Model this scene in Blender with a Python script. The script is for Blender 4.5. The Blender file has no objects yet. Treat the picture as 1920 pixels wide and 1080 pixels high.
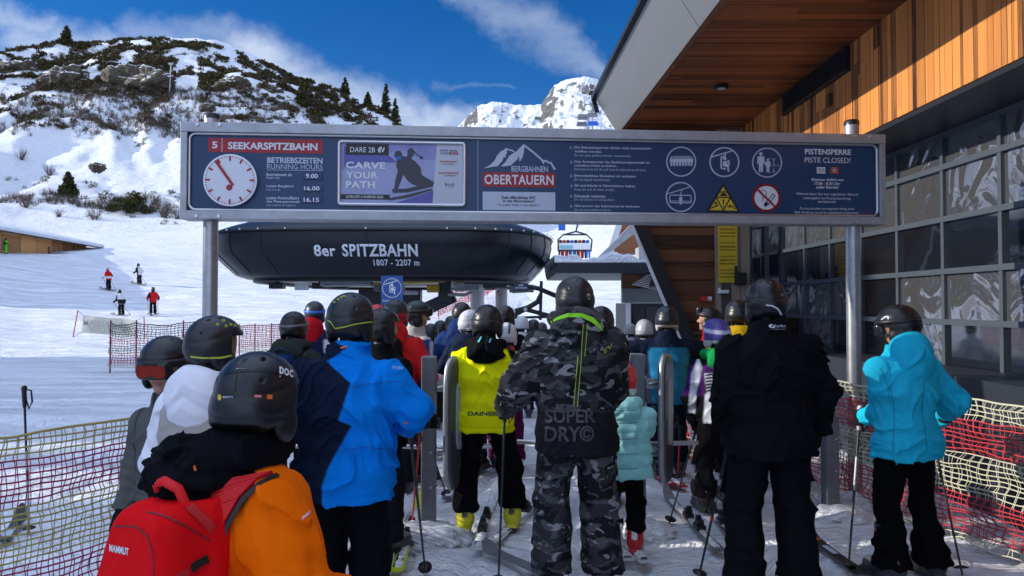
import bpy, bmesh, math, random
import numpy as np
from mathutils import Vector, Matrix
from mathutils.bvhtree import BVHTree

random.seed(7)
RNG = np.random.default_rng(11)
R = math.radians
scene = bpy.context.scene
COL = scene.collection

# ------------------------------------------------------------------ camera
FPX, CAM_Z, HOR = 1400.0, 1.65, 572.0
PITCH = math.atan((HOR - 540.0) / FPX)
cam_d = bpy.data.cameras.new("camera")
cam_d.sensor_width = 36.0
cam_d.lens = FPX * 36.0 / 1920.0
cam_d.clip_start = 0.05
cam_d.clip_end = 20000.0
cam = bpy.data.objects.new("camera", cam_d)
COL.objects.link(cam)
cam.location = (0, 0, CAM_Z)
cam.rotation_euler = (R(90) + PITCH, 0, 0)
scene.camera = cam

# ------------------------------------------------------------------ light
SUN_EL, SUN_BACK = 19.0, 1.0           # elevation; degrees behind the picture plane (sun from the left)
e, a_ = R(SUN_EL), R(SUN_BACK)
TO_SUN = Vector((-math.cos(e) * math.cos(a_), -math.cos(e) * math.sin(a_), math.sin(e)))
sun_d = bpy.data.lights.new("sun", 'SUN')
sun_d.energy = 2.3
sun_d.angle = R(0.5)
sun_d.color = (1.0, 0.94, 0.84)
sun = bpy.data.objects.new("sun", sun_d)
COL.objects.link(sun)
sun.location = (-40, -5, 40)
sun.rotation_euler = (-TO_SUN).to_track_quat('-Z', 'Y').to_euler()

scene.view_settings.view_transform = 'Standard'
scene.view_settings.look = 'None'
scene.view_settings.gamma = 1.0
scene.view_settings.use_curve_mapping = False
scene.view_settings.exposure = 1.14

world = bpy.data.worlds.new("World")
scene.world = world
world.use_nodes = True


def build_world():
    nt = world.node_tree
    nt.nodes.clear()
    N = nt.nodes.new
    L = nt.links.new
    out = N('ShaderNodeOutputWorld')
    bg = N('ShaderNodeBackground')
    bg.inputs['Strength'].default_value = 0.12
    sky = N('ShaderNodeTexSky')
    sky.sky_type = 'NISHITA'
    sky.sun_disc = False
    sky.sun_elevation = R(SUN_EL)
    sky.sun_rotation = math.atan2(TO_SUN.x, TO_SUN.y)
    sky.altitude = 1800
    sky.air_density = 1.0
    sky.dust_density = 0.15
    sky.ozone_density = 2.6
    L(bg.outputs[0], out.inputs[0])
    # thin clouds, laid out by direction on the sky
    tc = N('ShaderNodeTexCoord')
    sep = N('ShaderNodeSeparateXYZ')
    L(tc.outputs['Generated'], sep.inputs[0])

    def m(op, a, b=None, c=None, clamp=False):
        n = N('ShaderNodeMath')
        n.operation = op
        n.use_clamp = clamp
        for i, v in enumerate((a, b, c)):
            if v is None:
                continue
            if isinstance(v, (int, float)):
                n.inputs[i].default_value = v
            else:
                L(v, n.inputs[i])
        return n.outputs[0]
    yy = m('MAXIMUM', sep.outputs[1], 0.05)
    u = m('DIVIDE', sep.outputs[0], yy)
    v = m('DIVIDE', sep.outputs[2], yy)
    comb = N('ShaderNodeCombineXYZ')
    L(u, comb.inputs[0])
    L(v, comb.inputs[1])
    wn = N('ShaderNodeTexNoise')
    wn.inputs['Scale'].default_value = 9.0
    wn.inputs['Detail'].default_value = 7.0
    wn.inputs['Roughness'].default_value = 0.62
    L(comb.outputs[0], wn.inputs['Vector'])
    ws = N('ShaderNodeSeparateColor')
    L(wn.outputs['Color'], ws.inputs[0])
    ud = m('ADD', u, m('MULTIPLY', m('SUBTRACT', ws.outputs[0], 0.5), 0.11))
    vd = m('ADD', v, m('MULTIPLY', m('SUBTRACT', ws.outputs[1], 0.5), 0.11))
    hf = N('ShaderNodeTexNoise')
    hf.inputs['Scale'].default_value = 22.0
    hf.inputs['Detail'].default_value = 6.0
    hf.inputs['Roughness'].default_value = 0.6
    mp = N('ShaderNodeMapping')
    mp.inputs['Rotation'].default_value = (0, 0, R(35))
    mp.inputs['Scale'].default_value = (0.45, 1.3, 1.0)
    L(comb.outputs[0], mp.inputs[0])
    L(mp.outputs[0], hf.inputs['Vector'])

    def uv(px, py):
        return ((px - 960) / FPX, (HOR - py) / FPX)

    def seg(x0, y0, x1, y1, w0, w1, amp):
        (ax, ay), (bx, by) = uv(x0, y0), uv(x1, y1)
        dx, dy = bx - ax, by - ay
        l2 = dx * dx + dy * dy
        t = m('DIVIDE', m('ADD', m('MULTIPLY', m('SUBTRACT', ud, ax), dx), m('MULTIPLY', m('SUBTRACT', vd, ay), dy)), l2, clamp=True)
        ex = m('SUBTRACT', ud, m('ADD', m('MULTIPLY', t, dx), ax))
        ey = m('SUBTRACT', vd, m('ADD', m('MULTIPLY', t, dy), ay))
        d = m('SQRT', m('ADD', m('MULTIPLY', ex, ex), m('MULTIPLY', ey, ey)))
        w = m('ADD', m('MULTIPLY', t, (w1 - w0) / FPX), w0 / FPX)
        f = m('SUBTRACT', 1.0, m('DIVIDE', d, w), clamp=True)
        f = m('MULTIPLY', m('MULTIPLY', f, f), m('SUBTRACT', 3.0, m('MULTIPLY', f, 2.0)))
        return m('MULTIPLY', f, amp)
    tot = None
    for s in ((450, 120, 830, 225, 95, 55, 0.95), (620, 215, 880, 235, 60, 40, 0.75), (20, 70, 300, 90, 75, 60, 0.75),
              (-80, 20, 70, 35, 60, 40, 0.7), (-60, 130, 60, 120, 60, 40, 0.5), (860, -20, 1010, 55, 42, 62, 0.40), (1010, 55, 1140, 125, 62, 36, 0.40),
              (820, 150, 960, 165, 14, 8, 0.12), (250, 40, 420, 60, 60, 50, 0.4), (-900, 260, -200, 60, 160, 90, 0.9), (1300, 200, 2400, 100, 100, 160, 0.8)):
        f = seg(*s)
        tot = f if tot is None else m('MAXIMUM', tot, f)
    tex = m('ADD', 0.35, m('MULTIPLY', hf.outputs[0], 1.25))
    mask = m('MULTIPLY', m('MULTIPLY', tot, tex, clamp=True), 0.86)
    front = m('GREATER_THAN', sep.outputs[1], 0.06)
    mask = m('MULTIPLY', mask, front)
    hs = N('ShaderNodeHueSaturation')
    hs.inputs['Saturation'].default_value = 1.37
    hs.inputs['Value'].default_value = 0.50
    L(sky.outputs[0], hs.inputs['Color'])
    mix = N('ShaderNodeMix')
    mix.data_type = 'RGBA'
    L(mask, mix.inputs['Factor'])
    tn = N('ShaderNodeMix')
    tn.data_type = 'RGBA'
    tn.blend_type = 'MULTIPLY'
    tn.inputs['Factor'].default_value = 1.0
    L(hs.outputs[0], tn.inputs['A'])
    tn.inputs['B'].default_value = (0.90, 0.84, 1.06, 1)
    L(tn.outputs['Result'], mix.inputs['A'])
    mix.inputs['B'].default_value = (2.5, 2.9, 3.6, 1)
    # unseen broken cloud added behind the viewer and high overhead as fill light
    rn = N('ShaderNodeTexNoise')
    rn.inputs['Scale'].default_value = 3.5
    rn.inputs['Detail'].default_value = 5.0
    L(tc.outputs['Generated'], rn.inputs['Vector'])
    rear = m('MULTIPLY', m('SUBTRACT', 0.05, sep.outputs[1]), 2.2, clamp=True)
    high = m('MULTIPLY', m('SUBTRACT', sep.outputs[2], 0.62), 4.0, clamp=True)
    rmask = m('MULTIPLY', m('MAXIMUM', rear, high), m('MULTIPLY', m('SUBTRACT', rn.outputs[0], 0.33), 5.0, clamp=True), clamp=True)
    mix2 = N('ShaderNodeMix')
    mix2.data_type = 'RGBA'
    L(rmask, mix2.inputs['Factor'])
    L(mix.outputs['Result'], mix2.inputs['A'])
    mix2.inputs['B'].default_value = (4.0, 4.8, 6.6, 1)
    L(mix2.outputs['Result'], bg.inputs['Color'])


build_world()

# ------------------------------------------------------------------ projection helpers
_cp, _sp = math.cos(PITCH), math.sin(PITCH)


def P(px, py, Y):
    """world point seen at photo pixel (px, py) at distance Y in front of the camera"""
    a, b = (px - 960) / FPX, (540 - py) / FPX
    d = Vector((a, _cp - b * _sp, _sp + b * _cp))
    k = Y / d.y
    return Vector((d.x * k, Y, CAM_Z + d.z * k))


def G(px, py, z=0.0):
    a, b = (px - 960) / FPX, (540 - py) / FPX
    d = Vector((a, _cp - b * _sp, _sp + b * _cp))
    k = (z - CAM_Z) / d.z
    return Vector((d.x * k, d.y * k, z))


# ------------------------------------------------------------------ object helpers
MATRIX = {}


def tag(o, label=None, cat=None, group=None, kind=None):
    if label:
        o['label'] = label
    if cat:
        o['category'] = cat
    if group:
        o['group'] = group
    if kind:
        o['kind'] = kind
    return o


def empty(name, loc=(0, 0, 0), rz=0.0, label=None, cat=None, group=None):
    o = bpy.data.objects.new(name, None)
    o.empty_display_size = 0.1
    COL.objects.link(o)
    o.location = loc
    o.rotation_euler = (0, 0, rz)
    MATRIX[o.name] = Matrix.Translation(Vector(loc)) @ Matrix.Rotation(rz, 4, 'Z')
    tag(o, label, cat, group)
    return o


def link_mesh(name, me, mats=(), parent=None):
    o = bpy.data.objects.new(name, me)
    COL.objects.link(o)
    for m_ in mats:
        me.materials.append(m_)
    if parent is not None:
        o.parent = parent
        MATRIX[o.name] = MATRIX.get(parent.name, Matrix.Identity(4))
    return o


def np_mesh(name, V, F, smooth=True):
    """V (n,3), F (m,4) or (m,3) arrays -> mesh"""
    me = bpy.data.meshes.new(name)
    V = np.asarray(V, np.float32)
    F = np.asarray(F, np.int32)
    me.vertices.add(len(V))
    me.vertices.foreach_set('co', V.ravel())
    k = F.shape[1]
    me.loops.add(F.size)
    me.loops.foreach_set('vertex_index', F.ravel())
    me.polygons.add(len(F))
    me.polygons.foreach_set('loop_start', np.arange(0, F.size, k, dtype=np.int32))
    me.polygons.foreach_set('loop_total', np.full(len(F), k, np.int32))
    me.update(calc_edges=True)
    me.validate()
    if smooth:
        me.polygons.foreach_set('use_smooth', np.ones(len(me.polygons), bool))
    return me


def set_col(me, C, name='col'):
    at = me.color_attributes.new(name, 'FLOAT_COLOR', 'POINT')
    C = np.asarray(C, np.float32)
    if C.shape[1] == 3:
        C = np.concatenate([C, np.ones((len(C), 1), np.float32)], 1)
    at.data.foreach_set('color', C.ravel())


class MB:
    """collects simple shapes and links them as one mesh object"""

    def __init__(self):
        self.v, self.f, self.mi, self.sm = [], [], [], []

    def add(self, vs, fs, mi=0, sm=False):
        b = len(self.v)
        self.v.extend([tuple(x) for x in vs])
        for f in fs:
            self.f.append(tuple(b + i for i in f))
            self.mi.append(mi)
            self.sm.append(sm)
        return self

    def box(self, c, s, mi=0, rot=None):
        x, y, z = s[0] / 2, s[1] / 2, s[2] / 2
        vs = [Vector((i * x, j * y, k * z)) for k in (-1, 1) for j in (-1, 1) for i in (-1, 1)]
        if rot is not None:
            vs = [rot @ q for q in vs]
        vs = [q + Vector(c) for q in vs]
        return self.add(vs, [(0, 2, 3, 1), (4, 5, 7, 6), (0, 1, 5, 4), (2, 6, 7, 3), (0, 4, 6, 2), (1, 3, 7, 5)], mi)

    def box2(self, a, b, mi=0):
        return self.box([(a[i] + b[i]) / 2 for i in range(3)], [abs(b[i] - a[i]) for i in range(3)], mi)

    def hexa(self, p, mi=0):
        """8 corners: bottom 4 ccw, top 4 ccw"""
        return self.add(p, [(3, 2, 1, 0), (4, 5, 6, 7), (0, 1, 5, 4), (1, 2, 6, 5), (2, 3, 7, 6), (3, 0, 4, 7)], mi)

    def bar(self, a, b, w, h, mi=0, up=(0, 0, 1)):
        a, b = Vector(a), Vector(b)
        d = (b - a).normalized()
        up = Vector(up)
        if abs(d.dot(up)) > 0.98:
            up = Vector((0, 1, 0))
        s = d.cross(up).normalized()
        u = s.cross(d)
        vs = [q + s * (i * w / 2) + u * (j * h / 2) for q in (a, b) for (i, j) in ((-1, -1), (1, -1), (1, 1), (-1, 1))]
        return self.add(vs, [(0, 1, 2, 3), (7, 6, 5, 4), (0, 4, 5, 1), (1, 5, 6, 2), (2, 6, 7, 3), (3, 7, 4, 0)], mi)

    def tube(self, pts, r, n=8, mi=0, closed=False, cap=True):
        pts = [Vector(p) for p in pts]
        m_ = len(pts)
        rs = r if isinstance(r, (list, tuple)) else [r] * m_
        vs, fs = [], []
        ref = None
        for i, p in enumerate(pts):
            if closed:
                d = pts[(i + 1) % m_] - pts[i - 1]
            else:
                d = pts[min(i + 1, m_ - 1)] - pts[max(i - 1, 0)]
            d.normalize()
            if ref is None:
                ref = Vector((0, 0, 1)) if abs(d.z) < 0.9 else Vector((1, 0, 0))
            s = d.cross(ref)
            if s.length < 1e-5:
                s = d.orthogonal()
            s.normalize()
            u = s.cross(d).normalized()
            ref = u
            for k in range(n):
                t = 2 * math.pi * k / n
                vs.append(p + (s * math.cos(t) + u * math.sin(t)) * rs[i])
        for i in range(m_ if closed else m_ - 1):
            for k in range(n):
                a, b = i * n + k, i * n + (k + 1) % n
                c, d_ = ((i + 1) % m_) * n + (k + 1) % n, ((i + 1) % m_) * n + k
                fs.append((a, d_, c, b))
        self.add(vs, fs, mi, True)
        if cap and not closed:
            self.add(vs[:n], [tuple(range(n))], mi)
            self.add(vs[-n:], [tuple(reversed(range(n)))], mi)
        return self

    def prism(self, outline, fn0, fn1, mi=0, side=True):
        """outline: 2d points; fn0/fn1 map (x,y) to 3d for the two faces"""
        n = len(outline)
        A = [fn0(*p) for p in outline]
        B = [fn1(*p) for p in outline]
        self.add(A, [tuple(range(n))], mi)
        self.add(B, [tuple(reversed(range(n)))], mi)
        if side:
            self.add(A + B, [(i, i + n, (i + 1) % n + n, (i + 1) % n) for i in range(n)], mi)
        return self

    def build(self, name, mats, parent=None, world=True, origin=None, smooth=None, bevel=0):
        me = bpy.data.meshes.new(name)
        vs = self.v
        if parent is not None and world:
            inv = MATRIX[parent.name].inverted()
            vs = [tuple(inv @ Vector(q)) for q in vs]
        elif origin is not None:
            og = Vector(origin)
            vs = [tuple(Vector(q) - og) for q in vs]
        me.from_pydata(vs, [], self.f)
        me.polygons.foreach_set('material_index', self.mi)
        me.polygons.foreach_set('use_smooth', self.sm if smooth is None else [smooth] * len(self.f))
        me.update()
        if bevel:
            bm = bmesh.new()
            bm.from_mesh(me)
            bmesh.ops.remove_doubles(bm, verts=bm.verts, dist=1e-5)
            bmesh.ops.bevel(bm, geom=[ed for ed in bm.edges if len(ed.link_faces) == 2 and ed.calc_face_angle(0) > 0.6],
                            offset=bevel, segments=2, affect='EDGES', profile=0.5)
            bm.to_mesh(me)
            bm.free()
        if not isinstance(mats, (list, tuple)):
            mats = [mats]
        o = link_mesh(name, me, mats, parent)
        if origin is not None and parent is None:
            o.location = origin
            MATRIX[o.name] = Matrix.Translation(Vector(origin))
        return o


# ------------------------------------------------------------------ materials
def mat(name, col=(0.5, 0.5, 0.5), rough=0.6, metal=0.0, spec=0.5, bump=0.0, bscale=200.0, var=0.0, vscale=6.0, attr=None, stretch=None,
        bdist=0.002, coat=0.0, emit=None):
    m_ = bpy.data.materials.new(name)
    m_.use_nodes = True
    nt = m_.node_tree
    b = nt.nodes['Principled BSDF']
    b.inputs['Base Color'].default_value = (*col, 1)
    b.inputs['Roughness'].default_value = rough
    b.inputs['Metallic'].default_value = metal
    b.inputs['Specular IOR Level'].default_value = spec
    b.inputs['Coat Weight'].default_value = coat
    N, L = nt.nodes.new, nt.links.new
    src = None
    if attr:
        a = N('ShaderNodeAttribute')
        a.attribute_name = attr
        src = a.outputs['Color']
    tc = None
    if var or bump:
        tc = N('ShaderNodeTexCoord')
        vec = tc.outputs['Object']
        if stretch:
            mp = N('ShaderNodeMapping')
            mp.inputs['Scale'].default_value = stretch
            L(vec, mp.inputs[0])
            vec = mp.outputs[0]
    if var:
        n = N('ShaderNodeTexNoise')
        n.inputs['Scale'].default_value = vscale
        n.inputs['Detail'].default_value = 5
        n.inputs['Roughness'].default_value = 0.65
        L(vec, n.inputs['Vector'])
        mr = N('ShaderNodeMapRange')
        mr.inputs['To Min'].default_value = 1 - var
        mr.inputs['To Max'].default_value = 1 + var
        mr.inputs['From Min'].default_value = 0.25
        mr.inputs['From Max'].default_value = 0.75
        L(n.outputs[0], mr.inputs['Value'])
        mx = N('ShaderNodeMix')
        mx.data_type = 'RGBA'
        mx.blend_type = 'MULTIPLY'
        mx.inputs['Factor'].default_value = 1
        if src is not None:
            L(src, mx.inputs['A'])
        else:
            mx.inputs['A'].default_value = (*col, 1)
        L(mr.outputs[0], mx.inputs['B'])
        src = mx.outputs['Result']
    if src is not None:
        L(src, b.inputs['Base Color'])
    if bump:
        n2 = N('ShaderNodeTexNoise')
        n2.inputs['Scale'].default_value = bscale
        n2.inputs['Detail'].default_value = 4
        L(vec, n2.inputs['Vector'])
        bp = N('ShaderNodeBump')
        bp.inputs['Strength'].default_value = bump
        bp.inputs['Distance'].default_value = bdist
        L(n2.outputs[0], bp.inputs['Height'])
        L(bp.outputs[0], b.inputs['Normal'])
    if emit:
        b.inputs['Emission Color'].default_value = (*emit[:3], 1)
        b.inputs['Emission Strength'].default_value = emit[3]
    return m_


def snow_mat():
    m_ = mat('snow', (0.85, 0.87, 0.905), 0.62, spec=0.3)
    nt = m_.node_tree
    N, L = nt.nodes.new, nt.links.new
    b = nt.nodes['Principled BSDF']
    g = N('ShaderNodeNewGeometry')
    mp = N('ShaderNodeMapping')
    mp.inputs['Scale'].default_value = (0.35, 1.1, 1.0)
    mp.inputs['Rotation'].default_value = (0, 0, R(-18))
    L(g.outputs['Position'], mp.inputs[0])
    n1 = N('ShaderNodeTexNoise')                 # ski tracks, drawn out along the run
    n1.inputs['Scale'].default_value = 0.9
    n1.inputs['Detail'].default_value = 6
    n1.inputs['Roughness'].default_value = 0.7
    n1.inputs['Distortion'].default_value = 1.2
    L(mp.outputs[0], n1.inputs['Vector'])
    n2 = N('ShaderNodeTexNoise')                 # crumbs
    n2.inputs['Scale'].default_value = 14
    n2.inputs['Detail'].default_value = 8
    n2.inputs['Roughness'].default_value = 0.75
    L(g.outputs['Position'], n2.inputs['Vector'])
    b1 = N('ShaderNodeBump')
    b1.inputs['Strength'].default_value = 0.9
    b1.inputs['Distance'].default_value = 0.6
    L(n1.outputs[0], b1.inputs['Height'])
    b2 = N('ShaderNodeBump')
    b2.inputs['Strength'].default_value = 0.7
    b2.inputs['Distance'].default_value = 0.02
    L(n2.outputs[0], b2.inputs['Height'])
    L(b1.outputs[0], b2.inputs['Normal'])
    L(b2.outputs[0], b.inputs['Normal'])
    return m_


def rock_snow_mat(name, rock=(0.12, 0.105, 0.085), scale=0.12, thr=0.5, attr=None, slope_lo=0.55, slope_hi=0.75, bump=1.0):
    """snow on flat faces, bare rock and dwarf scrub on steep ones"""
    m_ = mat(name, (0.8, 0.82, 0.86), 0.65, spec=0.3)
    nt = m_.node_tree
    N, L = nt.nodes.new, nt.links.new
    b = nt.nodes['Principled BSDF']
    g = N('ShaderNodeNewGeometry')
    sx = N('ShaderNodeSeparateXYZ')
    L(g.outputs['Normal'], sx.inputs[0])
    n1 = N('ShaderNodeTexNoise')
    n1.inputs['Scale'].default_value = scale
    n1.inputs['Detail'].default_value = 9
    n1.inputs['Roughness'].default_value = 0.72
    L(g.outputs['Position'], n1.inputs['Vector'])
    ad = N('ShaderNodeMath')
    ad.operation = 'MULTIPLY_ADD'
    L(n1.outputs[0], ad.inputs[0])
    ad.inputs[1].default_value = -0.9
    L(sx.outputs[2], ad.inputs[2])                # nz - .9*noise
    mr = N('ShaderNodeMapRange')
    mr.inputs['From Min'].default_value = slope_lo - 0.45
    mr.inputs['From Max'].default_value = slope_hi - 0.45
    L(ad.outputs[0], mr.inputs['Value'])
    fac = mr.outputs[0]
    rk = N('ShaderNodeTexNoise')
    rk.inputs['Scale'].default_value = scale * 6
    rk.inputs['Detail'].default_value = 6
    L(g.outputs['Position'], rk.inputs['Vector'])
    cr = N('ShaderNodeValToRGB')
    cr.color_ramp.elements[0].position = 0.3
    cr.color_ramp.elements[0].color = (*[c * 0.45 for c in rock], 1)
    cr.color_ramp.elements[1].position = 0.7
    cr.color_ramp.elements[1].color = (*[c * 1.5 for c in rock], 1)
    L(rk.outputs[0], cr.inputs[0])
    mx = N('ShaderNodeMix')
    mx.data_type = 'RGBA'
    L(fac, mx.inputs['Factor'])
    L(cr.outputs[0], mx.inputs['A'])
    mx.inputs['B'].default_value = (0.8, 0.82, 0.86, 1)
    L(mx.outputs['Result'], b.inputs['Base Color'])
    bp = N('ShaderNodeBump')
    bp.inputs['Strength'].default_value = 0.8
    bp.inputs['Distance'].default_value = bump
    L(n1.outputs[0], bp.inputs['Height'])
    L(bp.outputs[0], b.inputs['Normal'])
    return m_


def wood_mat(name, axis, width, dark, light, along='Z', rough=0.6, offs=0.0):
    """boards of the given width, laid side by side along `axis`; grain runs along `along`"""
    m_ = mat(name, light, rough, spec=0.35)
    nt = m_.node_tree
    N, L = nt.nodes.new, nt.links.new
    b = nt.nodes['Principled BSDF']
    tc = N('ShaderNodeTexCoord')
    sp = N('ShaderNodeSeparateXYZ')
    L(tc.outputs['Object'], sp.inputs[0])
    ia = 'XYZ'.index(axis)
    il = 'XYZ'.index(along)

    def mth(op, a, b_=None):
        n = N('ShaderNodeMath')
        n.operation = op
        for i, v in enumerate((a, b_)):
            if v is None:
                continue
            if isinstance(v, (int, float)):
                n.inputs[i].default_value = v
            else:
                L(v, n.inputs[i])
        return n.outputs[0]
    q = mth('DIVIDE', mth('ADD', sp.outputs[ia], 50.0 + offs), width)
    # uneven board widths
    wob = N('ShaderNodeTexNoise')
    wob.noise_dimensions = '1D'
    wob.inputs['Scale'].default_value = 0.9
    wob.inputs['Detail'].default_value = 1
    L(q, wob.inputs['W'])
    q = mth('ADD', q, mth('MULTIPLY', wob.outputs[0], 1.6))
    idx = mth('FLOOR', q)
    fr = mth('FRACT', q)
    # end joints along the board
    wn0 = N('ShaderNodeTexWhiteNoise')
    wn0.noise_dimensions = '1D'
    L(idx, wn0.inputs['W'])
    al = mth('ADD', mth('DIVIDE', sp.outputs[il], 2.6), mth('MULTIPLY', wn0.outputs['Value'], 7.0))
    idl = mth('FLOOR', al)
    wn = N('ShaderNodeTexWhiteNoise')
    wn.noise_dimensions = '2D'
    cb = N('ShaderNodeCombineXYZ')
    L(idx, cb.inputs[0])
    L(idl, cb.inputs[1])
    L(cb.outputs[0], wn.inputs['Vector'])
    # grain
    gm = N('ShaderNodeMapping')
    sc = [28.0, 28.0, 28.0]
    sc[il] = 1.3
    gm.inputs['Scale'].default_value = sc
    L(tc.outputs['Object'], gm.inputs[0])
    va = N('ShaderNodeVectorMath')
    va.operation = 'ADD'
    L(gm.outputs[0], va.inputs[0])
    vs_ = N('ShaderNodeVectorMath')
    vs_.operation = 'SCALE'
    L(cb.outputs[0], vs_.inputs[0])
    vs_.inputs['Scale'].default_value = 3.7
    L(vs_.outputs[0], va.inputs[1])
    gn = N('ShaderNodeTexNoise')
    gn.inputs['Scale'].default_value = 1.0
    gn.inputs['Detail'].default_value = 6
    gn.inputs['Roughness'].default_value = 0.65
    gn.inputs['Distortion'].default_value = 0.6
    L(va.outputs[0], gn.inputs['Vector'])
    f = mth('ADD', mth('MULTIPLY', wn.outputs['Value'], 0.78), mth('MULTIPLY', gn.outputs[0], 0.70))
    cr = N('ShaderNodeValToRGB')
    el = cr.color_ramp.elements
    el[0].position = 0.30
    el[0].color = (*dark, 1)
    el[1].position = 1.0
    el[1].color = (*light, 1)
    mid = el.new(0.6)
    mid.color = (*[(dark[i] * 0.45 + light[i] * 0.55) for i in range(3)], 1)
    L(f, cr.inputs[0])
    gap = mth('LESS_THAN', fr, 0.055)
    mx = N('ShaderNodeMix')
    mx.data_type = 'RGBA'
    L(gap, mx.inputs['Factor'])
    L(cr.outputs[0], mx.inputs['A'])
    mx.inputs['B'].default_value = (dark[0] * 0.25, dark[1] * 0.25, dark[2] * 0.25, 1)
    L(mx.outputs['Result'], b.inputs['Base Color'])
    h = mth('SUBTRACT', mth('ADD', mth('MULTIPLY', gn.outputs[0], 0.25), mth('MULTIPLY', wn.outputs['Value'], 0.35)), mth('MULTIPLY', gap, 1.5))
    bp = N('ShaderNodeBump')
    bp.inputs['Strength'].default_value = 0.6
    bp.inputs['Distance'].default_value = 0.012
    L(h, bp.inputs['Height'])
    L(bp.outputs[0], b.inputs['Normal'])
    return m_


def glass_mat(name='window_glass', dist=0.022, scale=1.7, detail=0.6, rough=0.03):
    """tinted warped glazing film: mirrors the slope opposite in swirls"""
    m_ = mat(name, (0.010, 0.012, 0.016), rough, spec=1.0)
    nt = m_.node_tree
    N, L = nt.nodes.new, nt.links.new
    b = nt.nodes['Principled BSDF']
    b.inputs['IOR'].default_value = 1.75
    oi = N('ShaderNodeObjectInfo')
    tc = N('ShaderNodeTexCoord')
    va = N('ShaderNodeVectorMath')
    va.operation = 'ADD'
    L(tc.outputs['Object'], va.inputs[0])
    cb = N('ShaderNodeCombineXYZ')
    mu = N('ShaderNodeMath')
    mu.operation = 'MULTIPLY'
    mu.inputs[1].default_value = 60
    L(oi.outputs['Random'], mu.inputs[0])
    L(mu.outputs[0], cb.inputs[0])
    L(mu.outputs[0], cb.inputs[1])
    L(cb.outputs[0], va.inputs[1])
    n = N('ShaderNodeTexNoise')
    n.inputs['Scale'].default_value = scale
    n.inputs['Detail'].default_value = detail
    n.inputs['Distortion'].default_value = 1.6
    L(va.outputs[0], n.inputs['Vector'])
    bp = N('ShaderNodeBump')
    bp.inputs['Strength'].default_value = 1.0
    bp.inputs['Distance'].default_value = dist
    L(n.outputs[0], bp.inputs['Height'])
    L(bp.outputs[0], b.inputs['Normal'])
    return m_


M = {}
M['snow'] = snow_mat()
M['hill'] = rock_snow_mat('hill_snow_and_rock', (0.085, 0.07, 0.05), 0.34, slope_lo=0.60, slope_hi=0.68, bump=1.5)
M['mountain'] = rock_snow_mat('mountain_snow_and_rock', (0.13, 0.125, 0.12), 0.022, slope_lo=0.63, slope_hi=0.72, bump=20)
M['rock'] = rock_snow_mat('boulder_rock', (0.085, 0.068, 0.048), 0.45, slope_lo=0.62, slope_hi=0.74, bump=0.8)
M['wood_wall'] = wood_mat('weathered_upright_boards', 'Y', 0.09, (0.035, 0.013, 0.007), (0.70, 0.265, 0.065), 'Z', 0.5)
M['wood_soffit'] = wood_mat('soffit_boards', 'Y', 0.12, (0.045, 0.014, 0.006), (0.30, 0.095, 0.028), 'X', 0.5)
M['wood_end'] = wood_mat('old_level_boards', 'Z', 0.17, (0.030, 0.013, 0.007), (0.20, 0.085, 0.038), 'X', 0.7)
M['wood_grey'] = wood_mat('grey_weathered_boards', 'X', 0.15, (0.08, 0.06, 0.05), (0.33, 0.27, 0.22), 'Z', 0.75)
M['wood_barn'] = wood_mat('barn_boards', 'X', 0.3, (0.22, 0.09, 0.03), (0.72, 0.36, 0.13), 'Z', 0.75)
M['glass'] = glass_mat('window_glass', 0.003, 1.3, 0.5, 0.04)
M['glass_film'] = glass_mat('crinkled_window_film', 0.034, 1.7, 1.0, 0.04)
_b = M['glass_film'].node_tree.nodes['Principled BSDF']
_b.inputs['Base Color'].default_value = (0.24, 0.25, 0.27, 1)
_b.inputs['Metallic'].default_value = 0.75
M['fascia'] = mat('grey_sheet_metal', (0.21, 0.215, 0.22), 0.38, metal=0.35, var=0.06, vscale=0.6)
M['dark_trim'] = mat('black_trim_metal', (0.012, 0.013, 0.016), 0.4)
M['win_frame'] = mat('dark_blue_grey_window_frame', (0.06, 0.075, 0.09), 0.45, var=0.1)
M['anthracite'] = mat('anthracite_panel', (0.022, 0.027, 0.036), 0.42, var=0.12, vscale=1.5)
M['lift_black'] = mat('black_lift_cladding', (0.0055, 0.007, 0.012), 0.36, spec=0.4, var=0.25, vscale=1.6)
M['black'] = mat('black_plastic', (0.010, 0.010, 0.012), 0.42)
M['steel'] = mat('galvanised_steel', (0.42, 0.43, 0.44), 0.38, metal=0.85, var=0.2, vscale=9, bump=0.15, bscale=60)
M['alu'] = mat('brushed_aluminium', (0.62, 0.63, 0.65), 0.30, metal=0.9, var=0.1, vscale=5)
M['alu_dull'] = mat('dull_aluminium', (0.40, 0.41, 0.43), 0.48, metal=0.6, var=0.2, vscale=7)
M['gate_grey'] = mat('grey_gate_steel', (0.16, 0.17, 0.185), 0.42, metal=0.4, var=0.22, vscale=9)
M['gate_dark'] = mat('dark_gate_shell', (0.055, 0.06, 0.068), 0.3, spec=0.6)
M['sign_blue'] = mat('sign_navy', (0.018, 0.052, 0.125), 0.30, var=0.05, vscale=1.2, spec=0.4)
M['sign_red'] = mat('sign_red', (0.36, 0.012, 0.022), 0.45)
M['sign_white'] = mat('sign_white', (0.72, 0.74, 0.78), 0.5)
M['sign_pale'] = mat('sign_pale_grey', (0.50, 0.55, 0.66), 0.5)
M['sign_black'] = mat('sign_black', (0.012, 0.012, 0.014), 0.45)
M['sign_yellow'] = mat('sign_yellow', (0.66, 0.47, 0.02), 0.5)
M['disp_blue'] = mat('number_plate_blue', (0.008, 0.022, 0.13), 0.3)
M['white'] = mat('white_paint', (0.78, 0.79, 0.80), 0.45, var=0.05)
M['grey'] = mat('light_grey_paint', (0.40, 0.41, 0.42), 0.5, var=0.08)
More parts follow.
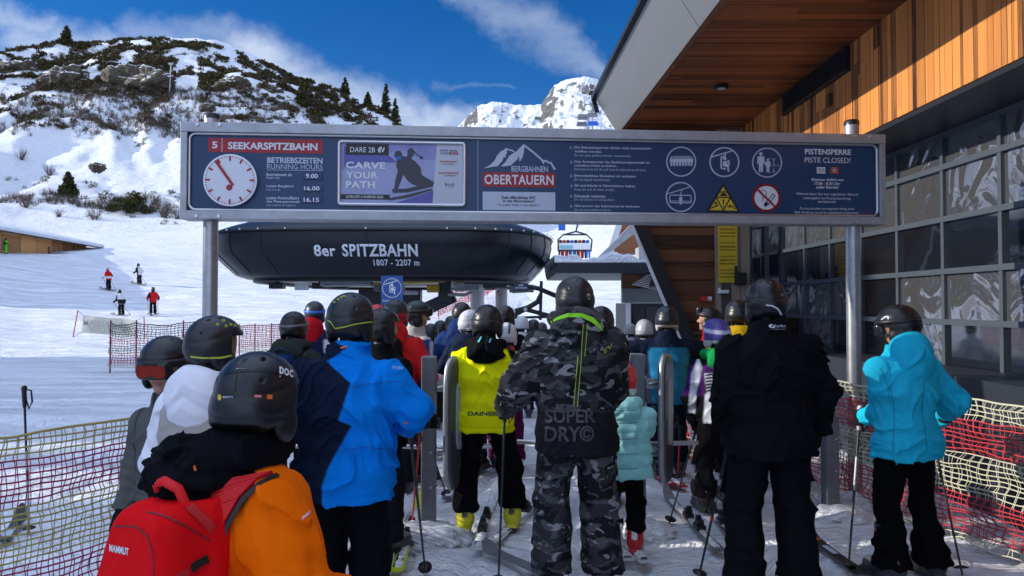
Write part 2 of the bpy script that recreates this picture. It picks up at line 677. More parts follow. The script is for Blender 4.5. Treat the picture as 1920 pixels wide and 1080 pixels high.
M['red'] = mat('red_paint', (0.50, 0.02, 0.02), 0.5)
M['blue'] = mat('blue_paint', (0.02, 0.13, 0.55), 0.45)
M['yellow'] = mat('machine_yellow', (0.62, 0.40, 0.02), 0.5)
M['orange'] = mat('orange_plastic', (0.75, 0.13, 0.02), 0.5)
M['bark'] = mat('bark', (0.06, 0.045, 0.033), 0.9)
M['needles'] = mat('pine_needles', (0.035, 0.05, 0.02), 0.85, attr='col', spec=0.1)
M['twigs'] = mat('bare_twigs', (0.10, 0.075, 0.06), 0.9)
M['cloth'] = mat('jacket_fabric', (0.5, 0.5, 0.5), 0.78, attr='col', spec=0.06, bump=0.35, bscale=260, var=0.06, vscale=14)


def crease(m_, scale=4.5, dist=0.010, strength=0.55):
    """sharp little creases on top of the modelled folds"""
    nt = m_.node_tree
    N, L = nt.nodes.new, nt.links.new
    b = nt.nodes['Principled BSDF']
    tc = N('ShaderNodeTexCoord')
    mp = N('ShaderNodeMapping')
    mp.inputs['Scale'].default_value = (1.0, 1.0, 1.5)
    mp.inputs['Rotation'].default_value = (0.2, 0.5, 0.3)
    L(tc.outputs['Object'], mp.inputs[0])
    n = N('ShaderNodeTexNoise')
    n.noise_type = 'RIDGED_MULTIFRACTAL'
    n.inputs['Scale'].default_value = scale
    n.inputs['Detail'].default_value = 2.0
    n.inputs['Distortion'].default_value = 0.35
    L(mp.outputs[0], n.inputs['Vector'])
    bp = N('ShaderNodeBump')
    bp.inputs['Strength'].default_value = strength
    bp.inputs['Distance'].default_value = dist
    L(n.outputs[0], bp.inputs['Height'])
    old = [l for l in nt.links if l.to_node == b and l.to_socket.name == 'Normal']
    if old:
        L(old[0].from_socket, bp.inputs['Normal'])
    L(bp.outputs[0], b.inputs['Normal'])


crease(M['cloth'])
M['shell'] = mat('shiny_shell_fabric', (0.5, 0.5, 0.5), 0.5, attr='col', spec=0.4, bump=0.3, bscale=120, var=0.05, vscale=14)
M['body'] = mat('skin_and_hair', (0.5, 0.5, 0.5), 0.55, attr='col', spec=0.3)
M['helmet'] = mat('helmet_shell', (0.5, 0.5, 0.5), 0.36, attr='col', spec=0.5)
M['gloss'] = mat('gloss_shell', (0.5, 0.5, 0.5), 0.22, attr='col', spec=0.5)
M['boot'] = mat('boot_plastic', (0.5, 0.5, 0.5), 0.35, attr='col', spec=0.5)
M['lens_red'] = mat('red_mirror_lens', (0.30, 0.025, 0.012), 0.08, metal=0.7)
M['lens_blue'] = mat('blue_mirror_lens', (0.03, 0.12, 0.6), 0.08, metal=0.7)
M['lens_orange'] = mat('orange_mirror_lens', (0.75, 0.2, 0.02), 0.08, metal=0.7)
M['pole_black'] = mat('black_pole_shaft', (0.014, 0.014, 0.017), 0.35)

# ------------------------------------------------------------------ value noise
def _hash(ix, iy, iz, seed):
    h = (ix.astype(np.int64) * 374761393 + iy.astype(np.int64) * 668265263 + iz.astype(np.int64) * 2147483647 + seed * 144665) & 0x7fffffff
    h = ((h ^ (h >> 13)) * 1274126177) & 0x7fffffff
    h = h ^ (h >> 16)
    return (h & 0xffff) / 65535.0


def vnoise(p, seed=0):
    i = np.floor(p)
    f = p - i
    f = f * f * (3 - 2 * f)
    i = i.astype(np.int64)
    r = 0
    for dx in (0, 1):
        wx = f[:, 0] if dx else 1 - f[:, 0]
        for dy in (0, 1):
            wy = f[:, 1] if dy else 1 - f[:, 1]
            for dz in (0, 1):
                wz = f[:, 2] if dz else 1 - f[:, 2]
                r = r + wx * wy * wz * _hash(i[:, 0] + dx, i[:, 1] + dy, i[:, 2] + dz, seed)
    return r


def fbm(p, oct=4, seed=0, gain=0.5):
    a, s, t = 1.0, 0.0, 0.0
    for k in range(oct):
        s = s + a * vnoise(p * (2.03 ** k) + 17.3 * k, seed + k)
        t += a
        a *= gain
    return s / t


# ------------------------------------------------------------------ terrain
def zpix(px, py, Y):
    return P(px, py, Y).z


NEAR = [(0.3, 0), (8, 0), (14, 0), (20, 0)]
PROF = {   # photo column -> (distance, row at which the ground is seen there)
    0: [(22, 675), (34, 625), (46, 590), (57, 538), (65, 484), (72, 476), (80, 470), (100, 447), (115, 418), (140, 335), (165, 255), (185, 175), (200, 140), (222, 99), (300, 108), (450, 140), (700, 230)],
    180: [(22, 676), (34, 628), (46, 591), (57, 538), (68, 499), (80, 477), (90, 470), (100, 450), (115, 427), (140, 348), (165, 262), (185, 180), (203, 135), (224, 92), (300, 105), (450, 140), (700, 230)],
    330: [(22, 678), (34, 630), (46, 588), (57, 546), (68, 514), (80, 490), (100, 456), (115, 433), (140, 356), (165, 276), (188, 180), (205, 125), (226, 76), (300, 100), (450, 140), (700, 230)],
    420: [(22, 677), (34, 630), (46, 588), (57, 550), (68, 520), (80, 495), (100, 458), (115, 432), (140, 352), (165, 272), (190, 182), (207, 135), (228, 90), (300, 110), (450, 150), (700, 230)],
    500: [(22, 676), (34, 628), (46, 588), (57, 552), (68, 524), (80, 500), (100, 458), (115, 432), (140, 352), (170, 252), (195, 187), (225, 122), (300, 140), (450, 180), (700, 240)],
    600: [(22, 675), (34, 626), (46, 586), (57, 556), (68, 530), (80, 510), (100, 465), (115, 442), (150, 352), (180, 262), (205, 217), (230, 168), (300, 180), (450, 205), (700, 250)],
    680: [(22, 675), (34, 626), (46, 587), (57, 558), (80, 520), (115, 452), (150, 372), (190, 272), (215, 227), (235, 192), (300, 205), (450, 230), (700, 260)],
    775: [(22, 675), (34, 626), (46, 590), (57, 566), (80, 532), (115, 472), (150, 402), (190, 312), (235, 240), (300, 250), (450, 260), (700, 275)],
    850: [(22, 676), (34, 628), (46, 592), (57, 570), (80, 541), (115, 492), (160, 422), (240, 322), (300, 292), (450, 300), (700, 300)],
    960: [(22, 676), (30, 640), (46, 588), (57, 566), (80, 532), (115, 492), (160, 452), (240, 402), (400, 342), (700, 300)],
    1060: [(22, 676), (30, 640), (46, 580), (57, 552), (80, 512), (115, 462), (160, 432), (240, 392), (400, 342), (700, 285)],
    1140: [(22, 676), (30, 640), (46, 576), (57, 540), (80, 482), (115, 442), (160, 417), (240, 382), (400, 332), (700, 280)],
    1300: [(22, 676), (30, 640), (46, 576), (57, 540), (80, 480), (115, 440), (160, 415), (240, 380), (400, 330), (700, 280)],
}
AZ_PROF = {   # wide of the picture: azimuth in degrees -> (distance, height)
    -180: [(30, 0), (120, 6), (300, 30), (700, 60)],
    -110: [(30, 0), (90, 4), (180, 14), (300, 36), (500, 60), (700, 70)],
    -75: [(26, 0), (60, 4), (110, 10), (170, 20), (240, 34), (400, 52), (700, 50)],
    -48: [(24, 0), (60, 5), (110, 13), (160, 26), (220, 40), (330, 54), (700, 60)],
    40: [(24, 0), (60, 3), (120, 12), (300, 40), (700, 150)],
    90: [(30, 0), (120, 6), (300, 50), (700, 160)],
    179.9: [(30, 0), (120, 6), (300, 30), (700, 60)],
}
az_f = np.concatenate([np.arange(-180, -42, 3.0), np.arange(-42, 44, 0.26), np.arange(44, 181, 3.0)])
r_f = np.concatenate([[0.35, 0.8], np.geomspace(1.2, 26, 150), np.geomspace(26.3, 260, 250), np.geomspace(265, 700, 24)])
cols = []
for px, pr in PROF.items():
    az = math.atan((px - 960) / FPX)
    ca = math.cos(az)
    pts = [(r, z) for r, z in NEAR] + [(Y / ca, zpix(px, py, Y) if Y > 23 else 0.0) for Y, py in pr]
    cols.append((math.degrees(az), pts))
for az, pr in AZ_PROF.items():
    cols.append((az, list(NEAR) + pr))
cols.sort(key=lambda c: c[0])
Zc = np.array([np.interp(r_f, [p[0] for p in pts], [p[1] for p in pts]) for _, pts in cols])
Az_c = np.array([c[0] for c in cols])
Z = np.array([np.interp(az_f, Az_c, Zc[:, j]) for j in range(len(r_f))]).T


def blur(A, n, ax):
    k = np.ones(2 * n + 1) / (2 * n + 1)
    pad = [(0, 0), (0, 0)]
    pad[ax] = (n, n)
    B = np.pad(A, pad, mode='edge')
    return np.apply_along_axis(lambda v: np.convolve(v, k, 'valid'), ax, B)


Z = blur(blur(Z, 7, 0), 3, 1)
AZ, RR = np.meshgrid(np.radians(az_f), r_f, indexing='ij')
GX, GY = RR * np.sin(AZ), RR * np.cos(AZ)
pp = np.stack([GX.ravel(), GY.ravel(), np.zeros(GX.size)], 1)


def sstep(a, b, x):
    t = np.clip((x - a) / (b - a), 0, 1)
    return t * t * (3 - 2 * t)


lump = (fbm(pp * np.array([2.6, 2.6, 1]), 4, 3) - 0.5).reshape(GX.shape)
lump2 = (fbm(pp * np.array([0.10, 0.2, 1]), 4, 9) - 0.5).reshape(GX.shape)
rough = (fbm(pp * 0.055, 5, 21, 0.55) - 0.5).reshape(GX.shape)
fr_ = (GX / 0.42 + (fbm(pp * np.array([0.5, 0.25, 1]) + 3, 3, 71).reshape(GX.shape)) * 3.2 + 0.12 * GY) % 1.0
groove = np.exp(-((fr_ - 0.5) / 0.09) ** 2) * (fbm(pp * np.array([1.5, 0.4, 1]) + 8, 2, 72).reshape(GX.shape) > 0.47)
Z = Z - groove * 0.032 * (1 - sstep(12, 20, RR)) * sstep(1.5, 3.0, RR)
piste = (fbm(pp * np.array([0.55, 1.1, 1]) + 40, 4, 81, 0.6) - 0.5).reshape(GX.shape)
Z = Z + piste * 0.34 * sstep(22, 34, RR) * (1 - sstep(110, 130, RR))
Z = Z + lump * 0.085 * (1 - sstep(14, 30, RR)) * sstep(1.0, 2.0, RR)
Z = Z + lump2 * 0.9 * sstep(26, 60, RR) * (1 - 0.5 * sstep(80, 120, RR))
hillw = sstep(118, 165, RR)
fine = (fbm(pp * 0.21 + 5, 4, 33, 0.6) - 0.5).reshape(GX.shape)
Z = Z + rough * 4.5 * hillw + fine * 2.6 * hillw
# the step of the cliff band below the ridge
ledge = (np.abs(((fbm(pp * 0.03, 3, 40)).reshape(GX.shape) * 6) % 1 - 0.5) - 0.25) * 5.0
Z = Z + ledge * sstep(165, 190, RR) * (AZ < R(-2))


def ground_z(x, y):
    r = math.hypot(x, y)
    az = math.degrees(math.atan2(x, y))
    i = int(np.clip(np.searchsorted(az_f, az) - 1, 0, len(az_f) - 2))
    j = int(np.clip(np.searchsorted(r_f, r) - 1, 0, len(r_f) - 2))
    u = min(max((az - az_f[i]) / (az_f[i + 1] - az_f[i]), 0), 1)
    v = min(max((r - r_f[j]) / (r_f[j + 1] - r_f[j]), 0), 1)
    return float((Z[i, j] * (1 - u) + Z[i + 1, j] * u) * (1 - v) + (Z[i, j + 1] * (1 - u) + Z[i + 1, j + 1] * u) * v)


def on_ground(px, Y):
    x = (px - 960) / FPX * Y
    return Vector((x, Y, ground_z(x, Y)))


def grid_faces(na, nr, j0, j1):
    i, j = np.meshgrid(np.arange(na - 1), np.arange(j0, j1), indexing='ij')
    a = (i * nr + j).ravel()
    return np.stack([a, a + 1, a + nr + 1, a + nr], 1)[:, ::-1]


na, nr = GX.shape
V = np.stack([GX.ravel(), GY.ravel(), Z.ravel()], 1)
jh = int(np.searchsorted(r_f, 124))


def sub_mesh(name, F):
    used, inv = np.unique(F, return_inverse=True)
    return np_mesh(name, V[used], inv.reshape(F.shape))


F0 = grid_faces(na, nr, 0, jh)[:, ::-1]
F1 = grid_faces(na, nr, jh, nr - 1)[:, ::-1]
# the disc under the camera
cen = np.array([[0, 0, 0.0]])
me = sub_mesh('snow_ground', F0)
snow_o = link_mesh('snow_ground', me, [M['snow']])
tag(snow_o, kind='structure')
hill_o = link_mesh('hill', sub_mesh('hill', F1), [M['hill']])
tag(hill_o, kind='structure')

# far mountain: its own height field, ridge read off along the skyline
mx_px = np.array([200, 500, 760, 825, 850, 870, 895, 925, 960, 985, 1003, 1015, 1028, 1040, 1065, 1095, 1115, 1140, 1180, 1260, 1400, 1700, 2200])
mx_py = np.array([300, 300, 268, 250, 240, 224, 193, 186, 188, 192, 189, 188, 172, 157, 145, 137, 141, 150, 165, 178, 210, 250, 280])
maz = np.arctan((np.concatenate([np.arange(250, 800, 12.0), np.arange(800, 1220, 1.3), np.arange(1220, 1900, 12.0)]) - 960) / FPX)
mr_ = np.concatenate([np.geomspace(640, 2300, 260), np.geomspace(2350, 4200, 20)])
MA, MR = np.meshgrid(maz, mr_, indexing='ij')
mpx = 960 + FPX * np.tan(MA)
MXx, MYy = MR * np.sin(MA), MR * np.cos(MA)
Yr = 2300 * np.cos(MA)
ridge = CAM_Z + Yr * (HOR - np.interp(mpx, mx_px, mx_py)) / FPX
t = np.clip((MR - 640) / (2300 - 640), 0, 1)
base = CAM_Z + 640 * (HOR - 330) / FPX
zz = base + (ridge - base) * (0.30 * t + 0.70 * t ** 2.2)
back = np.clip((MR - 2300) / 1900, 0, 1)
zz = zz - back * 500
mp_ = np.stack([MXx.ravel(), MYy.ravel(), np.zeros(MXx.size)], 1)
nn = (fbm(mp_ * 0.004, 6, 61, 0.55) - 0.5).reshape(zz.shape)
rid = np.abs(fbm(mp_ * 0.0035 + 9, 5, 77, 0.5).reshape(zz.shape) - 0.5)
zz = zz + nn * 95 * sstep(0.05, 0.4, t) * (1 - 0.75 * sstep(0.9, 1.0, t)) - rid * 110 * sstep(0.2, 0.6, t) * (1 - 0.8 * sstep(0.88, 1.0, t))
nf = (fbm(mp_ * 0.018 + 3, 5, 91, 0.6) - 0.5).reshape(zz.shape)
rf = np.abs(fbm(mp_ * np.array([0.012, 0.006, 1]) + 19, 4, 97, 0.55).reshape(zz.shape) - 0.5)
zz = zz + (nf * 46 - rf * 60 + 6) * sstep(0.25, 0.5, t) * (1 - 0.55 * sstep(0.93, 1.0, t))
mV = np.stack([MXx.ravel(), MYy.ravel(), zz.ravel()], 1)
mF = grid_faces(*MXx.shape, 0, MXx.shape[1] - 1)[:, ::-1]
mount = link_mesh('mountain', np_mesh('mountain', mV, mF), [M['mountain']])
tag(mount, kind='structure')


# ------------------------------------------------------------------ vegetation
def leaf_cloud(centers, sizes, cols_, quads, leaf, squash=0.8, seed=0, up=0.0):
    """many small leaf-sized faces around each centre"""
    rg = np.random.default_rng(seed)
    n = len(centers)
    c = np.repeat(np.asarray(centers), quads, 0)
    s = np.repeat(np.asarray(sizes), quads, 0)
    d = rg.normal(size=(n * quads, 3))
    d /= np.linalg.norm(d, axis=1)[:, None]
    rad = rg.random((n * quads, 1)) ** 0.45
    off = d * rad * s[:, None] * np.array([1, 1, squash])
    p = c + off
    t1 = rg.normal(size=p.shape)
    t1[:, 2] += up
    t1 /= np.linalg.norm(t1, axis=1)[:, None]
    t2 = np.cross(t1, rg.normal(size=p.shape))
    t2 /= np.linalg.norm(t2, axis=1)[:, None]
    L = leaf * (0.6 + 0.8 * rg.random((len(p), 1))) * s[:, None] / np.mean(sizes)
    a = t1 * L
    b = t2 * L * 0.42
    Vv = np.stack([p - a, p + b, p + a, p - b], 1).reshape(-1, 3)
    Ff = np.arange(len(Vv)).reshape(-1, 4)
    cc = np.repeat(np.asarray(cols_), quads, 0) * (0.6 + 0.8 * rg.random((len(p), 1)))
    return Vv, Ff, np.repeat(cc, 4, 0)


def add_leaves(name, data, parent=None, material='needles', smooth=False):
    Vv, Ff, cc = data
    if parent is not None:
        Vv = Vv - np.array(parent.location)
    me = np_mesh(name, Vv, Ff, smooth)
    set_col(me, cc)
    return link_mesh(name, me, [M[material]], parent)


rg = np.random.default_rng(5)
# dwarf pines that mat the ridge
ridge_px = [-60, 0, 120, 230, 330, 420, 500, 600, 680, 775, 800]
low_py = [150, 155, 172, 175, 168, 172, 188, 232, 242, 250, 250]
cent, size, colr = [], [], []
tries = 0
while len(cent) < 5200 and tries < 120000:
    tries += 1
    px = rg.uniform(-120, 790)
    Y = rg.uniform(158, 236)
    g = on_ground(px, Y)
    py = HOR - (g.z - CAM_Z) / Y * FPX
    lo = np.interp(px, ridge_px, low_py)
    if py > lo and (py > lo + 70 or rg.random() > 0.22):
        continue
    nz = vnoise(np.array([[g.x * 0.075, g.y * 0.075, 3.0]]), 4)[0] * 0.35 + vnoise(np.array([[g.x * 0.33, g.y * 0.33, 3.0]]), 8)[0] * 0.65
    thr = 0.475
    if 320 < px < 372 and py > 92:
        thr = 0.75
    if 215 < px < 240 and py > 120:
        thr = 0.72
    if 390 < px < 480 and py < 125:
        thr = 0.60
    if nz < thr:
        continue
    s = rg.uniform(0.45, 1.35)
    cent.append((g.x, g.y, g.z + 0.3 * s))
    size.append(s)
    k = rg.random()
    colr.append((0.046 + 0.045 * k, 0.043 + 0.024 * k, 0.018 + 0.014 * k))
o = add_leaves('dwarf_pine_scrub', leaf_cloud(cent, size, colr, 46, 0.30, 0.62, 3))
tag(o, kind='stuff')
# lower scrub on the white slope
cent, size, colr = [], [], []
for (px, Y, n, spr) in ((20, 141, 6, 2.5), (62, 141, 5, 2.0), (190, 132, 5, 1.2), (85, 127, 8, 2), (205, 124, 7, 2), (275, 128, 10, 3), (305, 126, 8, 2.5), (310, 120, 5, 2),
                        (150, 139, 4, 1.5), (260, 137, 6, 3), (330, 134, 5, 3), (395, 175, 6, 2), (1000, 410, 12, 9), (1025, 400, 12, 8), (1050, 405, 14, 8), (985, 420, 8, 8), (905, 400, 4, 4)):
    for _ in range(n):
        x = (px - 960) / FPX * Y + rg.normal() * spr
        y = Y + rg.normal() * spr
        s = rg.uniform(0.35, 0.9) * (Y / 130)
        cent.append((x, y, ground_z(x, y) + 0.3 * s))
        size.append(s)
        k = rg.random()
        colr.append((0.045 + 0.03 * k, 0.048 + 0.02 * k, 0.016))
o = add_leaves('low_scrub', leaf_cloud(cent, size, colr, 70, 0.20, 0.75, 6))
tag(o, kind='stuff')


def twig_mesh(spots, seed, wid=0.035):
    rg = np.random.default_rng(seed)
    vs, fs = [], []
    for (x, y, z, h, n) in spots:
        for k in range(n):
            a = rg.uniform(0, 6.28)
            sp = rg.uniform(0.1, 0.75)
            tip = np.array([x + math.cos(a) * sp * h, y + math.sin(a) * sp * h, z + h * rg.uniform(0.55, 1.0)])
            b0 = np.array([x + math.cos(a) * 0.1 * h, y + math.sin(a) * 0.1 * h, z - 0.1])
            mid = (b0 + tip) / 2 + rg.normal(size=3) * 0.08 * h
            w = wid
            i0 = len(vs)
            for q, ww in ((b0, w), (mid, w * 0.7), (tip, w * 0.25)):
                vs.append(q + [ww, 0, 0])
                vs.append(q + [-ww, 0.3 * ww, 0])
                vs.append(q + [0, -ww, ww * 0.3])
            for m_ in (0, 3):
                for j in range(3):
                    fs.append((i0 + m_ + j, i0 + m_ + (j + 1) % 3, i0 + m_ + 3 + (j + 1) % 3, i0 + m_ + 3 + j))
            # side twig
            e2 = mid + (tip - mid) * 0.6 + rg.normal(size=3) * 0.28 * h
            i1 = len(vs)
            vs.extend([mid + [w * .5, 0, 0], mid + [-w * .5, 0, 0], e2 + [-w * .2, 0, 0], e2 + [w * .2, 0, 0]])
            fs.append((i1, i1 + 1, i1 + 2, i1 + 3))
    return np.array(vs), np.array(fs)


spots = []
tries = 0
while len(spots) < 2900 and tries < 120000:
    tries += 1
    px = rg.uniform(-60, 760)
    Y = rg.uniform(124, 196)
    g = on_ground(px, Y)
    py = HOR - (g.z - CAM_Z) / Y * FPX
    nz = vnoise(np.array([[g.x * 0.06, g.y * 0.05, 1.0]]), 14)[0] * 0.7 + vnoise(np.array([[g.x * 0.3, g.y * 0.3, 3.0]]), 18)[0] * 0.3
    band = 0.46
    if 20 < px < 430 and 165 < py < 335:
        band = 0.36
    if py > 290:
        band = 0.53
    if nz < band or py < 150:
        continue
    spots.append((g.x, g.y, g.z, rg.uniform(0.7, 1.7), int(rg.integers(5, 12))))
tv, tf = twig_mesh(spots, 31)
o = link_mesh('bare_brush', np_mesh('bare_brush', tv, tf, False), [M['twigs']])
tag(o, kind='stuff')

bush_spots = [(45, 122, 2.2, 46), (108, 119, 1.5, 26), (175, 119, 2.6, 34), (305, 122, 2.4, 44), (35, 150, 2.4, 40), (90, 146, 2.4, 40), (128, 141, 1.8, 30), (330, 121, 2.2, 40)]
for i, (px, Y, h, n) in enumerate(bush_spots):
    g = on_ground(px, Y)
    lab = ["grey leafless bush spreading above the left end of the barn roof", "small leafless bush directly above the barn roof",
           "tall thin leafless bush left of the dark round pine bush", "leafless bush beside the sign's lower left corner", "wide leafless bush on the snow below the shadow streaks at the hill's left edge",
           "leafless bush high on the slope above the small conifer", "small leafless bush above the lone conifer on the white slope", "low leafless bush right of the dark round pine bush"][i]
    root = empty('leafless_bush', g, 0, lab, 'bush', 'leafless bushes on the slope')
    tv, tf = twig_mesh([(g.x, g.y, g.z, h, n)], 50 + i, 0.04)
    link_mesh('branch', np_mesh('branch', tv - np.array(g), tf, False), [M['twigs']], root)


def conifer(px, Y, h, w, label, seed, cat='tree', name='pine_tree', group=None, base=None):
    g = on_ground(px, Y) if base is None else Vector(base)
    root = empty(name, g, 0, label, cat, group)
    t = MB()
    t.tube([g + Vector((0, 0, -0.3)), g + Vector((0.05, 0, h * 0.5)), g + Vector((0, 0, h * 0.97))], [0.09 * w, 0.06 * w, 0.015 * w], 7)
    t.build('trunk', M['bark'], root)
    rg = np.random.default_rng(seed)
    c, s, cl = [], [], []
    n = 70
    for k in range(n):
        f = (k + rg.random()) / n
        z = h * (0.08 + 0.9 * f)
        rr = w * (1 - f) ** 0.75 * (0.55 + 0.6 * rg.random())
        a = rg.uniform(0, 6.283)
        c.append((g.x + math.cos(a) * rr * 0.75, g.y + math.sin(a) * rr * 0.75, g.z + z - 0.12 * rr))
        s.append(0.20 * w + 0.30 * w * (1 - f))
        q = rg.random()
        cl.append((0.030 + 0.032 * q, 0.036 + 0.024 * q, 0.012 + 0.008 * q))
    add_leaves('crown', leaf_cloud(c, s, cl, 42, 0.13 * w, 0.6, seed + 1), root)
    return root


conifer(722, 232, 10.5, 2.0, "tallest dark pine on the ridge just left of the cloud gap", 71)
conifer(740, 233, 8.2, 1.7, "shorter dark pine standing right beside the tallest ridge pine", 72)
conifer(563, 200, 7.2, 1.9, "lone green pine on the slope left of the brown snow barriers", 73)
conifer(645, 231, 5.5, 1.6, "small pine on the skyline above the brown snow barriers", 74)
conifer(118, 226, 6.0, 2.2, "bushy pine rising highest over the left skyline of the hill", 75)
conifer(125, 131, 4.4, 1.9, "lone small conifer on the white slope above the barn", 76)
conifer(948, 330, 6.0, 2.0, "small dark pine in front of the far white mountain", 77)
conifer(688, 233, 4.5, 1.6, "low pine just left of the two tall ridge pines", 78)
# round dwarf-pine bush
g = on_ground(240, 124)
root = empty('mountain_pine_bush', g, 0, 'big dark round mountain pine bush on the slope right above the barn', 'bush')
c, s, cl = [], [], []
for k in range(60):
    a, f = rg.uniform(0, 6.28), rg.random()
    rr = 3.6 * math.sqrt(rg.random())
    zt = 3.4 * (1 - (rr / 4.0) ** 2) * f
    c.append((g.x + math.cos(a) * rr, g.y + 0.6 * math.sin(a) * rr, g.z + zt + 0.2))
    s.append(rg.uniform(0.5, 0.95))
    q = rg.random()
    cl.append((0.030 + 0.03 * q, 0.036 + 0.02 * q, 0.012))
add_leaves('crown', leaf_cloud(c, s, cl, 70, 0.16, 0.8, 91), root)
t = MB()
for k in range(5):
    a = k * 1.3
    t.tube([g + Vector((0, 0, -0.2)), g + Vector((math.cos(a) * 1.2, math.sin(a) * 0.7, 1.6))], [0.12, 0.04], 6)
t.build('trunk', M['bark'], root)


# rocks of the cliff band
def boulder(px, py, Y, w, h, label, seed, d=None):
    c = P(px, py, Y)
    bm = bmesh.new()
    bmesh.ops.create_icosphere(bm, subdivisions=5, radius=1.0)
    vs = np.array([v.co[:] for v in bm.verts])
    q = fbm(vs * 1.7 + seed, 5, seed, 0.6)[:, None]
    q2 = np.abs(fbm(vs * np.array([2.5, 2.5, 1.2]) + 5 + seed, 4, seed + 3)[:, None] - 0.5)
    vs = vs * (0.62 + 1.15 * (q - 0.35) - 0.9 * q2) * np.array([w * 1.15, d or w * 0.7, h])
    for v, co in zip(bm.verts, vs):
        v.co = co
    me = bpy.data.meshes.new('rock')
    bm.to_mesh(me)
    bm.free()
    me.polygons.foreach_set('use_smooth', np.ones(len(me.polygons), bool))
    o = link_mesh('rock_outcrop', me, [M['rock']])
    o.location = c
    return tag(o, label, 'rock', 'rock outcrops of the hill')


boulder(120, 152, 196, 7.0, 4.6, "wide grey rock face below the ridge pines at far left", 101)
boulder(238, 150, 194, 6.0, 5.0, "brown rock face under the ridge left of the snow chute", 102)
boulder(285, 158, 192, 6.5, 5.2, "overhanging dark rock face just left of the thin mast", 103)
boulder(30, 138, 205, 7.0, 4.0, "dark rock band under the skyline at the hill's left edge", 104)
boulder(440, 162, 196, 5.0, 3.6, "dark rock under the scrub right of the snow chute", 105)
boulder(388, 202, 172, 2.2, 1.3, "small lone brown rock above the sign's top left corner", 106)
boulder(182, 314, 134, 1.7, 1.2, "grey boulder with a little scrub on the white slope", 107)
boulder(500, 178, 200, 5.0, 3.0, "dark rock step on the falling ridge", 108)
boulder(560, 200, 214, 4.5, 2.6, "low dark rock at the ridge above the lone green pine", 109)

# mast on the hill
b0 = P(317, 180, 190)
root = empty('lift_mast', b0, 0, 'thin pale mast standing on the hill below the ridge', 'mast')
t = MB()
t.tube([b0 + Vector((0, 0, -1)), b0 + Vector((0.4, 0, 8.2))], [0.17, 0.13], 8)
t.build('pole', M['grey'], root)
t = MB()
t.box(b0 + Vector((0.4, 0, 8.3)), (1.2, 0.3, 0.5))
t.build('head', M['grey'], root)

# avalanche barriers
for i, (px, py, Y, w) in enumerate(((600, 228, 212, 6), (628, 227, 214, 7), (658, 226, 216, 7), (688, 228, 218, 6.5))):
    c = P(px, py, Y)
    root = empty('avalanche_barrier', c, 0, ["leftmost brown slatted avalanche barrier above the sign", "second brown avalanche barrier from the left above the sign",
                                            "third brown avalanche barrier, under the small skyline pine", "rightmost brown avalanche barrier beside the tall pines"][i], 'barrier', 'avalanche barriers on the ridge')
    t = MB()
    for k in range(9):
        t.box(c + Vector((0, 0.12 * k, -1.4 + 0.36 * k)), (w, 0.2, 0.16), rot=Matrix.Rotation(R(3 * math.sin(k * 2 + i)), 3, 'Y'))
    t.build('slat_panel', M['bark'], root)
    for k in range(4):
        t = MB()
        x = -w * 0.42 + k * w * 0.28
        t.bar(c + Vector((x, -0.15, -1.9)), c + Vector((x, 1.0, 1.9)), 0.22, 0.22)
        t.bar(c + Vector((x, 1.0, 1.9)), c + Vector((x, 3.0, -1.5)), 0.16, 0.16)
        t.build('post', M['bark'], root)

# ------------------------------------------------------------------ lettering
_font_cache = {}


def text_geo(txt, bold=0.0, spacing=1.0):
    key = (txt, bold, spacing)
    if key in _font_cache:
        return _font_cache[key]
    cu = bpy.data.curves.new('lettering', 'FONT')
    cu.body = txt
    cu.size = 1.0
    cu.offset = bold
    cu.space_character = spacing
    cu.resolution_u = 3
    cu.fill_mode = 'FRONT'
    o = bpy.data.objects.new('lettering', cu)
    COL.objects.link(o)
    dg = bpy.context.evaluated_depsgraph_get()
    me = bpy.data.meshes.new_from_object(o.evaluated_get(dg))
    vs = np.array([v.co[:2] for v in me.vertices])
    fs = [tuple(p.vertices) for p in me.polygons]
    bpy.data.objects.remove(o)
    bpy.data.curves.remove(cu)
    bpy.data.meshes.remove(me)
    mn, mx = vs.min(0), vs.max(0)
    _font_cache[key] = ((vs - mn) / (mx - mn), fs)
    return _font_cache[key]


def stroke(pts, w, closed=False):
    """2d ribbon outline -> list of quads as point lists"""
    out = []
    n = len(pts)
    for i in range(n if closed else n - 1):
        a, b = Vector(pts[i]), Vector(pts[(i + 1) % n])
        d = b - a
        if d.length < 1e-9:
            continue
        d.normalize()
        s = Vector((-d.y, d.x)) * w / 2
        e_ = d * w * 0.25
        out.append([a - e_ + s, a - e_ - s, b + e_ - s, b + e_ + s])
    return out


def circ(cx, cy, r, n=40, ry=None):
    ry = r if ry is None else ry
    return [(cx + r * math.cos(2 * math.pi * k / n), cy + ry * math.sin(2 * math.pi * k / n)) for k in range(n)]


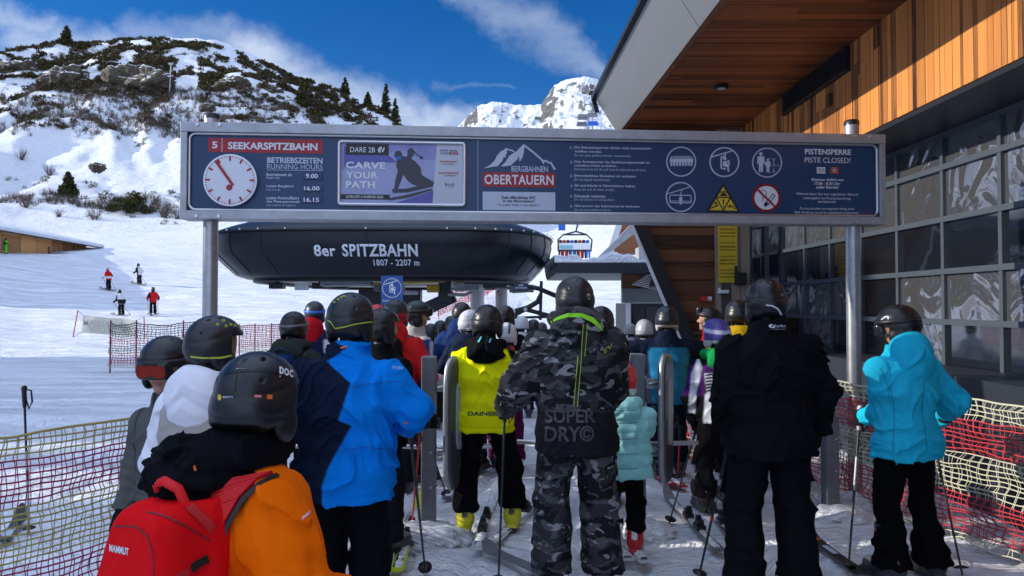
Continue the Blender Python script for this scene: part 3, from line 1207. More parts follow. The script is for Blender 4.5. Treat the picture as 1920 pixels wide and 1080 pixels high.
class Board:
    """a flat upright face with coordinates read in photo pixels"""

    def __init__(self, A, B):
        self.A, self.B = Vector((A.x, A.y, 0)), Vector((B.x, B.y, 0))
        self.d = (self.B - self.A).normalized()
        self.n = Vector((self.d.y, -self.d.x, 0))          # towards the camera

    def S(self, px, py, off=0.0):
        a, b = (px - 960) / FPX, (540 - py) / FPX
        d = Vector((a, _cp - b * _sp, _sp + b * _cp))
        o = Vector((0, 0, CAM_Z))
        k = (self.A - o).dot(self.n) / d.dot(self.n)
        return o + d * k + self.n * off

    def lz(self, px, py):
        q = self.S(px, py)
        return (q - self.A).dot(self.d), q.z

    def at(self, s, z, off=0.0):
        q = self.A + self.d * s + self.n * off
        q.z = z
        return q

    def rect(self, mb, x0, y0, x1, y1, off, mi=0, thick=None):
        s0, z0 = self.lz(x0, y0)
        _, z1 = self.lz(x0, y1)
        s1, _ = self.lz(x1, y0)
        if thick is None:
            mb.add([self.at(s0, z1, off), self.at(s1, z1, off), self.at(s1, z0, off), self.at(s0, z0, off)], [(0, 1, 2, 3)], mi)
        else:
            p = [self.at(s, z, o_) for z in (z1, z0) for (s, o_) in ((s0, off), (s1, off), (s1, off - thick), (s0, off - thick))]
            mb.hexa(p, mi)

    def text(self, mb, txt, x0, y0, y1, x1, off, mi=0, bold=0.0, spacing=1.0):
        vs, fs = text_geo(txt, bold, spacing)
        s0, z0 = self.lz(x0, y0)
        _, z1 = self.lz(x0, y1)
        s1, _ = self.lz(x1, y0)
        mb.add([self.at(s0 + (s1 - s0) * u, z1 + (z0 - z1) * v, off) for u, v in vs], fs, mi)

    def poly(self, mb, pts, off, mi=0):
        """pixel polygon"""
        mb.add([self.S(x, y, off) for x, y in pts], [tuple(reversed(range(len(pts))))], mi)

    def strokes(self, mb, pts, w, off, mi=0, closed=False):
        for q in stroke(pts, w, closed):
            mb.add([self.S(x, y, off) for x, y in q], [(0, 1, 2, 3)], mi)


# ------------------------------------------------------------------ building on the right
XW = 3.70
Z_SOF, Z_HEAD = 4.50, 3.45


def eave_x(y):
    return 1.76 + (12.3 - y) * 0.032


XG = 4.40
bld = empty('station_building', (XW, 5, 0), 0, 'station building with wooden cladding, deep eave and a wall of dark wavy windows', 'building')
Y0, Y1 = -7.0, 12.2
t = MB()
t.box2((XW, Y0, Z_HEAD), (XW + 0.22, Y1, Z_SOF + 0.3))
t.build('wood_cladding', M['wood_wall'], bld)
t = MB()                                            # recess above the glazing
t.box2((XW + 0.012, Y0, Z_HEAD - 0.05), (XG + 0.30, 12.0, Z_HEAD - 0.004))
t.build('header', M['dark_trim'], bld)
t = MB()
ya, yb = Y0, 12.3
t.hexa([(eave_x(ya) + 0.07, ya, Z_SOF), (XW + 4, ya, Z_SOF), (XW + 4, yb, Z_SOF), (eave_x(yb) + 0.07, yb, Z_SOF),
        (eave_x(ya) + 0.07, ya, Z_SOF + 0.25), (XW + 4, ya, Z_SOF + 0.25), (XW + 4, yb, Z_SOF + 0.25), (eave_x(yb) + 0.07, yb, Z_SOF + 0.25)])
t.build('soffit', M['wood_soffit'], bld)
t = MB()                                            # brown edge board
t.hexa([(eave_x(ya), ya, Z_SOF - 0.02), (eave_x(ya) + 0.07, ya, Z_SOF - 0.02), (eave_x(yb) + 0.07, yb, Z_SOF - 0.02), (eave_x(yb), yb, Z_SOF - 0.02),
        (eave_x(ya), ya, Z_SOF + 0.2), (eave_x(ya) + 0.07, ya, Z_SOF + 0.2), (eave_x(yb) + 0.07, yb, Z_SOF + 0.2), (eave_x(yb), yb, Z_SOF + 0.2)])
t.build('edge_board', mat('brown_edge_board', (0.20, 0.075, 0.03), 0.6, var=0.2, vscale=3), bld)
FD = (-0.37, 0.56)
seams = [Y0, -3.4, 0.2, 3.8, 7.55, yb + 0.02]
for i in range(5):
    a, b = seams[i] + 0.006, seams[i + 1] - 0.006
    t = MB()
    q = []
    for (dx, dz, th) in ((0, 0, 0), (0, 0, 1), (FD[0], FD[1], 0), (FD[0], FD[1], 1)):
        pass
    th = 0.05
    p = [(eave_x(a) - 0.004, a, Z_SOF - 0.02), (eave_x(a) + th, a, Z_SOF + 0.205), (eave_x(b) + th, b, Z_SOF + 0.205), (eave_x(b) - 0.004, b, Z_SOF - 0.02),
         (eave_x(a) + FD[0], a, Z_SOF + FD[1]), (eave_x(a) + FD[0] + 0.3, a, Z_SOF + FD[1] + 0.02), (eave_x(b) + FD[0] + 0.3, b, Z_SOF + FD[1] + 0.02), (eave_x(b) + FD[0], b, Z_SOF + FD[1])]
    t.hexa(p)
    t.build('fascia_panel', M['fascia'], bld)
t = MB()
t.bar((eave_x(ya) + FD[0] - 0.03, ya, Z_SOF + FD[1] + 0.035), (eave_x(yb) + FD[0] - 0.03, yb + 0.05, Z_SOF + FD[1] + 0.035), 0.09, 0.07)
t.bar((eave_x(yb) + FD[0] - 0.03, yb + 0.09, Z_SOF + FD[1] + 0.03), (eave_x(yb) + FD[0] + 0.03, yb + 0.09, Z_SOF + FD[1] - 0.2), 0.07, 0.07)
t.build('gutter', M['dark_trim'], bld)
t = MB()
t.hexa([(eave_x(ya) + FD[0] + 0.05, ya, Z_SOF + FD[1] + 0.025), (12, ya, 5.0), (12, yb, 5.0), (eave_x(yb) + FD[0] + 0.05, yb, Z_SOF + FD[1] + 0.025),
        (eave_x(ya) + FD[0] + 0.05, ya, Z_SOF + FD[1] + 0.06), (12, ya, 6.3), (12, yb, 6.3), (eave_x(yb) + FD[0] + 0.05, yb, Z_SOF + FD[1] + 0.06)])
t.build('roof', M['anthracite'], bld)
t = MB()                                            # louvred vent high on the wall
t.box2((XW - 0.02, 8.1, 4.21), (XW - 0.003, 10.08, 4.49))
for k in range(7):
    z = 4.23 + k * 0.04
    t.box((XW - 0.04, 9.09, z), (0.035, 1.96, 0.012), rot=Matrix.Rotation(R(30), 3, 'Y'))
t.build('vent_grille', M['dark_trim'], bld)
t = MB()
c = Vector((2.71, 9.6, Z_SOF - 0.004))
for k in range(1):
    t.tube([c, c - Vector((0, 0, 0.045))], 0.085, 20)
    t.tube([c - Vector((0, 0, 0.046)), c - Vector((0, 0, 0.052))], 0.055, 20, 1)
t.build('downlight', [M['black'], M['grey']], bld)
t = MB()
t.box((XW - 0.02, 8.62, 4.03), (0.035, 0.09, 0.14))
t.build('sensor_box', mat('brown_box', (0.10, 0.045, 0.02), 0.6), bld)

# glazing
rows = [0.97, 1.48, 1.99, 2.52, 3.05, 3.375]
ysm = [6.68 + 0.90 * k for k in range(-8, 7)]
t = MB()
t.box2((XW + 0.03, Y0, -0.2), (XG - 0.04, 12.0, 1.05))
t.build('base_panel', M['anthracite'], bld)
fr = MB()
for z in rows:
    fr.box2((XG - 0.035, ysm[0], z - 0.028), (XG + 0.05, ysm[-1], z + 0.028))
for k, y in enumerate(ysm):
    w = 0.05 if k == 11 else 0.026
    for i in range(5):
        fr.box2((XG - 0.027, y - w, rows[i] + 0.028), (XG + 0.05, y + w, rows[i + 1] - 0.028))
fr.build('window_frame', M['win_frame'], bld)
n_ = 0
for k in range(len(ysm) - 1):
    if ysm[k] < 2.5:
        continue
    for i in range(5):
        t = MB()
        y0, y1, z0, z1 = ysm[k] + 0.024, ysm[k + 1] - 0.024, rows[i] + 0.028, rows[i + 1] - 0.028
        t.add([(XG + 0.008, y1, z0), (XG + 0.008, y0, z0), (XG + 0.008, y0, z1), (XG + 0.008, y1, z1)], [(0, 1, 2, 3)])
        o = t.build('pane', M['glass_film'] if (i >= 3 or (i == 1 and (k * 7) % 5 != 0) or (i == 0 and k % 3 == 0)) else M['glass'], bld)
        n_ += 1
t = MB()
t.box2((XG + 0.06, Y0, 0.9), (XG + 0.12, 12.0, Z_HEAD))
t.build('backing', M['black'], bld)

# end wall facing down the queue
YE = 12.2
zt = Z_SOF - 0.003
lo = P(1296, 660, YE)
hi = P(1118, 238, YE)


def strut_x(z):
    f = (z - lo.z) / (hi.z - lo.z)
    return lo.x + (hi.x - lo.x) * f


t = MB()
xs0, xs1 = strut_x(-0.2), strut_x(zt)
xr = P(1340, 500, YE).x
t.hexa([(xs0, YE, -0.2), (xr, YE, -0.2), (xr, YE + 0.2, -0.2), (xs0, YE + 0.2, -0.2), (xs1, YE, zt), (xr, YE, zt), (xr, YE + 0.2, zt), (xs1, YE + 0.2, zt)])
t.build('end_wall', M['wood_end'], bld)
t = MB()
t.box2((xr + 0.003, YE - 0.16, -0.2), (3.84, YE + 0.1, zt))
t.build('corner_cladding', M['wood_grey'], bld)
t = MB()
a, b = Vector((strut_x(-0.2), YE - 0.12, -0.2)), Vector((strut_x(4.36), YE - 0.12, 4.36))
t.bar(a, b, 0.20, 0.18, 0, up=(0, 1, 0))
t.build('strut', M['dark_trim'], bld)
t = MB()
off = Vector((-0.126, -0.05, 0))
t.bar(a + off, b + off, 0.045, 0.07, 0, up=(0, 1, 0))
t.build('strut_edge', M['white'], bld)  # white bar stands for the strut's sunlit left edge

t = MB()
t.box2((3.843, YE - 0.06, -0.2), (4.5, YE + 0.1, zt))
t.build('end_glazing', M['glass'], bld)
t = MB()
for x in (3.87, 4.14, 4.40):
    t.box2((x - 0.03, YE - 0.10, 0), (x + 0.03, YE - 0.062, 3.4))
for z in (0.97, 1.99, 3.05):
    for x0_, x1_ in ((3.90, 4.11), (4.17, 4.37)):
        t.box2((x0_, YE - 0.10, z - 0.03), (x1_, YE - 0.062, z + 0.03))
t.build('end_frame', M['win_frame'], bld)

# yellow notice on the corner cladding
BY = Board(P(1345, 480, YE - 0.19), P(1400, 480, YE - 0.19))
yn = empty('yellow_notice_board', P(1365, 530, YE - 0.18), 0, 'tall yellow notice board with black lettering on the grey boards', 'notice board')
t = MB()
BY.rect(t, 1346, 398, 1382, 530, 0.0, 0, 0.012)
t.build('panel', M['sign_yellow'], yn)
t = MB()
yy = 428
for blk in (("An Skipisten darf nur", "entsprechend dem Gelände", "gefahren werden."), ("Do not stop in the", "arrival area of the", "lift at any time."),
            ("Si prega di liberare", "subito la zona di", "arrivo e di sosta."), ("Prosím opusťte ihned", "prostor výstupu lanovky", "a jeďte dále.")):
    for ln in blk:
        BY.text(t, ln, 1349.5, yy, yy + 4.2, 1378.5, 0.004, 0, 0.012)
        yy += 6.6
    yy += 5.5
t.build('lettering', M['sign_black'], yn)
for (px, py, w, h, nm, lab, m_) in ((1388, 523, 0.17, 0.20, 'wall_speaker', 'small black wall box at the lower right corner of the yellow notice', 'black'),
                                    (1356, 547, 0.16, 0.055, 'wall_hook', 'small white metal bracket under the yellow notice', 'white')):
    c = P(px, py, YE - 0.23)
    t = MB()
    t.box(c, (w, 0.12, h))
    t.box(c + Vector((0, -0.065, 0)), (w * 0.8, 0.012, h * 0.8))
    t.box(c + Vector((-w * 0.4, 0.0, h * 0.75)), (w * 0.2, 0.05, h * 0.6))
    tag(t.build(nm, M[m_], None, origin=c, bevel=0.006), lab, 'wall fixture')
c = P(1319, 560, YE - 0.06)
em = empty('alarm_light', c, 0, 'small red and white alarm light on the old boards', 'alarm light')
t = MB()
t.box(c, (0.11, 0.1, 0.085))
t.build('housing', M['red'], em, bevel=0.008)
t = MB()
t.tube([c + Vector((0.055, 0, 0)), c + Vector((0.13, 0, 0))], 0.035, 12)
t.build('lamp', M['white'], em)

# the neighbour whose shade lies over the queue (out of the picture to the left)
nb = empty('neighbouring_building', (-52, -4, 0), 0, 'tall pale building beyond the left edge that shades the queue', 'building')
for (ya_, yb_) in ((-60, 3.3), (8.3, 22.4)):  # two wings; the gap is added to let sun onto the queue
    t = MB()
    t.box2((-62, ya_, -1), (-45, yb_, 18.6))
    t.build('wall', M['render'] if 'render' in M else M.setdefault('render', mat('pale_render', (0.62, 0.61, 0.58), 0.8, var=0.1, vscale=0.5)), nb)
    t = MB()
    t.prism([(-62.6, 18.6), (-44.6, 18.6), (-44.6, 19.2), (-53, 21.4), (-62.6, 19.2)], lambda x, z: (x, ya_ - 0.1, z), lambda x, z: (x, yb_ + 0.1, z))
    t.build('roof', M['anthracite'], nb)
for fl in range(6):
    for k in range(18):
        y0 = -56 + k * 4.1
        if y0 + 1.4 > 3.0 and y0 < 8.6:
            continue
        t = MB()
        t.box2((-45.0, y0, 1.2 + fl * 2.9), (-44.94, y0 + 1.4, 2.7 + fl * 2.9))
        t.build('window', M['black'], nb)
# unseen spruces added in the gap to break the sun into patches
for i, (x, y, h, w) in enumerate(((-42, 3.9, 15.7, 1.9), (-41, 5.5, 16.1, 2.0), (-42, 7.2, 15.4, 1.9), (-44, 4.7, 14.9, 1.9))):
    conifer(0, 0, h, w, ["tall spruce beyond the left edge, nearest the near wing of the pale building", "tall spruce beyond the left edge in the middle of the building gap", "tall spruce beyond the left edge beside the far wing of the pale building", "tall spruce standing deepest in the gap of the pale building"][i], 140 + i, base=(x, y, 0))

# ------------------------------------------------------------------ lift station
YC = 23.2
lift = empty('lift_station', (P(727, 480, YC).x * 0.86, YC, 0), 0, 'black rounded chairlift station housing with white lettering hovering over the queue', 'lift station')
LX = lift.location.x
LHW, LHD = 4.42, 6.2


def lring(s, z, n=144, ex=4.6):
    o = []
    for k in range(n):
        a = 2 * math.pi * k / n
        c_, s_ = math.cos(a), math.sin(a)
        o.append(Vector((LX + math.copysign(abs(c_) ** (2 / ex), c_) * LHW * s, YC + math.copysign(abs(s_) ** (2 / ex), s_) * (LHD - LHW * (1 - s)), z)))
    return o


def loft_rings(mb, rings, mi=0, cap0=True, cap1=True):
    n = len(rings[0])
    vs = [p for r_ in rings for p in r_]
    fs = []
    for i in range(len(rings) - 1):
        for k in range(n):
            fs.append((i * n + k, i * n + (k + 1) % n, (i + 1) * n + (k + 1) % n, (i + 1) * n + k))
    mb.add(vs, fs, mi, True)
    if cap0:
        mb.add(rings[0], [tuple(reversed(range(n)))], mi)
    if cap1:
        mb.add(rings[-1], [tuple(range(n))], mi)


YF = YC - LHD                                       # front face
zb, zm, zu, ztp = (zpix(727, 514, YF), zpix(727, 470, YF), zpix(727, 432, YF), zpix(727, 415, YF))
t = MB()
loft_rings(t, [lring(0.870, zb), lring(0.885, zb + 0.03), lring(0.938, zb + 0.28), lring(0.99, zm), lring(1.0, zm + 0.25), lring(0.995, zu)], 0)
t.build('skirt', M['lift_black'], lift)
t = MB()
loft_rings(t, [lring(1.008, zu + 0.004), lring(1.01, zu + 0.02), lring(0.98, zu + 0.10), lring(0.93, ztp), lring(0.80, ztp + 0.22)], 0)
t.build('lid', M['lift_black'], lift)
t = MB()
loft_rings(t, [lring(0.84, zb - 0.04), lring(0.86, zb - 0.003)], 0)
t.build('floor_pan', M['dark_trim'], lift)
# panel joints and bolts
prof = [(0.888, zb + 0.04), (0.940, zb + 0.28), (0.992, zm), (1.002, zm + 0.25), (0.997, zu)]
R0 = [lring(s, z) for s, z in prof]
nR = len(R0[0])
for k in range(0, nR):
    px_ = 960 + FPX * R0[2][k].x / R0[2][k].y
    if k % 6 != 0 or R0[0][k].y > YC + 2:
        continue
    t = MB()
    t.tube([R0[j][k] for j in range(5)], 0.010, 5)
    t.build('panel_joint', M['black'], lift)
t = MB()
rb = lring(1.012, zu + 0.05)
for k in range(0, nR, 3):
    if rb[k].y < YC:
        t.tube([rb[k] + Vector((0, 0, 0)), rb[k] + Vector((0, -0.02, 0))], 0.02, 8)
t.build('bolt', M['alu'], lift)
# lettering wrapped on the skirt front
BF = Board(Vector((-5, YF - 0.0, 0)), Vector((1, YF - 0.0, 0)))
skme = [o for o in bpy.data.objects if o.name.startswith('skirt')][0]
sk_bvh = BVHTree.FromPolygons([tuple(v.co + lift.location) for v in skme.data.vertices], [tuple(p.vertices) for p in skme.data.polygons])


def project_text(mb, bvh, dirn, off):
    vs = []
    for v in mb.v:
        v = Vector(v)
        hit = bvh.ray_cast(v - dirn * 3.0, dirn)
        vs.append(tuple(hit[0] - dirn * off) if hit[0] is not None else tuple(v - dirn * 0.02))
    mb.v = vs


t = MB()
for a_ in (("8er", 588, 459, 480, 629, 0.0, 0, 0.028, 1.05), ("SPITZBAHN", 641, 457.5, 480.5, 783, 0.0, 0, 0.028, 1.06), ("1807 - 2207 m", 697, 485.5, 497, 784, 0.0, 0, 0.016, 1.05)):
    t = MB()
    BF.text(t, *a_)
    project_text(t, sk_bvh, Vector((0, 1, 0)), 0.05)
    t.build('lettering', M['sign_white'], lift)

# machinery hanging under the housing
zf = zb - 0.04
t = MB()
for k in range(2):
    pass
t.tube([Vector((LX + math.cos(a) * 2.6, YC - 1.6 + math.sin(a) * 2.6, zf + 0.06)) for a in np.linspace(0, 2 * math.pi, 48, endpoint=False)], 0.09, 8, closed=True)
for k in range(6):
    a = k * math.pi / 6
    t.bar((LX + math.cos(a) * 2.6, YC - 1.6 + math.sin(a) * 2.6, zf + 0.06), (LX - math.cos(a) * 2.6, YC - 1.6 - math.sin(a) * 2.6, zf + 0.06), 0.14, 0.1)
t.build('bullwheel', M['dark_trim'], lift)
t = MB()
t.tube([p + Vector((0, 0, 0)) for p in lring(0.80, zf - 0.06)], 0.04, 8, closed=True)
t.tube([p + Vector((0, 0, 0)) for p in lring(0.80, zf - 0.02)], 0.03, 8, closed=True)
t.build('guide_rail', M['black'], lift)
t = MB()
t.bar(P(640, 533, 19.5), P(835, 528, 19.5), 0.12, 0.05)
t.bar(P(850, 530, 20.5), P(905, 528, 20.5), 0.12, 0.04)
t.build('cable_tray', M['yellow'], lift)
t = MB()
t.box2(P(800, 548, 20.0), P(826, 535, 20.4))
t.build('gear_motor', M['yellow'], lift, bevel=0.02)
t = MB()
p0, p1 = P(680, 552, 21), P(850, 556, 21)
t.bar(P(675, 560, 21.5), P(790, 560, 21.5), 0.5, 0.5)
t.bar(P(780, 588, 20.6), P(852, 555, 20.6), 0.4, 0.35)
t.box2(P(822, 568, 20.2), P(848, 524, 20.7))
t.build('lower_beam', M['anthracite'], lift, bevel=0.02)
t = MB()
t.box2(P(735, 553, 21.2), P(790, 545, 21.8))
t.build('snow_cap', M['snow'], lift, bevel=0.04)
for (px, Y, w, m_, dy) in ((895, 24.5, 0.46, 'white', 0), (940, 26.5, 0.42, 'grey', 0)):
    t = MB()
    x = (px - 960) / FPX * Y
    t.tube([(x, Y, -0.4), (x, Y, zb + 0.2)], w / 2, 24)
    t.tube([(x, Y, 1.1), (x, Y, 1.14)], w / 2 + 0.03, 24)
    t.build('column', M[m_], lift)
t = MB()
for px in (520, 600, 640):
    c = P(px, 536, 19.6)
    t.box(c, (0.36, 0.3, 0.16))
    t.bar(c + Vector((0, 0, 0.05)), c + Vector((0, 0.2, 0.3)), 0.08, 0.08)
t.build('sheave_box', M['dark_trim'], lift, bevel=0.01)
t = MB()
t.tube([P(840, 552, 20), P(872, 553, 20), P(885, 547, 20), P(888, 530, 20)], 0.045, 8)
t.build('conduit', M['grey'], lift)
for i, (x0, y0, x1, y1, Yq) in enumerate(((600, 536, 700, 527, 19.0), (700, 545, 760, 534, 20.0), (850, 545, 900, 532, 19.4), (905, 540, 950, 530, 20.4), (955, 548, 1000, 535, 21.5))):
    t = MB()
    t.box2(P(x0, y0, Yq), P(x1, y1, Yq + 0.5))
    t.bar(P(x0 + 5, y0, Yq - 0.1), P(x1 - 5, y0 - 2, Yq - 0.1), 0.06, 0.06)
    t.build('conveyor_unit', M['gate_grey'] if i % 2 else M['alu_dull'], lift, bevel=0.01)
t = MB()
c = P(566, 538, 18.2)
t.box(c, (0.34, 0.04, 0.16))
t.build('flap', M['alu_dull'], lift)

# chair carrier hanging at the right of the station
cr_ = empty('chair_carrier', P(1000, 585, 17.5), 0, 'black chair hanger frame at the right end of the lift station', 'chair hanger')
Yk = 17.5
t = MB()
t.tube([P(870, 528, Yk), P(960, 531, Yk), P(1010, 541, Yk), P(1045, 556, Yk), P(1085, 575, Yk + 0.3)], 0.055, 8)
t.build('rail', M['black'], cr_)
t = MB()
t.bar(P(1015, 527, Yk), P(1013, 600, Yk), 0.07, 0.07)
t.build('hanger_post', M['black'], cr_)
t = MB()
t.tube([P(1014, 552, Yk), P(1008, 566, Yk), P(990, 577, Yk), P(965, 583, Yk)], [0.05, 0.06, 0.06, 0.05], 8)
t.bar(P(955, 596, Yk), P(985, 580, Yk), 0.08, 0.10)
t.bar(P(985, 580, Yk), P(1030, 592, Yk), 0.08, 0.10)
t.bar(P(955, 596, Yk), P(1030, 594, Yk), 0.06, 0.06)
t.build('frame', M['black'], cr_)
t = MB()
t.tube([P(985, 580, Yk) + Vector((0, -0.06, 0)), P(985, 580, Yk) + Vector((0, -0.09, 0))], 0.045, 14)
t.build('bolt', M['alu'], cr_)

# translucent bubble shell parked behind the right end
bb = empty('chair_bubble', P(1040, 505, 21), 0, 'clear ribbed chair bubble behind the right end of the lift housing', 'chair bubble')
t = MB()
seg = []
for k in range(9):
    a = R(100 * k / 8)
    seg.append((0.62 * math.cos(a), 0.62 * math.sin(a)))
c0 = P(1037, 522, 20.5)
n = len(seg)
vs, fs = [], []
for i in range(7):
    for (y, z) in seg:
        vs.append(c0 + Vector((-0.25 + i * 0.16 + 0.15 * (0.62 - z), y * 0.8, z * 0.85)))
for i in range(6):
    for k in range(n - 1):
        fs.append((i * n + k, i * n + k + 1, (i + 1) * n + k + 1, (i + 1) * n + k))
t.add(vs, fs, 0, True)
o = t.build('shell', mat('milky_bubble', (0.62, 0.58, 0.48), 0.2, spec=0.6), bb)
sm = o.modifiers.new('thickness', 'SOLIDIFY')
sm.thickness = 0.01
for i in range(7):
    t = MB()
    t.tube([vs[i * n + k] for k in range(n)], 0.014, 6)
    t.build('rib', M['alu_dull'], bb)

# small signs under the station
YS = 15.6
BS = Board(P(715, 540, YS), P(756, 540, YS))
sg = empty('hanging_sign', P(735, 560, YS), 0, 'blue hanging sign with a white chair rider symbol under the lift housing', 'sign')
t = MB()
BS.rect(t, 714.5, 517, 755, 572, 0, 0, 0.02)
t.build('panel', M['blue_s'] if 'blue_s' in M else mat('sign_mid_blue', (0.02, 0.085, 0.30), 0.4), sg)


def chair_symbol(B, mb, cx, cy, r, off, mi=0):
    k = r / 28.0

    def q(x, y):
        return (cx + x * k, cy + y * k)
    B.strokes(mb, circ(cx, cy, r * 0.95, 44), 2.6 * k, off, mi, True)
    B.strokes(mb, [q(-25, -9), q(15, -21)], 2.4 * k, off, mi)
    B.strokes(mb, [q(2, -17), q(2, -12), q(-6, -9)], 2.4 * k, off, mi)
    B.strokes(mb, [q(-6, -9), q(-6, 11), q(2, 13)], 2.6 * k, off, mi)
    B.poly(mb, circ(cx + 0.5 * k, cy - 6.5 * k, 3.4 * k, 16), off, mi)
    B.poly(mb, [q(-3, -1), q(4, -2), q(6, 7), q(-3, 8)], off + 0.0006, mi)
    B.poly(mb, [q(0, 4), q(8, 4), q(9, 18), q(6, 18), q(5, 9), q(0, 9)], off + 0.001, mi)
    B.strokes(mb, [q(3, 1), q(8, -3), q(9, 5)], 2.4 * k, off + 0.0012, mi)


t = MB()
chair_symbol(BS, t, 735, 540, 18.5, 0.004)
t.build('pictogram', M['sign_white'], sg)
t = MB()
BS.text(t, "Rucksack vorne halten", 718, 562, 565.5, 752, 0.004, 0, 0.012)
t.build('lettering', M['sign_white'], sg)
BH = Board(P(960, 540, 16.6), P(995, 540, 16.6))
sg = empty('hanging_plate', P(977, 545, 16.6), 0, 'small dark plate reading HIER EINSTEIGEN under the lift housing', 'sign')
t = MB()
BH.rect(t, 963.5, 531, 990.5, 543, 0, 0, 0.02)
t.build('panel', mat('plate_dark_blue', (0.012, 0.02, 0.05), 0.4), sg)
t = MB()
BH.text(t, "HIER", 972, 533, 536.5, 982, 0.004, 0, 0.02)
BH.text(t, "EINSTEIGEN", 966, 538, 541.5, 988, 0.004, 0, 0.02)
t.build('lettering', M['sign_pale'], sg)
BN = Board(P(930, 550, 25.5), P(945, 550, 25.5))
sg = empty('prohibition_plate', P(937, 556, 25.5), 0, 'small white plate with a red ring on the grey lift column', 'sign')
t = MB()
BN.rect(t, 930.5, 543, 943.5, 556, 0, 0, 0.01)
t.build('panel', M['white'], sg)
t = MB()
BN.strokes(t, circ(937, 549.5, 4.6, 24), 1.4, 0.004, 0, True)
BN.strokes(t, [(934, 546.5), (940, 552.5)], 1.3, 0.005)
t.build('pictogram', M['red'], sg)

# ------------------------------------------------------------------ control hut with snowy flat roof, behind the queue
YH = 17.0
hut = empty('control_hut', P(1200, 600, YH), 0, 'low control hut with a snow covered dark flat roof left of the slanted strut', 'hut')
t = MB()
A, B_ = P(1036, 486, YH - 1), P(1262, 520, YH - 1)
zr0 = zpix(1100, 512, YH - 1)
zr1 = zpix(1100, 492, YH - 1)
t.box2((P(1046, 500, YH - 1).x, YH - 1, zr0), (5.2, YH + 4, zr1))
t.build('roof', M['anthracite'], hut, bevel=0.02)
t = MB()
nn_ = 34
vs, fs = [], []
xa, xb = P(1040, 500, YH - 1).x, 5.0
for i in range(nn_):
    for (j, (y, k)) in enumerate(((YH - 0.98, 0.0), (YH - 0.97, 0.7), (YH - 0.8, 1.0), (YH + 1, 1.15), (YH + 4, 1.1))):
        f = i / (nn_ - 1)
        h = 0.13 + 0.05 * math.sin(i * 0.7) + 0.04 * math.sin(i * 1.9 + 1)
        h *= (1 - 0.5 * sstep(0.45, 0.6, f)) + 0.26 * math.exp(-((f - 0.33) / 0.1) ** 2)
        vs.append((xa + (xb - xa) * f, y, zr1 + 0.003 + h * k))
for i in range(nn_ - 1):
    for j in range(4):
        fs.append((i * 5 + j, (i + 1) * 5 + j, (i + 1) * 5 + j + 1, i * 5 + j + 1))
t.add(vs, fs, 0, True)
t.build('snow_cap', M['snow'], hut)
t = MB()
t.box2((P(1167, 570, YH).x, YH, zpix(0, 568, YH)), (4.6, YH + 0.2, zpix(0, 541, YH)))
t.build('panel_band', M['fascia'], hut)
t = MB()
t.box2((P(1167, 570, YH).x, YH + 0.02, zpix(0, 541, YH)), (4.6, YH + 0.2, zr0))
t.build('wood_band', M['wood_end'], hut)
t = MB()
t.box2((P(1183, 570, YH).x, YH + 0.1, -0.2), (4.6, YH + 2.5, zpix(0, 568, YH) - 0.003))
t.build('wall', M['anthracite'], hut)
t = MB()
t.box2((P(1175, 570, YH).x, YH, -0.2), (P(1183, 570, YH).x - 0.003, YH + 0.15, zpix(0, 568, YH)))
t.build('corner_post', M['white'], hut)
for k in range(3):
    t = MB()
    x0 = P(1186 + 26 * k, 570, YH).x
    t.box2((x0, YH + 0.07, 0.9), (x0 + 0.28, YH + 0.097, zpix(0, 576, YH)))
    t.build('window', M['glass'], hut)
for k in range(8):
    t = MB()
    t.bar(P(1186 + k * 4, 533 - k * 2.5, YH - 1.2 + 0.02 * k), P(1240, 545 - k * 3, YH - 0.6), 0.03, 0.012)
    t.build('louvre', M['alu_dull'], hut)
t = MB()
t.box2(P(1216, 537, YH - 0.9), P(1246, 518, YH - 0.5))
t.build('vent_box', M['black'], hut)

# wooden gable of the building farther up
gb = empty('wooden_gable_house', P(1190, 480, 24), 0, 'distant house part with orange wooden gable seen beside the slanted strut', 'house')
Yg = 24.0
t = MB()
q = [P(1150, 474, Yg), P(1225, 474, Yg), P(1225, 405, Yg), P(1172, 405, Yg)]
t.hexa([q[0], q[1], q[1] + Vector((0, 1, 0)), q[0] + Vector((0, 1, 0)), q[3], q[2], q[2] + Vector((0, 1, 0)), q[3] + Vector((0, 1, 0))])
t.build('gable', mat('orange_boards', (0.28, 0.105, 0.04), 0.65, var=0.3, vscale=2.0, stretch=(0.3, 1, 6)), gb)
t = MB()
t.bar(P(1140, 485, Yg - 0.15), P(1170, 390, Yg - 0.15), 0.16, 0.2)
t.build('barge_board', M['white'], gb)
t = MB()
t.box2(P(1197, 500, Yg - 1), P(1213, 466, Yg - 0.4))
t.build('duct', M['grey'], gb, bevel=0.02)
t = MB()
t.box2(P(1214, 520, Yg - 1), P(1225, 450, Yg - 0.7))
t.build('column', M['fascia'], gb)
cb_ = MB()
c0 = P(1150, 470, 20)
for k in range(7):
    cb_.tube([P(1122 + k * 0.8, 483 + k * 0.5, 20), P(1160 + k * 3, 445, 20), P(1185 + k * 4.5, 420, 20), P(1205 + k * 6, 396, 20)], 0.02, 6)
tag(cb_.build('cable_bundle', M['alu_dull'], None, origin=c0), 'bundle of grey cables slanting up in front of the distant wooden gable', 'cable bundle')

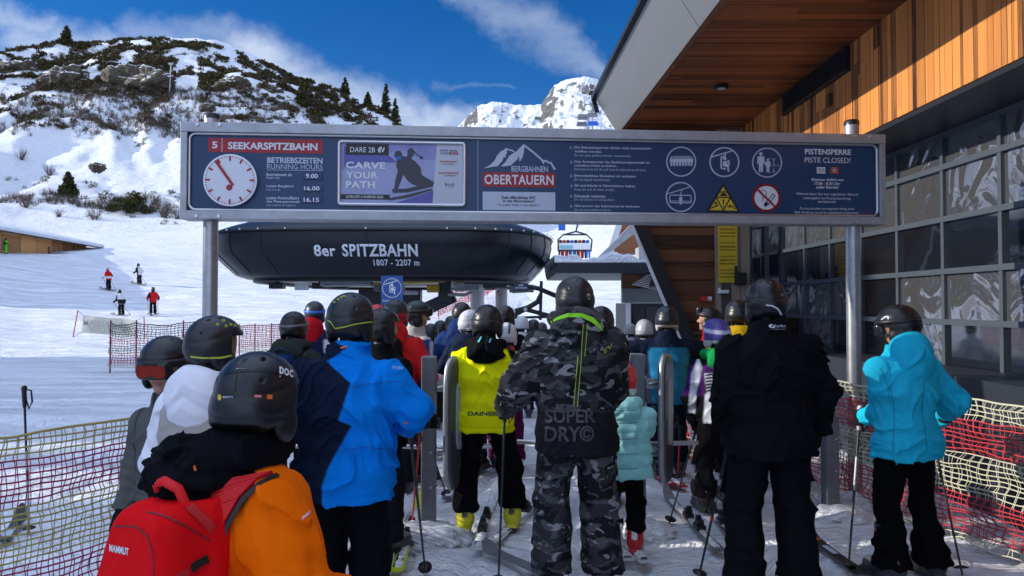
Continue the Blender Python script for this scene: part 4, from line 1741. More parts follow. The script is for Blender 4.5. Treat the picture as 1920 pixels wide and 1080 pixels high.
# distant chairlift: towers, chairs and a chair with riders
for i, (px, py, Y, h) in enumerate(((1186, 214, 420, 30), (1112, 168, 900, 26), (1111, 194, 620, 22))):
    if px > 1150:
        px = 1102
    b0 = P(px, py + 2, Y)
    root = empty('lift_tower', b0 - Vector((0, 0, h)), 0, ['nearest grey lift tower, right above the sign', 'highest lift tower on the far mountain beside the roof corner', 'middle lift tower on the far white slope'][i], 'lift tower', 'distant lift towers')
    t = MB()
    t.tube([b0 - Vector((0, 0, h)), b0], [0.012 * h + 0.5, 0.5], 10)
    t.build('mast', M['gate_grey'], root)
    t = MB()
    wd = 5.0 if i == 0 else 6
    t.box(b0 + Vector((0, 0, 0.2)), (wd * 2, 0.8, 0.7))
    t.box(b0 + Vector((-wd, 0, -0.4)), (1.4, 2.5, 0.6))
    t.box(b0 + Vector((wd, 0, -0.4)), (1.4, 2.5, 0.6))
    t.build('crossarm', M['gate_grey'], root)
for i, (px, py, Y, m_) in enumerate(((1091, 234, 380, 'gate_grey'), (1112, 233, 360, 'blue'), (1114, 176, 800, 'black'), (1093, 222, 470, 'gate_grey'), (1110, 217, 520, 'gate_grey'))):
    c = P(px, py, Y)
    k = Y / 380.0
    root = empty('lift_chair', c, 0, ['grey chair left of the nearest lift tower', 'blue bubble chair right of the nearest lift tower', 'dark chair high beside the roof corner',
                                     'small grey chair above the nearest tower', 'tiny chair halfway up the far slope'][i], 'lift chair', 'distant lift chairs')
    t = MB()
    t.tube([c + Vector((0, 0, 1.6)), c + Vector((0, 0, 3.8 * k))], 0.12 * k, 6)
    t.build('hanger', M['gate_grey'], root)
    t = MB()
    t.box(c, (5.5 * k, 1.4, 1.5 * k))
    t.box(c + Vector((0, -0.8, 0.9 * k)), (4.8 * k, 1.2, 0.9 * k))
    t.build('bubble', M[m_], root, bevel=0.25)
# chair with eight riders
Yc_ = 46.0
c = P(1079, 470, Yc_)
root = empty('lift_chair', c, 0, 'chair with a full row of riders coming down beside the wooden gable', 'lift chair', 'distant lift chairs')
t = MB()
t.box2(P(1048, 468, Yc_), P(1107, 456, Yc_ + 0.15))
t.build('backrest', M['white'], root)
t = MB()
t.box2(P(1050, 466, Yc_ - 0.04), P(1074, 460, Yc_ - 0.02))
t.build('advert_panel', mat('pale_teal', (0.2, 0.5, 0.55), 0.5), root)
t = MB()
pts = [P(1047, 470, Yc_), P(1046, 450, Yc_), P(1056, 440, Yc_), P(1100, 440, Yc_), P(1110, 450, Yc_), P(1108, 471, Yc_)]
t.tube(pts, 0.05, 8)
t.bar(P(1046, 470, Yc_), P(1109, 471, Yc_), 0.08, 0.08)
t.bar(P(1058, 440, Yc_), P(1080, 434, Yc_), 0.09, 0.09)
t.bar(P(1080, 434, Yc_), P(1100, 440, Yc_), 0.09, 0.09)
t.bar(P(1080, 434, Yc_), P(1083, 420, Yc_), 0.09, 0.09)
t.build('frame', M['black'], root)
t = MB()
t.box2(P(1047, 432, Yc_ + 1), P(1060, 405, Yc_ + 1.1))
tag(t.build('blue_banner', M['blue'], None, origin=P(1053, 432, Yc_)), 'upright blue banner behind the chair with riders', 'banner')
RIDER = MB()
for i in range(8):
    x = 1050.5 + i * 7.3
    h = P(x, 453, Yc_ + 0.25)
    t = MB()
    t.tube([h + Vector((0, 0.0, -0.62)), h + Vector((0, 0, -0.3)), h + Vector((0, 0, -0.18)), h + Vector((0, 0, -0.1))], [0.17, 0.2, 0.13, 0.07], 8)
    t.tube([h + Vector((0, 0, -0.12)), h + Vector((0, 0, -0.05)), h + Vector((0, 0, 0.07)), h + Vector((0, 0, 0.12))], [0.08, 0.12, 0.11, 0.03], 8)
    t.tube([h + Vector((-0.08, -0.3, -0.62)), h + Vector((-0.08, -0.35, -1.05))], [0.08, 0.06], 6)
    t.tube([h + Vector((0.08, -0.3, -0.62)), h + Vector((0.08, -0.35, -1.05))], [0.08, 0.06], 6)
    tag(t.build('person', [M['black'], M['red'], M['black'], M['blue']][i % 4], None, origin=h), 'rider seated in the distant chair beside the wooden gable', 'person', 'riders on the distant chair')

# ------------------------------------------------------------------ barn
barn = empty('barn', P(80, 478, 80), 0, 'wooden barn with snowy roof at the left edge of the piste', 'barn')
A = P(0, 430, 72.0)
B_ = P(162, 457, 90.0)
dA = Vector((B_.x - A.x, B_.y - A.y, 0)).normalized()
nA = Vector((dA.y, -dA.x, 0))
ez = 8.9
A = A - dA * 22.0
Lw = Vector((B_.x - A.x, B_.y - A.y, 0)).length
barn_m = Matrix.Translation(Vector((A.x, A.y, 0))) @ Matrix.Rotation(math.atan2(dA.y, dA.x), 4, 'Z')


def bp_(s, n, z):
    q = Vector((A.x, A.y, 0)) + dA * s + nA * n
    q.z = z
    return q


t = MB()
t.hexa([bp_(0, 0, 3), bp_(Lw, 0, 3), bp_(Lw, -9, 3), bp_(0, -9, 3), bp_(0, 0, ez), bp_(Lw, 0, ez), bp_(Lw, -9, ez), bp_(0, -9, ez)])
wl = t.build('wall', M['wood_barn'], barn)
t = MB()
t.prism([(1.3, ez - 0.35), (1.3, ez - 0.2), (-4.5, ez + 1.15), (-10.2, ez - 0.2), (-10.2, ez - 0.35), (-4.5, ez + 0.95)], lambda n, z: bp_(-2, n, z), lambda n, z: bp_(Lw + 1.6, n, z))
t.build('roof', M['bark'], barn)
t = MB()
pr = [(1.34, ez - 0.197), (1.38, ez + 0.05), (1.2, ez + 0.2), (-4.5, ez + 1.55), (-10.1, ez + 0.2), (-10.2, ez - 0.19), (-4.5, ez + 1.153)]
t.prism(pr, lambda n, z: bp_(-2.1, n, z), lambda n, z: bp_(Lw + 1.7, n, z))
t.build('snow_cap', M['snow'], barn)
for s in (22.5, 22 + (Lw - 22) * 0.50, 22 + (Lw - 22) * 0.72, 22 + (Lw - 22) * 0.94):
    t = MB()
    t.hexa([bp_(s, 0.0, 7.0), bp_(s + 0.45, 0.0, 7.0), bp_(s + 0.45, -0.2, 7.0), bp_(s, -0.2, 7.0), bp_(s, 0.03, 8.0), bp_(s + 0.45, 0.03, 8.0), bp_(s + 0.45, -0.2, 8.0), bp_(s, -0.2, 8.0)])
    t.build('window', M['black'], barn)
t = MB()
t.tube([bp_(Lw + 0.1, 1.1, ez - 0.45), bp_(Lw + 0.1, 0.6, ez - 0.8), bp_(Lw + 0.05, 0.1, ez - 1.2), bp_(Lw + 0.05, 0.1, 6)], 0.07, 8)
t.build('drainpipe', M['black'], barn)

# ------------------------------------------------------------------ the big lift sign
SA, SB_ = P(342, 320, 5.85), P(1655, 340, 6.30)
B = Board(SA, SB_)
sign = empty('lift_sign', B.at((SB_ - SA).length / 2, 0.0, -0.08), 0, 'long navy lift information sign with clock, poster and pictograms on two steel posts', 'sign')
XL, XR = 342, 1655
# box edges
sl, zt = B.lz(XL, 230)
_, zb0 = B.lz(XL, 411)
sr, _ = B.lz(XR, 256)


def bbox(mb, s0, z0, s1, z1, o0, o1, mi=0):
    p = [B.at(s, z, o_) for z in (z0, z1) for (s, o_) in ((s0, o0), (s1, o0), (s1, o1), (s0, o1))]
    mb.hexa(p, mi)


RH = 0.078
t = MB()
bbox(t, sl, zt - RH, sr, zt, 0.045, -0.16)
bbox(t, sl, zb0, sr, zb0 + RH * 0.85, 0.045, -0.16)
bbox(t, sl, zb0 + RH * 0.85, sl + 0.05, zt - RH, 0.040, -0.16)
bbox(t, sr - 0.05, zb0 + RH * 0.85, sr, zt - RH, 0.040, -0.16)
t.build('frame', M['alu_dull'], sign, bevel=0.004)
t = MB()
bbox(t, sl + 0.052, zb0 + 0.068, sr - 0.052, zt - 0.08, 0.0, -0.15)
t.build('panel', M['sign_blue'], sign)
# rounded bright inner edging
i0, i1, j0, j1, rr = sl + 0.062, sr - 0.062, zb0 + 0.075, zt - 0.085, 0.05
pts = []
for (cx, cz, a0) in ((i1 - rr, j1 - rr, 0), (i0 + rr, j1 - rr, 90), (i0 + rr, j0 + rr, 180), (i1 - rr, j0 + rr, 270)):
    for k in range(7):
        a = R(a0 + 15 * k)
        pts.append(B.at(cx + rr * math.cos(a), cz + rr * math.sin(a), 0.012))
t = MB()
t.tube(pts, 0.012, 8, closed=True)
t.build('edging', M['alu'], sign)
for z in (zt - 0.022, zb0 + 0.022):
    for s in (sl + 0.13, sl + 0.30, sr - 0.13, sr - 0.27):
        t = MB()
        t.tube([B.at(s, z, 0.045), B.at(s, z, 0.056)], 0.013, 10)
        t.build('bolt', M['alu'], sign)
t = MB()
s_, _ = B.lz(896, 300)
bbox(t, s_ - 0.002, j0, s_ + 0.002, j1, 0.0025, 0.0)
t.build('panel_joint', M['alu_dull'], sign)
for (px, Yp, tall) in ((394, 5.98, 0.06), (1600, 6.36, 0.10)):
    x = (px - 960) / FPX * Yp
    t = MB()
    t.tube([(x, Yp, -0.3), (x, Yp, zb0 - 0.003)], 0.058, 28)
    t.tube([(x, Yp, zt + 0.002), (x, Yp, zt + tall)], 0.058, 28)
    t.build('post', M['steel'], sign)
    t = MB()
    t.tube([(x, Yp, zt + tall), (x, Yp, zt + tall + 0.035), (x, Yp, zt + tall + 0.045)], [0.062, 0.062, 0.05], 28)
    t.build('cap', M['black'], sign)

W0, W1, W2, W3 = 0.003, 0.005, 0.007, 0.009
# heading band
t = MB()
B.rect(t, 390.6, 258.5, 605, 285, W0)
t.build('heading_band', M['sign_red'], sign)
t = MB()
B.text(t, "5", 398, 265.3, 278.3, 408.5, W1, 0, 0.03)
B.rect(t, 416.3, 258.8, 417.3, 285, W1)
B.text(t, "SEEKARSPITZBAHN", 427.8, 266.2, 279.8, 595.5, W1, 0, 0.03)
t.build('lettering', M['sign_white'], sign)
# timetable
t = MB()
B.text(t, "BETRIEBSZEITEN", 501, 294.6, 305.6, 605, W0, 0, 0.03)
B.text(t, "RUNNING HOURS", 500.6, 307.2, 317, 605, W0, 0, -0.004)
B.rect(t, 500.3, 318.4, 605, 319.1, W0)
for (s_, y0, y1, x1, bo) in (("Betriebszeit ab", 324.3, 329.9, 547.3, .022), ("Beginning", 331, 336.2, 524, 0), ("Letzte Bergfahrt", 346.3, 352.3, 550.4, .022), ("Last run up", 353.4, 358.4, 525.6, 0),
                             ("Letzte Kontrollfahrt", 368, 373.8, 560.8, .022), ("des Pistenpersonals", 375.3, 381.2, 562, .022), ("Last control of skipatrol", 382.4, 387.4, 554, 0)):
    B.text(t, s_, 499.9, y0, y1, x1, W0, 0, bo)
t.build('timetable', M['sign_pale'], sign)
for (s_, x0, y0, y1, x1, tx0, ty0, ty1, tx1) in (("9.00", 568, 324, 336, 605, 574, 326, 334.6, 596.3), ("16.00", 568, 347.2, 359, 604.5, 570.8, 349.3, 357.4, 599.6), ("16.15", 567.5, 368.6, 380.2, 604, 570, 370.6, 379, 598.7)):
    t = MB()
    B.rect(t, x0, y0, x1, y1, 0.012, 0, 0.011)
    pl = t.build('number_plate', M['disp_blue'], sign)
    t = MB()
    B.text(t, s_, tx0, ty0, ty1, tx1, 0.0135, 0, 0.02)
    t.build('lettering', M['sign_white'], pl)
# clock
cc_, zc_ = B.lz(434.5, 339.5)
kr = 47.3 / FPX * 5.88


def disc(mb, s, z, r, o0, o1, n=64, mi=0):
    f = [B.at(s + r * math.cos(2 * math.pi * k / n), z + r * math.sin(2 * math.pi * k / n), o0) for k in range(n)]
    b_ = [B.at(s + r * math.cos(2 * math.pi * k / n), z + r * math.sin(2 * math.pi * k / n), o1) for k in range(n)]
    mb.add(f, [tuple(range(n))], mi)
    mb.add(f + b_, [(k, k + n, (k + 1) % n + n, (k + 1) % n) for k in range(n)], mi)


t = MB()
disc(t, cc_, zc_, kr * 1.03, 0.045, 0.001)
ck = t.build('clock', M['alu'], sign)
t = MB()
disc(t, cc_, zc_, kr * 0.985, 0.049, 0.044)
t.build('face', M['sign_white'], ck)
t = MB()
for k in range(60):
    a = 2 * math.pi * k / 60
    big = k % 5 == 0
    r0, r1, w = (0.76, 0.96, 0.036) if big else (0.905, 0.96, 0.014)
    ca, sa = math.sin(a), math.cos(a)
    q = []
    for (r_, sg_) in ((r0, -1), (r0, 1), (r1, 1), (r1, -1)):
        q.append(B.at(cc_ + kr * (r_ * ca + sg_ * w * sa), zc_ + kr * (r_ * sa - sg_ * w * ca), 0.0515))
    t.add(q, [(0, 1, 2, 3)])
t.build('dial_marks', M['sign_red'], ck)
t = MB()
h0, h1 = (439.8, 348.5), (408.5, 304)
B.strokes(t, [h0, h1], 5.2, 0.055)
t.build('hand', M['sign_red'], ck)
t = MB()
s_, z_ = B.lz(433.4, 353.3)
disc(t, s_, z_, 0.023, 0.0545, 0.05, 24)
t.build('hub', M['sign_red'], ck)

# poster in its snap frame
po = MB()
B.rect(po, 638, 267, 869.5, 382, 0.006, 0, 0.005)
poster = po.build('poster', mat('poster_snow_blue', (0.24, 0.25, 0.52), 0.35, var=0.25, vscale=4), sign)
t = MB()
q0, qz0 = B.lz(636.5, 265.5)
_, qz1 = B.lz(636.5, 383)
q1, _ = B.lz(871, 270)
r_ = 0.012
corner = [(q0, qz1), (q1, qz1), (q1, qz0), (q0, qz0)]
pts = []
for (cx, cz, a0) in ((q1 - .02, qz0 - .02, 0), (q0 + .02, qz0 - .02, 90), (q0 + .02, qz1 + .02, 180), (q1 - .02, qz1 + .02, 270)):
    for k in range(4):
        a = R(a0 + 30 * k)
        pts.append(B.at(cx + .02 * math.cos(a), cz + .02 * math.sin(a), 0.012))
t.tube(pts, 0.0155, 8, closed=True)
t.build('poster_frame', M['alu'], sign)
t = MB()
B.poly(t, [(639, 320), (690, 300), (745, 298), (800, 320), (820, 345), (820, 381), (639, 381)], 0.0075, 0)
B.poly(t, [(700, 291), (760, 283), (790, 300), (830, 300), (836, 345), (780, 335), (740, 318)], 0.0085, 0)
t.build('poster_snow', mat('poster_white_snow', (0.33, 0.35, 0.56), 0.4, var=0.15, vscale=8), poster)
t = MB()
B.poly(t, [(741, 381), (830, 352), (822, 381)], 0.009, 0)
B.poly(t, [(645, 275), (729, 291), (745, 305), (700, 306), (645, 312)], 0.0088, 0)
t.build('poster_shade', mat('poster_violet', (0.10, 0.10, 0.36), 0.4), poster)
t = MB()
B.poly(t, [(819, 269.5), (869, 272), (869, 382.5), (811, 382)], 0.0095, 0)
t.build('poster_column', mat('poster_grey_column', (0.52, 0.53, 0.60), 0.4), poster)
for q_ in ((649, 270, 729, 290.5), (639.5, 364.2, 731, 373.6)):
    t = MB()
    B.rect(t, *q_, 0.0095)
    t.build('poster_band', M['sign_black'], poster)
t = MB()
# carving skier on the poster
B.poly(t, circ(747, 291, 7.5, 20, 8), 0.0105)
B.poly(t, [(744, 298), (752, 293), (766, 294), (780, 304), (789, 315), (791, 330), (788, 344), (775, 347), (764, 339), (757, 329), (748, 325), (743, 312)], 0.0102)
B.poly(t, [(764, 296), (771, 300), (778, 285), (774, 279), (768, 278), (764, 283)], 0.0106)
B.poly(t, [(746, 321), (757, 325), (752, 340), (745, 356), (739, 355), (741, 340)], 0.0106)
B.poly(t, [(764, 335), (790, 328), (815, 343), (808, 349), (780, 349)], 0.0107)
B.poly(t, [(735, 355), (760, 354), (812, 344), (812, 350), (765, 361), (737, 362)], 0.0109)
B.poly(t, [(724, 373), (760, 366), (809, 354), (811, 357), (765, 371), (730, 376)], 0.0111)
B.strokes(t, [(775, 284), (789, 295)], 1.4, 0.0108)
B.poly(t, circ(790, 296, 3, 10), 0.0108)
t.build('poster_skier', mat('poster_dark_figure', (0.045, 0.04, 0.06), 0.45), poster)
t = MB()
B.poly(t, [(743, 294), (752, 293), (753, 299), (745, 300)], 0.0122)
t.build('poster_goggles', M['blue'], poster)
t = MB()
B.text(t, "DARE 2B", 657, 276, 285.5, 703.5, 0.0108, 0, 0.0)
for pl in ([(708, 281), (713, 275.5), (716, 275.5), (711, 281), (714, 286.5), (711, 286.5)], [(716, 284), (721, 275.5), (721, 281), (717.5, 286.5)], [(711, 284), (715.5, 275.5), (717, 277), (713, 285.5)]):
    B.poly(t, pl, 0.0108)
t.build('lettering', M['sign_white'], poster)
for q_ in (("CARVE", 649, 303.6, 316.4, 723), ("YOUR", 649, 322, 335, 709), ("PATH", 649, 339.6, 353, 703.6)):
    t = MB()
    B.text(t, *q_, 0.0125, 0, 0.03, 1.1)
    t.build('lettering', M['sign_white'], poster)
t = MB()
#B.text(t, "CARVE", 649, 303.6, 316.4, 723, 0.0125, 0, 0.03, 1.1)
B.text(t, "ULTRA DRY & WARM SKI GEAR", 649, 366.6, 371.4, 719, 0.0108, 0, 0.006)
t.build('lettering', M['sign_white'], poster)
for q_, b_, m_ in ((("SPORT RANKL", 825.5, 280.8, 284.6, 858.5), .02, 'sign_black'), (("OUTLET", 825.5, 286, 290, 841), .02, 'sign_black'), (("FRÜHSTÜCKL", 829, 307, 309.6, 852), .01, 'sign_black'), (("SCHNEIDER", 834, 328.5, 331, 854), .01, 'sign_black'),
                   (("Bründl", 834.5, 342.5, 349.6, 851.5), 0, 'sign_black'), (("SPORTS", 840, 350.5, 352, 850.5), 0, 'sign_black'), (("INTERSPORT", 825, 301.6, 305.4, 858.5), .02, 'sign_red'), (("INTERSPORT", 828, 323, 327, 861), .02, 'sign_red')):
    t = MB()
    B.text(t, *q_, 0.0108, 0, b_)
    t.build('lettering', M[m_], poster)
t = MB()
B.poly(t, [(822, 323), (824, 323), (825, 325), (827, 323), (825.5, 327)], 0.0108)
t.build('emblem', M['sign_red'], poster)
t = MB()
B.rect(t, 841.5, 285.6, 859, 290.4, 0.0104)
t.build('poster_band', M['sign_red'], poster)
t = MB()
B.text(t, "CENTER", 843, 286.4, 289.6, 857.5, 0.0112, 0, 0.0)
t.build('lettering', M['sign_pale'], poster)

# mountain emblem
c2 = lambda pts: [(x / 4.8 + 860, y / 4.8 + 220) for x, y in pts]
t = MB()
left = c2([(222, 461), (280, 432), (322, 390), (345, 345), (380, 306), (402, 298), (428, 273), (440, 290), (432, 305), (436, 328), (424, 332), (424, 362), (405, 357), (394, 392), (350, 440), (300, 447)])
right = c2([(378, 443), (420, 405), (455, 347), (520, 306), (583, 241), (596, 250), (588, 290), (586, 318), (574, 362), (548, 402), (540, 345), (528, 378), (470, 432), (420, 442)])
for poly_ in (left, right):
    B.poly(t, poly_, W0)
B.strokes(t, c2([(440, 285), (458, 298), (478, 297), (498, 312)]), 2.6, W1)
B.strokes(t, c2([(588, 252), (680, 322), (762, 396), (790, 392), (808, 410), (828, 408), (864, 470)]), 3.4, W1)
B.poly(t, c2([(730, 372), (775, 392), (765, 426)]), W2)
t.build('mountain_emblem', M['sign_pale'], sign)
t = MB()
B.text(t, "BERGBAHNEN", 959, 311, 322, 1027.3, W0, 0, 0.012)
t.build('lettering', M['sign_pale'], sign)
t = MB()
B.rect(t, 905, 322.8, 1041, 350, W0)
t.build('heading_band', M['sign_red'], sign)
t = MB()
B.text(t, "OBERTAUERN", 908.5, 327.2, 345.6, 1037.7, W1, 0, 0.02, 1.06)
t.build('lettering', M['sign_white'], sign)
t = MB()
B.rect(t, 905, 359.3, 1041, 393.7, W1, 0, 0.004)
nt_ = t.build('notice', M['sign_pale'], sign)
for q_, b_ in ((("Kein öffentliches WC", 940.6, 367.2, 373.2, 1004.4), .02), (("in der Bergstation!", 943, 374.4, 380.4, 1001.7), .02), (("No puplic toilet in top station!!", 933, 381.8, 387.2, 1011.5), 0)):
    t = MB()
    B.text(t, *q_, W2, 0, b_)
    t.build('lettering', M['sign_black'], nt_)
# rules
X0 = 1076.8
rules = (("1.", 274, (("Die Bahnsteigsperren dürfen nicht eigenmächtig", 274, 279.8, 1221, 1), ("geöffnet werden.", 281.5, 287.2, 1128.8, 1), ("Do not open platform barrier unauthorized.", 289, 294.4, 1183, 0))),
         ("2.", 301, (("Den Anweisungen des Bedienungspersonals ist", 300.8, 306.4, 1218, 1), ("unbedingt Folge zu leisten.", 308, 313.4, 1156.7, 1), ("Instructions by the lift staff must be followed at all times.", 315, 320.4, 1211.3, 0))),
         ("3.", 327, (("Eigenmächtiges Einsteigen ist verboten.", 327, 332.8, 1193, 1), ("Do not board unauthorized.", 334, 339, 1144, 0))),
         ("4.", 345.6, (("Ski und Stöcke in Fahrtrichtung halten.", 345.4, 351.2, 1191.7, 1), ("Keep skis and ski sticks straight.", 353, 358.4, 1153, 0))),
         ("5.", 364.8, (("Schaukeln verboten.", 364.6, 370.2, 1136.7, 1), ("Do not bounce or swing chairs.", 372, 377.2, 1152.7, 0))),
         ("6.", 383.5, (("Überqueren des Bahnsteiges ist verboten.", 383, 389.2, 1200, 1), ("Do not cross platform barrier.", 391, 396.4, 1147, 0))))
for num, yn_, lines in rules:
    t = MB()
    B.text(t, num, 1069.2, yn_ + 0.6, yn_ + 5.2, 1073.6, W0, 0, 0.02)
    for (s_, y0, y1, x1, bo) in lines:
        B.text(t, s_, X0, y0, y1, x1, W0, 0, 0.02 if bo else -0.002)
    t.build('lettering', M['sign_pale'], sign)


# pictograms
def person_pict(mb, cx, cy, h, off, k=1.0):
    r_ = h * 0.09
    B.poly(mb, circ(cx, cy - h * 0.42, r_, 16), off)
    w = h * 0.17 * k
    B.poly(mb, [(cx - w, cy - h * .30), (cx + w, cy - h * .30), (cx + w * 1.15, cy + h * .08), (cx + w * .75, cy + h * .08), (cx + w * .68, cy - h * .18), (cx + w * .62, cy + h * .5), (cx + w * .1, cy + h * .5),
                (cx, cy + h * .1), (cx - w * .1, cy + h * .5), (cx - w * .62, cy + h * .5), (cx - w * .68, cy - h * .18), (cx - w * .75, cy + h * .08), (cx - w * 1.15, cy + h * .08)], off)


RP = 27.0
t = MB()
B.strokes(t, circ(1277, 303.2, RP, 48), 2.3, W0, 0, True)
for k in range(8):
    cx = 1258.5 + k * 5.35
    person_pict(t, cx, 303, 17, W1 + 0.0004 * k, 1.0)
for k in range(7):
    cx = 1258.5 + k * 5.35
    B.strokes(t, [(cx - 2, 296), (cx + 2.6, 292), (cx + 4.5, 296)], 0.7, W0)
t.build('pictogram', M['sign_pale'], sign)
t = MB()
chair_symbol(B, t, 1358, 304, 28.3, W0)
t.build('pictogram', M['sign_pale'], sign)
t = MB()
B.strokes(t, circ(1438, 305, RP, 48), 2.3, W0, 0, True)
person_pict(t, 1426.3, 304.5, 37, W1)
person_pict(t, 1439.4, 310.5, 25.5, W1 + .0004)
B.strokes(t, [(1432, 306.5), (1434.5, 308)], 1.6, W2)
B.strokes(t, [(1441, 297.5), (1454.5, 297.8)], 0.5, W0)
B.strokes(t, [(1441, 323.3), (1454.5, 323.5)], 0.5, W0)
B.strokes(t, [(1450.3, 300), (1450.3, 307)], 0.8, W0)
B.strokes(t, [(1450.3, 314), (1450.3, 321.5)], 0.8, W0)
B.poly(t, [(1450.3, 298), (1452, 301), (1448.6, 301)], W1)
B.poly(t, [(1450.3, 323), (1448.6, 320), (1452, 320)], W1)
B.text(t, "1,25 m", 1446, 308, 312, 1459.5, W0, 0, 0.01)
t.build('pictogram', M['sign_pale'], sign)
t = MB()
B.strokes(t, circ(1276, 369.4, RP, 48), 2.3, W0, 0, True)
B.strokes(t, [(1251.5, 363.5), (1294, 350.5)], 1.5, W0)
B.strokes(t, [(1278, 356), (1276, 366)], 1.3, W0)
B.strokes(t, [(1257, 366), (1294, 366.4), (1295.5, 369), (1295.5, 378.6), (1294, 380.6), (1257, 380), (1255.5, 377.5), (1255.5, 368.4)], 1.6, W1, 0, True)
B.strokes(t, [(1256, 377), (1295, 377.6)], 1.0, W2)
person_pict(t, 1276, 375.5, 17, W2)
t.build('pictogram', M['sign_pale'], sign)
t = MB()
B.poly(t, [(1355.7, 342.6), (1388.6, 398.4), (1322.8, 397.7)], W0)
wt = t.build('warning_triangle', M['sign_black'], sign)
t = MB()
B.poly(t, [(1355.8, 350.5), (1366.8, 369.2), (1344.8, 369)], W1)
B.poly(t, [(1342.5, 373), (1354.3, 394.3), (1329.5, 394)], W1)
B.poly(t, [(1344.5, 371.4), (1367, 371.7), (1355.8, 392.5)], W1)
B.poly(t, [(1369.3, 373.5), (1381.8, 395), (1357.3, 394.5)], W1)
t.build('field', M['sign_yellow'], wt)
t = MB()
B.poly(t, [(1347.5, 367.8), (1355, 361), (1361, 364), (1364.5, 368)], W2)
B.strokes(t, [(1350.5, 361), (1358, 359), (1360, 362)], 2.2, W2 + .0004)
B.strokes(t, [(1332, 391), (1346, 385)], 2.4, W2)
B.strokes(t, [(1340, 383), (1341.5, 378), (1343, 384)], 2.0, W2)
B.strokes(t, [(1364, 388), (1372, 386), (1378, 392)], 2.2, W2)
B.strokes(t, [(1367, 383), (1369, 390)], 1.8, W2 + .0004)
B.poly(t, [(1354.2, 374), (1357.6, 374), (1356.6, 384.5), (1355.2, 384.5)], W2)
B.poly(t, circ(1355.9, 387.6, 1.5, 10), W2)
t.build('symbol', M['sign_black'], wt)
t = MB()
B.poly(t, circ(1436.6, 371, 23.5, 40), W0)
ns = t.build('no_smoking_sign', M['sign_white'], sign)
t = MB()
B.strokes(t, circ(1436.6, 371, 24.6, 48), 4.6, W1, 0, True)
B.strokes(t, [(1419, 355), (1453, 388)], 3.8, W3)
t.build('ring', M['sign_red'], ns)
t = MB()
B.strokes(t, [(1434, 382), (1449, 363.5), (1453, 366.5), (1438.5, 385.5)], 1.3, W2, 0, True)
B.poly(t, [(1431, 383.5), (1435.5, 377.8), (1440, 381.8), (1434.5, 388.5)], W2 + .0005)
B.strokes(t, [(1423, 361), (1430, 356), (1436, 359), (1436, 367), (1430, 370), (1429, 377)], 1.0, W2)
t.build('symbol', M['sign_black'], ns)
# closing notice
for (s_, x0, y0, y1, x1, bo) in (("PISTENSPERRE", 1508.8, 279, 289.4, 1595, .026), ("PISTE CLOSED!", 1508.6, 295, 304.8, 1594, -0.002), ("Skipisten täglich von", 1521, 334.2, 340.2, 1581, .02), ("17.00 - 8.30 Uhr", 1527, 341.4, 346.6, 1575, .02),
                                 ("außer Betrieb!", 1530, 348.2, 353.4, 1571.6, .02), ("Während dieser Zeit kein organisierter Skiraum!", 1492.5, 361, 366.8, 1609, 0), ("Lebensgefahr bei Pistenpräparierung", 1506.5, 369, 374.6, 1594.5, 0),
                                 ("mit Seilwinde!", 1533.8, 375.8, 380.4, 1567, 0), ("During this time no organised skiing area!", 1499.6, 388.6, 394, 1601, 0), ("Risk of injures caused by cabelwinch-preparation!", 1490.3, 395.8, 401.4, 1610, 0)):
    t = MB()
    B.text(t, s_, x0, y0, y1, x1, W0, 0, bo)
    t.build('lettering', M['sign_white'], sign)
t = MB()
B.rect(t, 1531, 313.4, 1547, 325.2, W0)
pl = t.build('notice_plate', M['sign_white'], sign)
t = MB()
B.strokes(t, circ(1536.3, 319.4, 3.4, 20), 0.8, W1, 0, True)
B.strokes(t, [(1534, 317), (1538.5, 322)], 0.8, W2)
for k in range(3):
    B.rect(t, 1541.2, 316 + 2.4 * k, 1545.8, 317 + 2.4 * k, W1)
t.build('symbol', M['sign_black'], pl)
t = MB()
B.rect(t, 1557, 313.6, 1571.6, 325.4, W0)
pl = t.build('notice_plate', M['orange'], sign)
t = MB()
B.strokes(t, circ(1564.3, 319.6, 3.9, 20), 1.3, W1, 0, True)
t.build('ring', M['sign_red'], pl)
t = MB()
B.poly(t, circ(1564.3, 319.6, 3.2, 18), W1)
t.build('disc', M['sign_white'], pl)
t = MB()
B.poly(t, circ(1564.3, 319.6, 1.7, 12), W2)
for k in range(5):
    B.rect(t, 1557.4, 314.2 + 2.2 * k, 1559, 315.2 + 2.2 * k, W1)
    B.rect(t, 1569.6, 314.2 + 2.2 * k, 1571.2, 315.2 + 2.2 * k, W1)
t.build('symbol', M['sign_black'], pl)
t = MB()
B.poly(t, [(1626, 399), (1626.2, 397.2), (1628.4, 395.6), (1631, 397), (1631.2, 399)], W0)
t.build('maker_mark', M['sign_red'], sign)

# ------------------------------------------------------------------ nets
net_rows = [('y', 3), ('r', 8), ('y', 8), ('r', 8), ('y', 2)]


